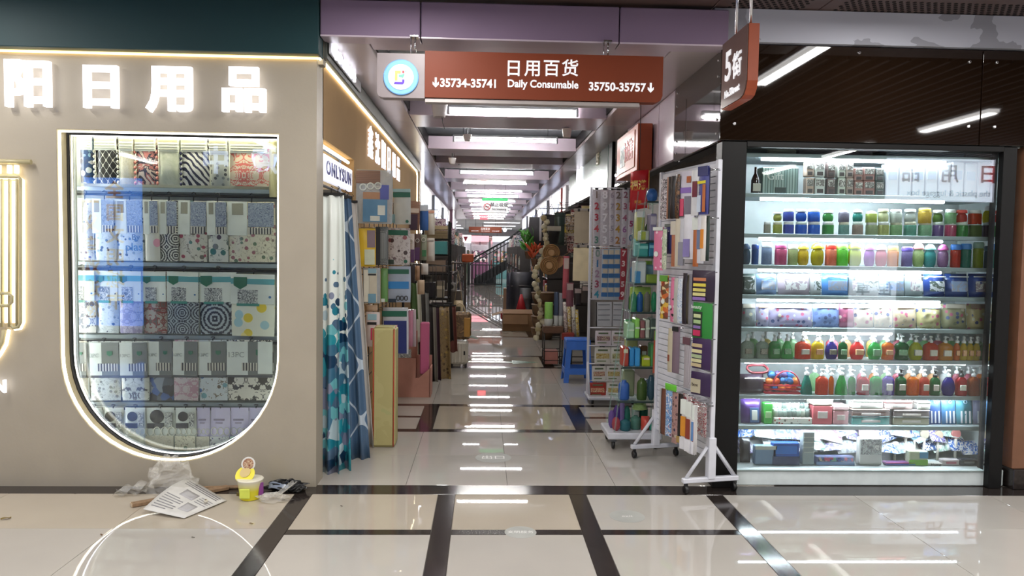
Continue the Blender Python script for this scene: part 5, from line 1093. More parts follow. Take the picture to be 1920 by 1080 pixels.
# wire grid behind the hanging packs
gr = empty('wire_grid', 'dark wire grid panel on the tan wall behind the hanging packs', 'wire grid', (XC + 0.03, 7.0, 0.2))
for k in range(11): obj('wire', MB().tube([(0, -1.0, k * 0.18), (0, 1.6, k * 0.18)], 0.004, 4), black_plastic, gr)
for k in range(10): obj('wire', MB().tube([(0, -1.0 + k * 0.288, 0), (0, -1.0 + k * 0.288, 1.8)], 0.004, 4), black_plastic, gr)
GW = 'bathroom packs hanging on the west grid'
hdr = plain('#2f6f5c'); blue1 = pat('blue_band', 'gradz', ['#2a4f9c', '#2f7fd0', '#3a8fd8'], 1, w=0.05)
brown_wood = pat('brown_wood_card', 'stripez', ['#6a4a3a', '#9c7a64', '#7c5a48'], 22)
clear_bag = film_mat('clear_bag', '#dfe6ea', 0.45, 0.1, bump=(30, 0.4))
WEST = [
    ('organiser_pack', 'clear organiser pack with brown card, white rings and a blue pouch', 668, 736, 318, 420, 6.0, 0.06, clear_bag, [('header_card', 0.0, 0.02, 0.66, 0.26, brown_wood), ('R', 'ring', 0.2, 0.33, 0.085, 0.02, white_card, 1), ('R', 'ring', 0.4, 0.31, 0.085, 0.02, white_card, 1), ('R', 'ring', 0.6, 0.3, 0.085, 0.02, white_card, 1), ('tan_card', 0.2, 0.42, 0.7, 0.56, plain('#b58a68')), ('blue_pouch', 0.2, 0.55, 0.86, 0.97, plain('#5f8fb4', 0.2)), ('violet_strap', 0.66, 0.28, 0.9, 0.55, plain('#5a64b0')), ('white_label', 0.6, 0.66, 0.8, 0.84, white_card), ('white_label', 0.4, 0.86, 0.66, 0.95, white_card)]),
    ('bath_pack', 'white bath pack with teal header beside the organiser pack', 738, 770, 354, 421, 6.55, 0.04, plain('#d8dcd8'), [('header', 0, 0.1, 1, 0.24, hdr), ('pale_top', 0, 0, 1, 0.09, plain('#a8ccd0')), ('O', 'round_mark', 0.8, 0.92, 0.09, hdr), ('dark_mark', -0.2, 0.72, 0.1, 0.96, plain('#8db4bc'))]),
    ('bath_pack', 'yellow printed bath pack under the organiser pack', 670, 704, 428, 500, 6.02, 0.05, pat('yellow_fade', 'gradz', ['#dcd8b8', '#e6dcae', '#e8c43a'], 1, w=0.12), [('photo_patch', 0.55, 0.05, 0.98, 0.5, plain('#8d7a84')), ('white_label', 0.4, 0.55, 0.95, 0.95, plain('#d4dcc4'))]),
    ('bath_pack', 'grey mesh bath pack with black spine beside the yellow pack', 706, 728, 425, 497, 6.1, 0.05, pat('grey_mesh', 'grid', ['#7c8080', '#8d9090', '#5a5e5e'], 40), [('black_spine', 0.0, 0.0, 0.35, 1, black_card)]),
    ('bath_pack', 'white floral bath pack with green header on the west grid', 727, 769, 427, 497, 6.5, 0.04, pat('magnolia_print', 'floral', ['#d8d2d2', '#a85a68', '#5a4a4c', '#c9b8b8', '#8d7a7c'], 16, w=0.3), [('header', 0.02, 0.06, 0.9, 0.2, hdr), ('dark_label', 0.04, 0.86, 0.3, 0.98, plain('#3a4a44')), ('O', 'round_mark', 0.82, 0.9, 0.08, hdr)]),
    ('bath_pack', 'clear pack of cream towels with blue label on the west grid', 681, 713, 502, 569, 6.05, 0.06, clear_bag, [('towel', 0.05, 0.05, 0.35, 0.95, plain('#dcd8c8')), ('towel', 0.36, 0.05, 0.8, 0.95, plain('#c9c2b0')), ('blue_label', 0.3, 0.02, 0.78, 0.15, plain('#8db4c4')), ('black_band', 0.3, 0.16, 0.76, 0.21, black_card), ('blue_foot', 0.3, 0.72, 0.75, 0.98, plain('#6f9ab0'))]),
    ('bath_pack', 'narrow green striped pack between the towel pack and blue set', 714, 727, 503, 566, 6.2, 0.04, plain('#6a9a5a'), [('white_foot', 0.1, 0.9, 0.6, 1.0, white_card)]),
    ('bath_pack', 'blue bath set pack with green header and three rings', 728, 770, 499, 567, 6.5, 0.04, plain('#b4c0d4'), [('header', 0.0, 0.08, 0.92, 0.21, hdr), ('blue_band', 0.02, 0.42, 0.92, 0.62, blue1), ('R', 'ring', 0.45, 0.88, 0.07, 0.02, black_card, 1.4), ('R', 'ring', 0.62, 0.88, 0.07, 0.02, black_card, 1.4), ('R', 'ring', 0.8, 0.88, 0.07, 0.02, black_card, 1.4), ('dark_foot', 0.02, 0.9, 0.36, 1, plain('#2a3a4c'))]),
    ('bath_pack', 'navy blue bath set pack with green header near the foam block', 718, 766, 576, 664, 6.45, 0.05, plain('#c8ccd2'), [('header', 0.0, 0.07, 0.95, 0.19, hdr), ('navy_panel', 0.06, 0.28, 0.94, 0.98, plain('#2f3a7c'))]),
    ('bath_pack', 'pink labelled white pack tucked behind the foam block', 686, 712, 585, 650, 6.1, 0.05, plain('#d4c4c0'), [('blue_label', 0.15, 0.05, 0.8, 0.22, plain('#9cc0cc')), ('black_band', 0.15, 0.28, 0.8, 0.36, black_card), ('pink_patch', 0.4, 0.45, 0.95, 0.8, plain('#c03a5c'))]),
    ('folded_towels', 'folded cream towels between two packs on the west grid', 684, 708, 572, 584, 6.2, 0.1, plain('#d8b898'), []),
    ('comb_pack', 'brown and purple comb pack high on the west grid', 767, 787, 377, 432, 7.6, 0.04, brown_wood, [('purple_panel', 0.1, 0.45, 0.8, 0.98, plain('#3a2638')), ('white_rings', 0.05, 0.25, 0.9, 0.4, plain('#c9bcae'))]),
    ('comb_pack', 'bright blue hanging pack beside the brown comb pack', 787, 803, 384, 432, 7.7, 0.04, plain('#2f5c9c'), [('white_top', 0, 0, 1, 0.24, plain('#c4ccd4'))]),
    ('hanger_pack', 'white upright pack next to the blue hanging pack', 801, 815, 394, 440, 8.0, 0.08, plain('#d6d0c2'), [('pink_band', 0, 0.02, 1, 0.12, plain('#d8a48c'))]),
    ('hanger_pack', 'white upright pack below the other white upright pack', 800, 815, 446, 490, 8.0, 0.08, plain('#d2ccc4'), [('grey_line', 0.1, 0.1, 0.9, 0.16, plain('#a09a94'))]),
    ('ring_pack', 'white ring pack in the middle of the west grid', 766, 777, 438, 492, 7.5, 0.04, plain('#cfc6c0'), [('R', 'ring', 0.5, 0.25, 0.3, 0.05, plain('#e6e2da'), 1), ('purple_panel', 0.4, 0.55, 1, 1, plain('#6a4a78'))]),
    ('ring_pack', 'dark ring pack with purple panel in the middle of the west grid', 777, 788, 438, 490, 7.6, 0.04, plain('#5a4440'), [('R', 'ring', 0.5, 0.25, 0.3, 0.05, plain('#d6d0c8'), 1), ('purple_panel', 0.1, 0.5, 0.9, 0.95, plain('#553060'))]),
    ('ring_pack', 'grey green ring pack with leaf print beside the white uprights', 788, 800, 440, 488, 7.7, 0.04, plain('#8d9480'), [('R', 'ring', 0.5, 0.2, 0.3, 0.05, plain('#d6d0c8'), 1), ('leaf_print', 0.3, 0.6, 0.9, 0.85, plain('#3a7a4c'))]),
    ('hook_pack', 'dark bundle of hooks hanging in the middle row', 768, 778, 496, 530, 7.6, 0.05, plain('#33292a'), []), ('hook_pack', 'tan bundle of hooks hanging beside the dark bundle', 779, 787, 498, 526, 7.7, 0.05, plain('#b08a6c'), []),
    ('hook_pack', 'white box of hooks hanging beside the tan bundle', 790, 803, 494, 515, 7.8, 0.06, plain('#d4d0cc'), []), ('hook_pack', 'cream bundle of cords hanging below the white box', 783, 796, 525, 552, 7.7, 0.05, plain('#c4ac90'), []),
    ('bath_mat', 'folded pink bath mat hanging behind the navy set', 764, 774, 582, 650, 7.0, 0.1, plain('#c98aa0', 0.7), []), ('bath_mat', 'folded pale pink bath mat beside the pink one', 773, 780, 580, 650, 7.1, 0.1, plain('#c0aeb4', 0.7), []),
]
for it in WEST:
    nm, lb, x0, x1, y0, y1, Y, d, m, L = it
    o = pack(nm, lb, 'hanging pack', GW, x0, x1, y0, y1, Y, d, m, L, rz=R_.uniform(-0.08, 0.12))
    hh = o.dimensions.z / 2
    obj('peg', MB().tube([(0, d / 2, hh * 0.96), (-(o.location.x - XC - 0.03), d / 2 + 0.02, hh * 0.96)], 0.004, 4), chrome, o)
# salmon display stand and the printed box in it
a = F(745, 746); b = F(800, 742); o = empty('display_stand', 'salmon pink cut-out display stand on the aisle floor', 'display stand', ((a.x + b.x) / 2 - 0.01, 7.6, 0)); W = b.x - a.x + 0.10; H = P(770, 612, 7.5).z
sal = mat('salmon_board', '#c08a7a', 0.55)
obj('back_board', MB().prism([(-W / 2, 0.001), (W / 2, 0.001), (W / 2, H * 0.55), (W * 0.1, H * 0.55), (W * 0.1, H * 0.9), (-W / 2, H * 0.9)], 0.16, 0.18), sal, o)
obj('front_board', MB().prism([(-W / 2, 0.001), (W / 2, 0.001), (W / 2, H * 0.42), (W * 0.2, H * 0.27), (W * 0.12, H * 0.27), (W * 0.12, H * 0.55), (-W / 2, H * 0.55)], -0.1, -0.085), sal, o)
for s in (-1, 1): obj('side_board', MB().box((s * W / 2, 0.03, H * 0.21), (0.012, 0.26, H * 0.41)), sal, o)
obj('black_letters', MB().box((-W * 0.2, -0.102, H * 0.62), (W * 0.4, 0.004, H * 0.12)), PT['gravel'], o)
p0, p1 = P(784, 607, 7.45), P(804, 706, 7.45)
tag(obj('printed_box', MB().box((0, 0, 0), (p1.x - p0.x - 0.02, 0.10, p0.z - p1.z), 0.01), pat('pink_print', 'gradz', ['#c0506c', '#9aa8b8', '#b4b8c8', '#b84a78', '#d06a94'], 1, w=0.26), loc=((p0.x + p1.x) / 2, 7.62, (p0.z + p1.z) / 2), rz=0.0), 'tall pink printed box leaning in the salmon stand', 'box')
# long cloth covers and bags on hangers
rk = empty('garment_rail', 'black garment rail with hanging covers along the west wall', 'garment rail', (-0.82, 8.6, 0))
GR = [(768, 776, 530, 600, 7.95, '#5a7a4a', 'green'), (776, 784, 527, 640, 8.0, '#d2d0c0', 'white edged'), (783, 793, 545, 705, 8.1, '#33302c', 'charcoal'), (791, 799, 548, 700, 8.2, '#7c7c78', 'grey'), (797, 807, 572, 716, 8.3, '#2a2422', 'black'), (805, 813, 575, 722, 8.4, '#8a8378', 'stone grey'), (811, 819, 576, 722, 8.5, '#3a1f2c', 'dark plum'),
      (817, 838, 574, 722, 8.6, None, 'gold patterned'), (833, 843, 570, 640, 8.75, '#26221f', 'black short'), (840, 850, 574, 660, 8.9, '#6a3a32', 'russet')]
COVERS = []
for x0, x1, y0, y1, Y, c, wd in GR:
    m = plain(c, 0.7, 0) if c else pat('gold_brocade', 'floral', ['#8d7650', '#c9a85a', '#5a4632', '#b08a4c', '#6a553a'], 22, w=0.35)
    z_ = max(F(900, 540).z + 0.05, P(x0, y1, Y).z)
    q = curtain(f'{wd} cloth cover hanging on the black garment rail', Y, (x0, x1 + 4, y0), (x0 + 2, x1 + 8, min(y1, 720)), m, 1.2, 0.02, 'cloth covers on the garment rail', 'cloth_cover', 'cloth cover', ph=Y); COVERS.append(q)
obj('rail_bar', MB().tube([(0, -0.75, 1.32), (0, 0.5, 1.32)], 0.012, 6), black_plastic, rk)
for y in (-0.72, 0.47): obj('post', MB().tube([(-0.02, y, 0), (-0.02, y, 1.32)], 0.014, 6), black_plastic, rk)
for q in COVERS:
    g = MB().tube([(0, 0, 0.01), (0, 0, 1.30 - q.location.z), (-0.82 - q.location.x, 0, 1.325 - q.location.z)], 0.004, 5); obj('hanger', g, black_plastic, q)
# suitcase, bag on it, handbag
def suitcase(label, px0, px1, py0, Y, col, d=0.22):
    a, b = P(px0, py0, Y), P(px1, py0, Y); w_, h_ = b.x - a.x, a.z - 0.05
    o = empty('suitcase', label, 'suitcase', ((a.x + b.x) / 2, Y + d / 2, 0)); m = mat('case_' + col[1:], col, 0.35)
    obj('shell', MB().box((0, 0, 0.05 + h_ / 2), (w_, d, h_), 0.03), m, o)
    for k in range(5): obj('rib', MB().box((-w_ * 0.36 + k * w_ * 0.18, -d / 2, 0.05 + h_ / 2), (0.014, 0.012, h_ * 0.86), 0.004), m, o)
    for sx in (-1, 1):
        for sy in (-1, 1): obj('wheel', MB().lathe([(0.024, -0.012), (0.026, 0), (0.024, 0.012)], 10), black_plastic, o, loc=(sx * (w_ / 2 - 0.03), sy * (d / 2 - 0.03), 0.027), rot=(0, PI / 2, 0))
    obj('latch', MB().box((w_ * 0.3, -d / 2 - 0.004, 0.05 + h_ * 0.5), (0.02, 0.01, 0.05), 0.002), black_plastic, o)
    obj('handle', MB().tube([(-0.05, 0, 0.05 + h_), (-0.05, 0, 0.075 + h_), (0.05, 0, 0.075 + h_), (0.05, 0, 0.05 + h_)], 0.008, 6), black_plastic, o)
    return o
suitcase('cream ribbed suitcase on wheels by the garment rail', 843, 878, 640, 9.35, '#c6c0b2')
a, b = P(845, 586, 9.3), P(883, 638, 9.3); o = empty('travel_bag', 'brown and tan travel bag resting on the cream suitcase', 'bag', ((a.x + b.x) / 2, 9.45, b.z)); W, H = b.x - a.x, a.z - b.z
obj('body', MB().box((0, 0, H / 2), (W, 0.18, H), 0.035), pat('bag_leather', 'blotch', ['#6a5238', '#7c6042', '#5a4630', '#8d6c44'], 8, 0.5), o); obj('gold_panel', MB().box((W * 0.3, -0.09, H * 0.45), (W * 0.3, 0.01, H * 0.7), 0.004), plain('#b0843c'), o)
obj('handle', MB().tube([(0.07 * math.cos(t) - 0.02, -0.05, H - 0.01 + 0.12 * math.sin(t)) for t in [k * PI / 8 for k in range(9)]], 0.009, 6), plain('#c4b08c'), o)
a, b = P(851, 545, 9.9), P(868, 590, 9.9); o = empty('shoulder_bag', 'beige shoulder bag hanging over the brown travel bag', 'bag', ((a.x + b.x) / 2, 9.9, b.z)); W, H = b.x - a.x, a.z - b.z
obj('body', MB().pillow(W, H * 0.6, 0.08), plain('#b8a684'), o, loc=(0, 0, H * 0.3)); obj('strap', MB().tube([(-W * 0.4, 0, H * 0.55), (0, 0.0, H * 1.8), (W * 0.4, 0, H * 0.55)], 0.008, 5), plain('#c4b494'), o); obj('hook', MB().tube([(0, 0, H * 1.79), (-0.2, 0.0, H * 1.82)], 0.006, 5), chrome, o); obj('dark_flap', MB().box((0, -0.04, H * 0.25), (W * 0.5, 0.02, H * 0.2), 0.005), plain('#3f3a2c'), o)
# black shelf unit with boxes
a, b = P(812, 600, 9.7), P(850, 600, 9.7); su = empty('shelf_unit', 'black open shelf unit against the west wall', 'shelf unit', (-0.62, 9.95, 0)); SU = Vector(su.location); W = 0.34
for x in (-W / 2, W / 2):
    for y in (-0.2, 0.2): obj('post', MB().box((x, y, 0.93), (0.025, 0.025, 1.86), 0.003), black_frame, su)
for z in (0.15, 0.5, 0.85, 1.17, 1.42, 1.62): obj('shelf', MB().box((0, 0, z), (W, 0.42, 0.018), 0.003), black_frame, su)
def onshelf(nm, lb, cat, x, z, w_, d, h, m, L=(), y=-0.08, rz=0.0, b=0.004):
    o = obj(nm, MB().box((0, 0, 0), (w_, d, h), b), m, loc=SU + Vector((x, y, z + 0.0105 + h / 2)), rz=rz); tag(o, lb, cat)
    for q, l in enumerate(L): layer(o, w_, h, d, l, q)
    return o
onshelf('carton', 'olive brown flat carton on top of the black shelf unit', 'box', 0, 1.62, 0.3, 0.26, 0.11, plain('#7a6a4c'), [('line', 0, v, 1, v + 0.04, plain('#5f5238')) for v in (0.3, 0.6)])
onshelf('book_stack', 'cream topped stack of flat boxes on the olive carton', 'box', 0.02, 1.741, 0.26, 0.22, 0.05, plain('#b0a07c'))
onshelf('dark_box', 'dark brown box beside the teal box on the black shelf unit', 'box', -0.108, 1.42, 0.09, 0.3, 0.17, plain('#3a332c'))
p0, p1 = P(829, 472, 9.6), P(862, 500, 9.6)
o = onshelf('open_box', 'teal open carton with raised brown flaps on the shelf unit', 'box', 0.045, 1.42, 0.2, 0.3, 0.17, plain('#3f8486'), y=-0.1)
for s, an in ((-1, 0.5), (1, -0.4)): obj('flap', MB().box((s * 0.09, 0, 0.105), (0.006, 0.26, 0.03), 0.001), plain('#6a5140'), o, rot=(0, an, 0))
o = onshelf('framed_picture', 'brown framed tray standing below the teal carton', 'frame', 0, 1.17, 0.30, 0.03, 0.2, plain('#2b2422'), [('mat_panel', 0.08, 0.12, 0.92, 0.88, plain('#7c6a5a')), ('gold_line', 0.3, 0.42, 0.6, 0.46, plain('#a8865a'))], y=-0.18)
onshelf('tin', 'grey tin on the middle board of the shelf unit', 'tin', 0.06, 0.85, 0.1, 0.1, 0.22, plain('#8d8474'), [('band', 0, 0.3, 1, 0.5, plain('#b4a890'))]); onshelf('dark_box', 'black box beside the grey tin on the shelf unit', 'box', -0.08, 0.85, 0.14, 0.2, 0.2, plain('#23232a'))
o = onshelf('mirror_frame', 'tall white framed mirror leaning on the shelf unit', 'mirror', 0.03, 0.5, 0.22, 0.03, 0.32, plain('#c9c6c4'), [('glass', 0.12, 0.08, 0.88, 0.92, plain('#54484c', 0.15)), ('black_band', 0.15, 0.1, 0.85, 0.22, plain('#1f1a1c'))], y=-0.19)
onshelf('dark_box', 'dark green box on the low board of the shelf unit', 'box', 0, 0.15, 0.28, 0.3, 0.26, plain('#3a4038'))
p0, p1 = P(868, 476, 12.2), P(890, 492, 12.2)
tag(obj('orange_tray', MB().box((0, 0, 0), (p1.x - p0.x, 0.3, p0.z - p1.z), 0.015), plain('#c0562a'), loc=((p0.x + p1.x) / 2 - 0.02, 12.4, (p0.z + p1.z) / 2)), 'orange plastic tray on the far west stall table', 'tray')
o = empty('stall_table', 'dark stall table carrying the orange tray', 'table', (-0.52, 12.4, 0)); zt = (p0.z + p1.z) / 2 - (p0.z - p1.z) / 2 - 0.001
obj('tabletop', MB().box((0, 0, zt - 0.012), (0.5, 0.5, 0.024), 0.004), plain('#4a3a34'), o)
for sx in (-1, 1):
    for sy in (-1, 1): obj('leg', MB().box((sx * 0.22, sy * 0.22, (zt - 0.024) / 2), (0.03, 0.03, zt - 0.024), 0.003), plain('#3a2f2c'), o)
tag(obj('small_radio', MB().box((0, 0, 0), (0.14, 0.1, 0.13), 0.01), plain('#9c9a98'), loc=(-0.52, 12.2, zt - 0.4)), 'grey small appliance box under the dark stall table', 'appliance')
obj('speaker_face', MB().lathe([(0.04, 0), (0.04, 0.004)], 12), black_plastic, bpy.data.objects['small_radio'], loc=(0.0, -0.051, 0), rot=(PI / 2, 0, 0))
tag(obj('floor_crate', MB().box((0, 0, 0), (0.34, 0.34, zt - 0.4 - 0.066), 0.01), plain('#4c4440'), loc=(-0.52, 12.3, (zt - 0.466) / 2)), 'dark crate holding the small appliance box under the table', 'crate')
p = P(888, 640, 9.3); tag(obj('cloth_flap', MB().grid(lambda u, v: (0.16 * u - 0.03, 0.03 * v, -0.03 * u + 0.05 + 0.03 * math.sin(3 * u) * v), 6, 3, thick=0.003), plain('#8d9a90', 0.7), loc=(p.x - 0.07, 9.36, p.z)), 'grey green cloth corner sticking out beside the travel bag', 'cloth')
# ================================================================ AISLE, EAST SIDE: slat rack, acrylic rack, sticker rack, boards, stool
RA, RB = Vector((1.437, 4.562, 0)), Vector((1.275, 5.36, 0))
rd = (RB - RA).normalized(); rn = Vector((-rd.y, rd.x, 0)); RL = (RB - RA).length; RZ = math.atan2(rd.y, rd.x)
rack = empty('slat_rack', 'white slatted display rack on black casters beside the black corner post', 'display rack', RA, RZ)
ZTOP = PLN(1345, 300, RA, rn).z; ZBOT = 0.20
ns = int((ZTOP - ZBOT) / 0.042)
slm = MB().box((RL / 2, 0, 0), (RL - 0.04, 0.014, 0.0385), 0.003).mesh('slat')
for k in range(ns): obj('slat', slm, [white_metal], rack, loc=(0, 0, ZBOT + 0.03 + k * 0.042))
obj('back_sheet', MB().box((RL / 2, -0.014, (ZTOP + ZBOT) / 2), (RL - 0.04, 0.006, ZTOP - ZBOT), 0.001), mat('rack_grey', '#b4b6c2', 0.4), rack)
for i, x in enumerate((0.0, RL)):
    obj('post', MB().box((x, 0, (ZTOP + 0.1) / 2), (0.03, 0.03, ZTOP - 0.1), 0.003), white_metal, rack)
    ft = obj('foot', MB().box((x, 0.0, 0.085), (0.035, 0.38, 0.03), 0.004), white_metal, rack)
    obj('foot_sleeve', MB().box((x, 0, 0.22), (0.05, 0.05, 0.26), 0.004), white_metal, rack)
    for s in (-1, 1):
        obj('brace', MB().tube([(x, s * 0.165, 0.10), (x, s * 0.025, 0.29)], 0.014, 4), white_metal, rack)
        obj('caster', MB().lathe([(0.024, -0.012), (0.027, -0.006), (0.027, 0.006), (0.024, 0.012)], 12).box((0, 0, 0), (0.006, 0.006, 0.03)).box((0.03, 0, 0), (0.03, 0.024, 0.02), 0.004), black_plastic, rack, loc=(x, s * 0.165, 0.0285), rot=(PI / 2, -PI / 2, 0))
NA, NB_ = RA + rn * 0.10, None
GR_ = 'packs on pegs of the white slatted rack'
def rpack(nm, lb, px0, px1, y0, y1, m, L=(), off=0.10, d=0.025, turn=0.35, peg=True, w=None, group=GR_):
    off = off + R_.uniform(-0.02, 0.025) if nm != 'palette_card' else off
    turn = turn + R_.uniform(-0.22, 0.12)
    A = RA + rn * off
    a, b = PLN(px0, (y0 + y1) / 2, A, rn), PLN(px1, (y0 + y1) / 2, A, rn); c = (a + b) / 2; sa = (c - RA).dot(rd); c = c + rd * (min(max(sa, -0.03), RL - 0.03) - sa)
    zt, zb = PLN((px0 + px1) / 2, y0, A, rn).z, PLN((px0 + px1) / 2, y1, A, rn).z
    w_ = w or max(0.045, min(0.17, (a - b).length * (0.62 if nm != 'palette_card' else 0.62))); h_ = zt - zb
    o = obj(nm, MB().pillow(w_, h_, d, 4, 6, 6), m, loc=(c.x, c.y, (zt + zb) / 2), rz=-1.345 + turn); tag(o, lb, 'hanging pack', group)
    for q, l in enumerate(L): layer(o, w_, h_, d, l, q)
    if peg:
        p0 = Vector((0, 0, h_ / 2 - 0.012)); pw = o.location + p0; t = rn.dot(pw - RA) - 0.009; tgt = pw - rn * t
        M = Matrix.Rotation(-(-1.345 + turn), 3, 'Z'); obj('peg', MB().tube([p0 - M @ rn * 0.02, M @ (tgt - o.location)], 0.003, 4), chrome, o)
    return o
lace = pat('lace_print', 'blotch', ['#e6e2e4', '#3a3238', '#d0c8cc', '#8a7c84'], 26)
lep = pat('brown_brush', 'blotch', ['#3a2a22', '#6a4a34', '#241a18', '#8a6444'], 20)
hearts = pat('pink_hearts', 'dots', ['#d87a9c', '#2c2026', '#f0d0dc'], 24, w=0.26)
wpk = lambda c: [('white_head', 0.02, 0.0, 0.98, 0.3, white_card), ('colour_panel', 0.1, 0.34, 0.9, 0.74, plain(c)), ('white_foot', 0.02, 0.76, 0.98, 1.0, plain('#dcdce2'))]
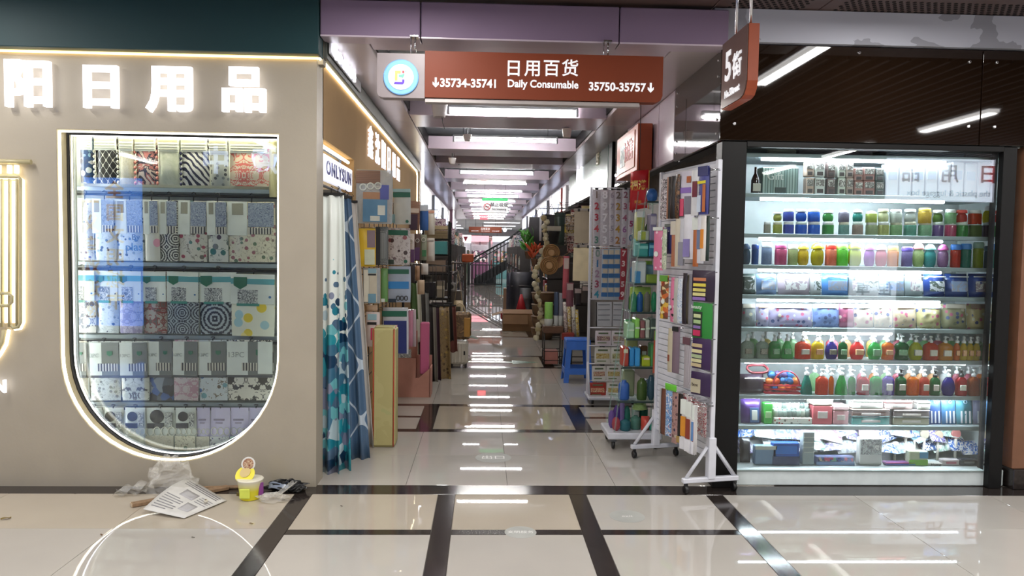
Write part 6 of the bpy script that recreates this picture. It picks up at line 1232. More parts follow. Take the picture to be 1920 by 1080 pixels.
RACKP = [
    ('brush_pack', 'white and black lace print pack, far end of the top peg row', 1238, 1251, 336, 412, lace, []), ('brush_pack', 'brown bristle brush pack in the top peg row', 1250, 1260, 332, 410, plain('#a8765c'), [('dark_edge', 0.6, 0, 1, 1, black_card)]), ('brush_pack', 'black brush pack in the top peg row', 1259, 1267, 330, 410, plain('#1c181a'), []),
    ('brush_pack', 'speckled brown brush pack in the top peg row', 1266, 1275, 327, 410, lep, []), ('brush_pack', 'lilac banded pack with pink sponge in the top peg row', 1274, 1300, 321, 407, plain('#d4cfdc'), [('orange_dot', 0.6, 0.12, 0.88, 0.26, plain('#b0603a')), ('violet_band', 0.02, 0.36, 0.98, 0.48, plain('#8a6ab8')), ('pink_panel', 0.05, 0.6, 0.45, 0.98, plain('#d04a6c')), ('grey_panel', 0.5, 0.55, 0.95, 0.95, plain('#7a7684'))]),
    ('brush_pack', 'white pack with maroon puff in the top peg row', 1296, 1310, 319, 404, plain('#d8d8dc'), [('maroon_puff', 0.35, 0.25, 1, 0.6, plain('#6a1f34'))]), ('brush_pack', 'blue pack with yellow band and orange handle, near end of the top row', 1309, 1332, 312, 402, plain('#4a4f94'), [('top_card', 0, 0, 1, 0.2, plain('#3a3f70')), ('yellow_band', 0.0, 0.3, 0.8, 0.36, plain('#e0d43a')), ('orange_handle', 0.55, 0.38, 0.82, 0.95, plain('#c0703a')), ('pale_flash', 0.02, 0.6, 0.4, 0.95, plain('#c8d4e4'))]),
    ('brush_pack', 'dark navy pack at the near end of the top peg row', 1330, 1343, 312, 400, plain('#1f2240'), []),
    ('scrunchie_pack', 'pink heart print pack at far end of the second peg row', 1227, 1243, 426, 507, hearts, [('clear_head', 0, 0, 1, 0.08, white_card), ('O', 'white_heart', 0.4, 0.62, 0.22, white_card)]), ('scrunchie_pack', 'pale green leaf pack in the second peg row', 1242, 1250, 430, 505, pat('palegreen_print', 'blotch', ['#b4c4a4', '#d4d8c4', '#8aa07c'], 22), []),
    ('brush_pack', 'navy bristle pack with grey header in the second peg row', 1248, 1261, 420, 476, plain('#2c2c64'), [('grey_header', 0, 0, 1, 0.1, grey_card)]), ('brush_pack', 'tan wooden brush pack in the second peg row', 1260, 1268, 415, 500, plain('#a86c50'), [('cream_head', 0, 0, 1, 0.3, plain('#c9c2b4'))]), ('brush_pack', 'cream brush pack in the second peg row', 1266, 1276, 410, 500, plain('#c9c0ac'), []),
    ('brush_pack', 'white and grey brush pack in the second peg row', 1275, 1284, 410, 498, plain('#c6c6cc'), [('grey_foot', 0, 0.5, 1, 1, plain('#8a8a96'))]), ('brush_pack', 'large white pack with lilac curve in the second peg row', 1282, 1301, 402, 486, plain('#dedee6'), [('lilac_curve', 0.1, 0.55, 0.75, 0.95, plain('#8a80b8'))]), ('brush_pack', 'orange-brown brush pack with white head in the second peg row', 1300, 1310, 408, 500, plain('#b4683a'), [('white_head', 0, 0, 1, 0.25, white_card)]),
    ('brush_pack', 'white pack with slate blue panel in the second peg row', 1308, 1320, 404, 494, plain('#d8d8e0'), [('slate_panel', 0.1, 0.3, 0.9, 0.7, plain('#6a7898'))]), ('brush_pack', 'white pack with orange panel in the second peg row', 1320, 1331, 404, 490, plain('#dcd8d4'), [('orange_panel', 0.2, 0.3, 0.8, 0.72, plain('#d88a34'))]), ('brush_pack', 'dark green netted pack at near end of the second peg row', 1331, 1342, 404, 490, plain('#26382f'), []),
    ('hair_tie_pack', 'orange and yellow hair tie pack at far end of the third peg row', 1239, 1253, 516, 598, pat('hair_tie_mix', 'cells', ['#c8682c', '#d8b040', '#8a3a2a', '#e0d0a0', '#6a4a2c'], 34), [('green_head', 0, 0, 1, 0.14, plain('#5f9a3c')), ('O', 'white_heart', 0.5, 0.6, 0.22, white_card)]), ('hair_tie_pack', 'pink heart hair tie pack in the third peg row', 1257, 1266, 520, 604, hearts, [('O', 'white_heart', 0.4, 0.66, 0.26, white_card)]), ('hair_tie_pack', 'grey white hair tie pack in the third peg row', 1265, 1271, 522, 606, plain('#b4b4ac'), []),
    ('hair_tie_pack', 'pale blue hair tie pack in the third peg row', 1270, 1280, 522, 606, pat('paleblue_print', 'blotch', ['#c4d0e0', '#dfe4ea', '#9ab0cc'], 24), []), ('hair_tie_pack', 'dark plaited band pack in the third peg row', 1279, 1289, 512, 608, plain('#27202a'), []), ('hair_tie_pack', 'olive band pack in the third peg row', 1287, 1295, 516, 608, plain('#4a4438'), []), ('hair_tie_pack', 'grey band pack in the third peg row', 1293, 1300, 514, 608, plain('#7c7c84'), []),
    ('palette_card', 'black purple palette card with yellow strips, highest of its column', 1301, 1342, 507, 566, plain('#2b1c34'), [('strip', 0.12, v, 0.66, v + 0.1, plain(c)) for v, c in ((0.24, '#c8805a'), (0.42, '#d8c850'), (0.58, '#d8cc70'), (0.72, '#d8d090'), (0.86, '#8a6ab0'))]),
    ('palette_card', 'green palette card with pink strip in the near column', 1299, 1338, 568, 636, plain('#2f8a3c'), [('dark_window', 0.08, 0.25, 0.56, 0.95, plain('#2a3a30')), ('strip', 0.14, 0.32, 0.5, 0.42, plain('#c8d0a0')), ('strip', 0.14, 0.48, 0.5, 0.58, plain('#a4c08a')), ('strip', 0.14, 0.64, 0.5, 0.72, plain('#8a70b0')), ('strip', 0.14, 0.76, 0.5, 0.92, plain('#c0305c')), ('T', 'beauty', 0.3, 0.12, 0.2, white_card)]),
    ('comb_pack', 'beige comb pack at far end of the fourth peg row', 1252, 1261, 615, 698, plain('#bdb49a'), [('brown_slot', 0.3, 0.6, 0.7, 0.75, plain('#8a4a34'))]), ('comb_pack', 'mauve comb pack with black bow in the fourth peg row', 1261, 1274, 612, 700, plain('#7a6874'), [('black_bow', 0.1, 0.0, 0.9, 0.1, black_card)]), ('comb_pack', 'white striped brush set in the fourth peg row', 1281, 1297, 630, 728, pat('white_stripes', 'stripex', ['#d8d4d8', '#5a4a58'], 70), [('maroon_head', 0, 0.02, 1, 0.16, plain('#6a4a54'))]),
    ('palette_card', 'purple palette card with cream strips in the near column', 1301, 1338, 634, 694, plain('#3a2450'), [('strip', 0.06, v, 0.6, v + 0.11, plain(c)) for v, c in ((0.2, '#c4b08a'), (0.38, '#d8d0a0'), (0.54, '#a8b890'), (0.68, '#d0cca0'), (0.82, '#c0b08c'))]), ('palette_card', 'purple palette card with plain cream window, lowest of its column', 1301, 1338, 700, 744, plain('#35214a'), [('cream_window', 0.08, 0.3, 0.56, 0.9, plain('#b8b098')), ('T', 'box', 0.3, 0.55, 0.2, plain('#5a5048'))]),
    ('hair_tie_pack', 'brown and silver pack at far end of the lowest peg row', 1239, 1248, 728, 815, plain('#6a4030'), [('silver_edge', 0, 0, 0.3, 1, plain('#b0b0b4'))]), ('hair_tie_pack', 'blue deer print pack in the lowest peg row', 1249, 1259, 732, 818, pat('deer_print', 'blotch', ['#8ab0d8', '#5a80b8', '#dce4ec', '#8a5a7a'], 20), []), ('hair_tie_pack', 'red flowered pack in the lowest peg row', 1259, 1272, 735, 832, pat('redflower_print', 'floral', ['#b08a84', '#a83a3a', '#4a3a5a', '#d8c8b8', '#7a5a58'], 30, w=0.34), []), ('hair_tie_pack', 'black and gold pack in the lowest peg row', 1271, 1280, 738, 832, plain('#221c1a'), [('gold_foot', 0.1, 0.85, 0.9, 0.98, plain('#a88a4c'))]),
    ('hook_pack', 'bright green card pack lying over the lowest peg row', 1246, 1270, 720, 733, plain('#6ac83a'), [])]
for it in RACKP: rpack(*it)
for i, (x, c, wd) in enumerate(((1283, '#d8902c', 'orange'), (1292, '#8a3a2c', 'red-brown'), (1301, '#4a4a34', 'dark green'), (1309, '#8a3434', 'dark red'), (1319, '#5a84b8', 'blue'))):
    rpack('pencil_pack', f'white card pack with {wd} panel in the lowest peg row', x - 5, x + 6, 748 + i * 5, 842 + i * 5, plain('#d6d4d4'), wpk(c), off=0.14, peg=True)
    rpack('pencil_pack', f'red and white card pack behind the {wd} panelled pack', x - 4, x + 6, 738 + i * 5, 800 + i * 5, pat('redcard_print', 'blotch', ['#c8c0c0', '#9a3a44', '#e0dcd8', '#5a4a6a'], 30), [], off=0.065, d=0.012)

# acrylic rack on a white base
b0, b1 = F(1149, 843), F(1240, 838)
AX0, AX1, AYF = 0.985, 1.30, 5.56
ac = empty('acrylic_rack', 'clear acrylic tiered rack of green and blue goods on white wheeled base', 'display rack', ((AX0 + AX1) / 2, AYF + 0.16, 0)); AO = Vector(ac.location)
obj('base', MB().box((0.02, 0, 0.105), (AX1 - AX0 + 0.1, 0.36, 0.05), 0.008), white_metal, ac)
for sx in (-1, 1):
    for sy in (-1, 1):
        cs = obj('caster', MB().lathe([(0.026, -0.012), (0.032, -0.006), (0.032, 0.006), (0.026, 0.012)], 12), black_plastic, ac, loc=(0.02 + sx * 0.16, sy * 0.14, 0.034), rot=(0, PI / 2, 0)); obj('fork', MB().box((0, 0, 0), (0.01, 0.04, 0.05), 0.004), grey_metal, cs, loc=(-0.03, 0, 0), rot=(0, 0, 0))
TIERS = [(378, 1213, 1241), (452, 1199, 1240), (482, 1196, 1239), (532, 1189, 1238), (586, 1182, 1238), (636, 1174, 1236), (689, 1167, 1236), (753, 1158, 1235), (832, 1150, 1238)]
TZ_ = []
for py, xl, xr in TIERS:
    a, b = P(xl, py, AYF), P(xr, py, AYF); TZ_.append((a.z + b.z) / 2)
    if py < 800:
        obj('tier', MB().box(((a.x + b.x) / 2 - AO.x, 0, TZ_[-1] - 0.004), (b.x - a.x, 0.32, 0.008), 0.002), clear_acrylic, ac); obj('tier_lip', MB().box(((a.x + b.x) / 2 - AO.x, -0.161, TZ_[-1] - 0.004), (b.x - a.x, 0.004, 0.014), 0.001), mat('dark_lip', '#2a3c3a', 0.3), ac)
for s, yy_ in ((-1, -0.155), (-1, 0.155), (1, -0.155), (1, 0.155)):
    xt, xb = (P(1213, 378, AYF).x, P(1152, 820, AYF).x) if s < 0 else (P(1241, 378, AYF).x, P(1238, 820, AYF).x)
    obj('upright', MB().tube([(xb - AO.x, yy_, 0.13), (xt - AO.x, yy_, TZ_[0] + 0.1)], 0.006, 4), clear_acrylic, ac)
TZ_[-1] = 0.131
GA = 'goods on the clear acrylic rack'
soapm = lambda c: soap_mat('acrylic_' + c[1:], c)
def tierbox(nm, lb, cat, t, px0, px1, py0, m, d=0.14, L=(), shape='box', b=0.008, yo=0.0):
    a, c = P(px0, py0, AYF), P(px1, py0, AYF); w_ = c.x - a.x; zb = TZ_[t] + 0.001; h_ = max(0.012, a.z - zb)
    if shape == 'box': g = MB().box((0, 0, 0), (w_, d, h_), b)
    elif shape == 'round': g = MB().lathe([(0.42, -0.5), (0.5, -0.42), (0.5, 0.25), (0.4, 0.38), (0.22, 0.42), (0.22, 0.5)], 14)
    elif shape == 'ball': g = MB().lathe([(0.2, -0.5), (0.42, -0.32), (0.5, 0), (0.42, 0.32), (0.2, 0.5)], 14)
    else: g = MB().pillow(w_, h_, d, 5, 6, 4, crumple=0.004, seed=int(px0))
    o = obj(nm, g, m, loc=((a.x + c.x) / 2, AYF + 0.03 + (d if shape in ('box', 'pillow') else w_) / 2 + yo, zb + h_ / 2), sc=(w_, w_, h_) if shape in ('round', 'ball') else None); tag(o, lb, cat, GA)
    if shape in ('box', 'pillow'):
        for q, l in enumerate(L): layer(o, w_, h_, d, l, q)
    return o
tierbox('brush_box', 'bright blue cone shaped box on the highest acrylic tier', 'box', 0, 1216, 1238, 352, pat('blue_plush', 'blotch', ['#2f5fa8', '#3a74c0', '#274a80'], 20), 0.12, shape='ball')
tierbox('soap_box', 'clear box of white sponges on the second acrylic tier', 'box', 1, 1203, 1220, 432, plain('#b4c0b0'), 0.12, [('green_panel', 0.05, 0.1, 0.55, 0.9, plain('#a8b84a'))]); tierbox('soap_box', 'lilac brush box on the second acrylic tier', 'box', 1, 1221, 1234, 400, plain('#8a84a4'), 0.12, [('pale_panel', 0.1, 0.1, 0.9, 0.4, plain('#c4c0cc'))]); tierbox('soap_box', 'yellow green sponge pack standing on the second acrylic tier', 'box', 1, 1203, 1219, 394, plain('#b4bc64'), 0.1, [('white_head', 0, 0, 1, 0.2, white_card)], yo=0.14)
tierbox('soap_box', 'turquoise flat box on the third acrylic tier', 'box', 2, 1199, 1218, 456, plain('#3a9a94'), 0.14, [('shine', 0.05, 0.2, 0.95, 0.4, plain('#8ad0c8'))]); tierbox('soap_box', 'teal and blue flat box on the third acrylic tier', 'box', 2, 1219, 1237, 454, plain('#2f7a9c'), 0.14, [('shine', 0.05, 0.2, 0.95, 0.4, plain('#7ab8c8'))])
tierbox('soap_box', 'clear pack of white cups on the fourth acrylic tier', 'box', 3, 1192, 1214, 490, plain('#b8c4c4'), 0.12, [('blue_foot', 0, 0.45, 0.5, 1, plain('#3f84b4'))]); tierbox('soap_box', 'olive green box on the fourth acrylic tier', 'box', 3, 1214, 1236, 515, plain('#7a9438'), 0.14); tierbox('soap_box', 'pale blue tray stacked on the olive box', 'box', 3, 1215, 1235, 497, plain('#8ab0c4'), 0.12, yo=0.13)
for i, (x0, x1, c, wd, s) in enumerate(((1185, 1197, '#5fb08c', 'sea green', 'round'), (1197, 1209, '#3f80c4', 'blue', 'round'), (1210, 1223, '#9a9a8c', 'grey', 'round'), (1224, 1236, '#3fae7c', 'bright green', 'ball'))):
    tierbox('bath_bottle', f'{wd} plastic bottle on the fifth acrylic tier', 'bottle', 4, x0, x1, 548, soapm(c), shape=s)
tierbox('sponge', 'lime and pink sponge strip laid over the fifth tier bottles', 'sponge', 4, 1192, 1232, 540, plain('#a4c05c'), 0.04, yo=0.16)
for i, (x0, x1, y, c, wd) in enumerate(((1177, 1192, 606, '#9cc4a0', 'pale green'), (1193, 1202, 598, '#86c45c', 'fresh green'), (1203, 1212, 602, '#8a5a5c', 'maroon'), (1213, 1221, 600, '#b4bcae', 'grey white'), (1222, 1234, 598, '#4a5a54', 'dark green'))):
    tierbox('soap_box', f'{wd} soap box on the sixth acrylic tier', 'box', 5, x0, x1, y, plain(c), 0.14, [('pale_band', 0.05, 0.42, 0.95, 0.52, plain('#c4d8c0'))])
for i, (x0, x1, y, c, wd) in enumerate(((1169, 1181, 652, '#a83a2c', 'brick red'), (1183, 1192, 654, '#2f86c4', 'bright blue'), (1193, 1203, 654, '#3a94d0', 'sky blue'), (1206, 1222, 670, '#a8b82a', 'lime yellow'), (1223, 1234, 645, '#4a8a54', 'leaf green'))):
    tierbox('soap_box', f'{wd} upright box on the seventh acrylic tier', 'box', 6, x0, x1, y, plain(c), 0.12, [('print', 0.15, 0.1, 0.85, 0.3, plain('#d8d0b0'))] if i in (0, 3) else [])
tierbox('sponge', 'pale yellow sponge lying across the seventh tier boxes', 'sponge', 6, 1182, 1206, 640, plain('#b4b878'), 0.06, yo=0.16)
tierbox('bowl', 'deep blue bowl on the eighth acrylic tier', 'bowl', 7, 1163, 1184, 716, plain('#2f5ca8'), shape='round'); tierbox('bath_bottle', 'green bath bottle with yellow top on the eighth tier', 'bottle', 7, 1198, 1217, 712, soapm('#6a8a4a'), shape='round'); tierbox('bath_bottle', 'grey blue round bottle on the eighth tier', 'bottle', 7, 1217, 1233, 706, soapm('#54788a'), shape='ball'); tierbox('soap_box', 'grey green carton standing behind the eighth tier bottles', 'box', 7, 1178, 1200, 702, plain('#8a9474'), 0.1, yo=0.16)
for (x0, x1, y, c, lb, s, d, yo) in ((1150, 1166, 786, '#d8707c', 'pink rounded brush lying in the bottom basket', 'ball', 0.1, 0.0), (1147, 1160, 778, '#9a7cc4', 'lilac brush behind the pink brush in the bottom basket', 'ball', 0.1, 0.1), (1166, 1186, 790, '#4a94a0', 'turquoise bottle lying in the bottom basket', 'round', 0.1, 0.0), (1188, 1208, 786, '#7ab4a4', 'pale green cup in the bottom basket', 'round', 0.1, 0.05), (1206, 1222, 784, '#c0483c', 'red net bag of brushes in the bottom basket', 'pillow', 0.09, 0.0), (1221, 1236, 790, '#3fa088', 'green net bag in the bottom basket', 'pillow', 0.09, 0.0), (1172, 1182, 760, '#b4a0d4', 'lavender bottle standing at the back of the basket', 'round', 0.08, 0.17)):
    tierbox('bath_brush', lb, 'brush', 8, x0, x1, y, soapm(c) if s != 'pillow' else plain(c), d, shape=s, yo=yo)
p = P(1203, 768, AYF + 0.05); o = tag(obj('green_coil', MB().tube([(0.055 * math.cos(k * 0.55) * (1 - 0.004 * k), 0.05 * math.sin(k * 0.55), 0.0007 * k) for k in range(60)], 0.006, 5), plain('#8aa464'), loc=(p.x, AYF + 0.12, 0.285)), 'pale green coiled cord lying on the bottom basket goods', 'cord', GA)
for i, (t, x0, x1, y, c, wd, s) in enumerate(((1, 1222, 1233, 415, '#6a9a5a', 'green', 'round'), (1, 1226, 1238, 432, '#b4a0c8', 'lilac', 'box'), (2, 1200, 1212, 446, '#9ad0d0', 'pale turquoise', 'box'), (3, 1193, 1206, 498, '#6aa0c8', 'light blue', 'round'), (3, 1222, 1236, 490, '#9cc454', 'lime', 'pillow'), (4, 1190, 1203, 554, '#3a8a5c', 'dark green', 'round'), (4, 1214, 1226, 556, '#7cc0a8', 'mint', 'round'), (5, 1182, 1196, 604, '#5a9a6a', 'mid green', 'box'), (5, 1206, 1218, 606, '#c4d4b4', 'pale lime', 'box'), (6, 1176, 1188, 658, '#3f7a9c', 'steel blue', 'box'), (6, 1212, 1226, 655, '#6a4a34', 'brown', 'box'), (7, 1184, 1197, 712, '#3a5a8a', 'denim blue', 'round'), (7, 1206, 1216, 722, '#4a5a4c', 'dark olive', 'ball'), (7, 1222, 1232, 720, '#7a8a94', 'slate', 'box'), (8, 1160, 1174, 772, '#7a5ab0', 'violet', 'round'), (8, 1180, 1194, 774, '#5ab0a0', 'aqua', 'ball'), (8, 1196, 1212, 772, '#a8c0b0', 'frosted', 'pillow'), (8, 1212, 1228, 770, '#2f7a64', 'bottle green', 'round'))):
    tierbox('bath_item', f'{wd} bath item in the back row of acrylic tier {ORD[t]}', 'bath item', t, x0, x1, y, soapm(c) if s in ('round', 'ball') else plain(c, 0.2, 0.4), 0.07, [('label', 0.2, 0.3, 0.8, 0.7, plain('#c8d0c8'))], shape=s, yo=0.175)
# hanging long packs between the racks
for (x0, x1, y0, y1, c, lb) in ((1237, 1250, 600, 690, '#b0804a', 'gold ribbon pack with green header on the acrylic rack corner'), (1226, 1238, 620, 700, '#a8482c', 'rust red strip pack on the acrylic rack corner')):
    o = pack('ribbon_pack', lb, 'hanging pack', GA, x0, x1, y0, y1, AYF - 0.03, 0.03, plain(c), [('green_header', 0, 0, 1, 0.22, plain('#5fae4a')), ('O', 'heart', 0.5, 0.8, 0.25, white_card)])
    obj('peg', MB().tube([(0, 0, o.dimensions.z * 0.47), (0, 0.09, o.dimensions.z * 0.47)], 0.003, 4), chrome, o)

# sticker rack: number sheets and sticker cards facing the hall
SYY = 7.3
sr = empty('sticker_rack', 'white wheeled rack with hanging number stickers and cards', 'display rack', (P(1148, 750, SYY).x, SYY + 0.08, 0)); SO = Vector(sr.location)
x0, x1 = P(1104, 700, SYY).x - SO.x, P(1190, 700, SYY).x - SO.x; zt_ = P(1150, 350, SYY).z
for x in (x0, x1): obj('post', MB().box((x, 0, zt_ / 2 + 0.04), (0.025, 0.03, zt_ - 0.08), 0.003), white_metal, sr)
for py in (352, 464, 562, 616, 650, 684, 716): obj('rail', MB().tube([(x0, -0.02, P(1150, py, SYY).z), (x1, -0.02, P(1150, py, SYY).z)], 0.006, 5), white_metal, sr)
obj('base', MB().box(((x0 + x1) / 2, -0.04, 0.065), (x1 - x0 + 0.03, 0.34, 0.03), 0.006), white_metal, sr)
for x in (x0 + 0.03, x1 - 0.03):
    for y in (-0.16, 0.08): obj('caster', MB().lathe([(0.022, -0.012), (0.025, 0), (0.022, 0.012)], 10), black_plastic, sr, loc=(x, y, 0.026), rot=(0, PI / 2, 0))
obj('side_brace', MB().tube([(x0, -0.14, 0.09), (x0, -0.01, 0.4)], 0.012, 4), white_metal, sr)
sheet_bg = pat('sticker_paper', 'blotch', ['#c4c0c8', '#cfcbd2', '#bab6c0'], 40)
GS = 'number sticker sheets'
SHEETS = [(1112, 1125, 355, 461, '12343', ['#8a7a74', '#b0404c', '#b03a4c', '#c0505c', '#5a8a7c'], 'red figures'), (1126, 1142, 355, 462, '89753', ['#f0f0f6'] * 5, 'white outlined figures'), (1143, 1152, 356, 460, '67953', ['#a49cac'] * 5, 'silver grey figures'), (1152, 1165, 356, 462, '22342', ['#7a6a64', '#a8823c', '#a8823c', '#b08a34', '#b0742c'], 'gold figures'), (1166, 1177, 355, 463, '23465', ['#8a5a6a', '#a05a70', '#a45c78', '#9a6a9c', '#b08aa0'], 'violet figures'), (1178, 1189, 380, 460, '450', ['#a04a6c', '#9a3a6a', '#5a7a9c'], 'magenta figures'),
          (1112, 1127, 466, 562, '01234', ['#8aa09a', '#3a7ab0', '#a88aa4', '#a0405c', '#3a94b0'], 'coloured figures on white'), (1163, 1173, 466, 562, '73859', ['#f0dcdc'] * 5, 'white figures on a red strip')]
for x0_, x1_, y0, y1, dg, cl, wd in SHEETS:
    o = pack('sticker_sheet', f'hanging number sticker sheet with {wd}', 'sticker sheet', GS, x0_, x1_, y0, y1, SYY, 0.008, sheet_bg if 'red strip' not in wd else plain('#a83444'), [])
    h_ = o.dimensions.z; w_ = o.dimensions.x; n = len(dg)
    for i, ch in enumerate(dg): text('figure', ch, min(w_ * 1.15, h_ / n * 0.95), plain(cl[i]), o, (0, -0.006, h_ * (0.5 - (i + 0.5) / n)), ext=0.001, bold=0.0025)
    obj('hanging_tab', MB().box((0, 0.0, h_ / 2 + 0.006), (w_ * 0.4, 0.004, 0.018), 0.001), black_card, o)
    obj('peg', MB().tube([(0, 0, h_ / 2 + 0.004), (0, 0.06, h_ / 2 + 0.004)], 0.003, 4), chrome, o)
for i, (x0_, x1_) in enumerate(((1128, 1140), (1140, 1151), (1151, 1162))):
    o = pack('sticker_sheet', f'blue candle sticker sheet, {ORD[i]} of three beside the red strip', 'sticker sheet', GS, x0_, x1_, 466, 562, SYY, 0.008, plain('#b8c4d0'), [('blue_candle', 0.1, 0.12 + k * 0.185, 0.92, 0.2 + k * 0.185, plain('#3f74b0')) for k in range(5)] + [('cream_flame', 0.2, 0.03 + k * 0.185, 0.8, 0.11 + k * 0.185, plain('#d8ccb8')) for k in range(5)])
    obj('peg', MB().tube([(0, 0, o.dimensions.z / 2 - 0.004), (0, 0.06, o.dimensions.z / 2 - 0.004)], 0.003, 4), chrome, o)
for i, (x0_, x1_, y1) in enumerate(((1174, 1182, 600), (1182, 1190, 560))):
    o = pack('sticker_sheet', f'grey embossed number sheet, {ORD[i]} beyond the red strip', 'sticker sheet', GS, x0_, x1_, 468, y1, SYY + 0.01, 0.008, pat('embossed_paper', 'grid', ['#c2bec4', '#b4b0b8', '#8f8b94'], 24), [])
    obj('peg', MB().tube([(0, 0, o.dimensions.z / 2 - 0.004), (0, 0.06, o.dimensions.z / 2 - 0.004)], 0.003, 4), chrome, o)
for i, (x0_, x1_) in enumerate(((1118, 1147), (1148, 1167))):
    o = pack('sticker_card', f'white card with handwritten style lines, {ORD[i]} under the number sheets', 'sticker card', GS, x0_, x1_, 566, 612, SYY - 0.01, 0.008, plain('#c9cbd0'), [('script_line', 0.12, v, 0.86, v + 0.03, plain('#6f747c')) for v in (0.1, 0.3, 0.52, 0.72)] + [('ring_edge', 0.0, 0.0, 0.05, 1.0, black_card)])
    obj('peg', MB().tube([(0, 0, o.dimensions.z / 2 - 0.004), (0, 0.06, o.dimensions.z / 2 - 0.004)], 0.003, 4), chrome, o)
CARDS = [(1116, 1146, 620, 648, '#7c3f6a', 'purple', '#ded4da'), (1147, 1172, 620, 648, '#8a5a74', 'mauve', '#dcd6da'), (1115, 1145, 651, 683, '#b8982c', 'golden', '#dedcd4'), (1146, 1170, 651, 683, '#9aa45c', 'olive', '#dcdcd4'), (1110, 1136, 686, 715, '#a85a5c', 'rose', '#dcdad4'), (1137, 1164, 686, 715, '#b09a34', 'yellow', '#dad8d4'), (1105, 1136, 717, 745, '#c84a3a', 'bright red', '#a83428'), (1138, 1162, 717, 745, '#b8a040', 'straw yellow', '#dedcd6')]
for x0_, x1_, y0, y1, c, wd, bg in CARDS:
    o = pack('flower_card', f'{wd} flower sticker card on the lower rails of sticker rack', 'sticker card', 'flower sticker cards', x0_, x1_, y0, y1, SYY - 0.02, 0.012, plain(bg), [('title', 0.2, 0.12, 0.8, 0.22, plain('#5a6a4c')), ('flower_band', 0.1, 0.36, 0.9, 0.66, pat('flowers_' + c[1:], 'blotch', [c, '#d8d0a8', c, '#6a4a4c'], 50)), ('foot_line', 0.15, 0.78, 0.7, 0.84, plain('#7a8a64'))])
    obj('peg', MB().tube([(0, 0, o.dimensions.z / 2 - 0.004), (0, 0.08, o.dimensions.z / 2 - 0.004)], 0.003, 4), chrome, o)
# bulletin boards on the wall frame
for (x0_, x1_, y0, y1, Y, c, lb) in ((1077, 1112, 392, 456, 8.6, '#a89c88', 'grey beige board hanging on the east wall above a cream board'), (1075, 1110, 460, 527, 8.5, '#d8cba8', 'cream clip board hanging on the east wall')):
    o = pack('clip_board', lb, 'board', 'boards on the east wall', x0_, x1_, y0, y1, Y, 0.02, mat('board_' + c[1:], c, 0.6), [('top_rail', -0.03, -0.02, 1.03, 0.05, plain('#9c948c')), ('clip', 0.18, -0.01, 0.3, 0.07, black_card), ('clip', 0.7, -0.01, 0.82, 0.07, black_card)], p=12)
    h_ = o.dimensions.z; obj('cord', MB().tube([(-0.06, 0, h_ * 0.47), (0.3, 0.05, h_ * 0.47 + 0.02), (1.89 - o.location.x, 0.1, h_ * 0.47 + 0.05)], 0.004, 4), black_plastic, o)
# books of cards and rolls beside the boards
for i, (x0_, x1_, y0, y1, Y, c, lb) in enumerate(((1062, 1075, 530, 575, 8.9, '#7a4a54', 'maroon patterned pad under the cream board'), (1076, 1092, 540, 572, 8.8, '#2a2224', 'black boxed pad under the cream board'), (1090, 1108, 535, 568, 8.7, '#3a3230', 'dark framed card pack under the cream board'), (1056, 1066, 480, 560, 9.2, '#a8505a', 'long rose red strip pack beside the woven mats'))):
    o = pack('card_pack', lb, 'hanging pack', 'packs under the boards', x0_, x1_, y0, y1, Y, 0.04, plain(c), [('pale_label', 0.1, 0.05, 0.9, 0.3, plain('#b8a8a4'))])
    obj('cord', MB().tube([(0, 0, o.dimensions.z * 0.47), (1.89 - o.location.x, 0.1, o.dimensions.z * 0.5)], 0.004, 4), black_plastic, o)
# blue plastic stool
f0, f1 = F(1056, 718), F(1100, 716)
st = empty('plastic_stool', 'blue plastic stool with open sides standing on the aisle floor', 'stool', ((f0.x + 0.17), 8.55, 0)); hS = P(1075, 637, 8.4).z
bl = mat('stool_blue', '#3f76d6', 0.35); bt, bb = 0.13, 0.165
obj('seat', MB().box((0, 0, hS - 0.012), (2 * bt + 0.02, 2 * bt + 0.02, 0.024), 0.01), bl, st)
for sx in (-1, 1):
    for sy in (-1, 1):
        g = MB(); q = [(sx * bb, sy * bb), (sx * bt, sy * bt)]
        vs = []
        for (x, y), z, t in ((q[0], 0.001, 0.055), (q[1], hS - 0.02, 0.06)):
            for dx, dy in ((0, 0), (-sx * t, 0), (-sx * t, -sy * 0.012), (-sx * 0.012, -sy * 0.012), (-sx * 0.012, -sy * t), (0, -sy * t)): vs.append((x + dx, y + dy, z))
        fs = [[0, 1, 2, 3, 4, 5], [6, 7, 8, 9, 10, 11]] + [[i, (i + 1) % 6, (i + 1) % 6 + 6, i + 6] for i in range(6)]
        obj('leg', g.add(vs, fs), bl, st)
for z, b_, hh_, nm in ((hS - 0.07, bt + 0.004, 0.1, 'apron'), (0.13, bb - 0.012, 0.07, 'lower_rail')):
    for rz_ in range(4):
        obj(nm, MB().box((0, -b_ - 0.0, z), (2 * b_, 0.01, hh_), 0.002), bl, st, rz=rz_ * PI / 2)
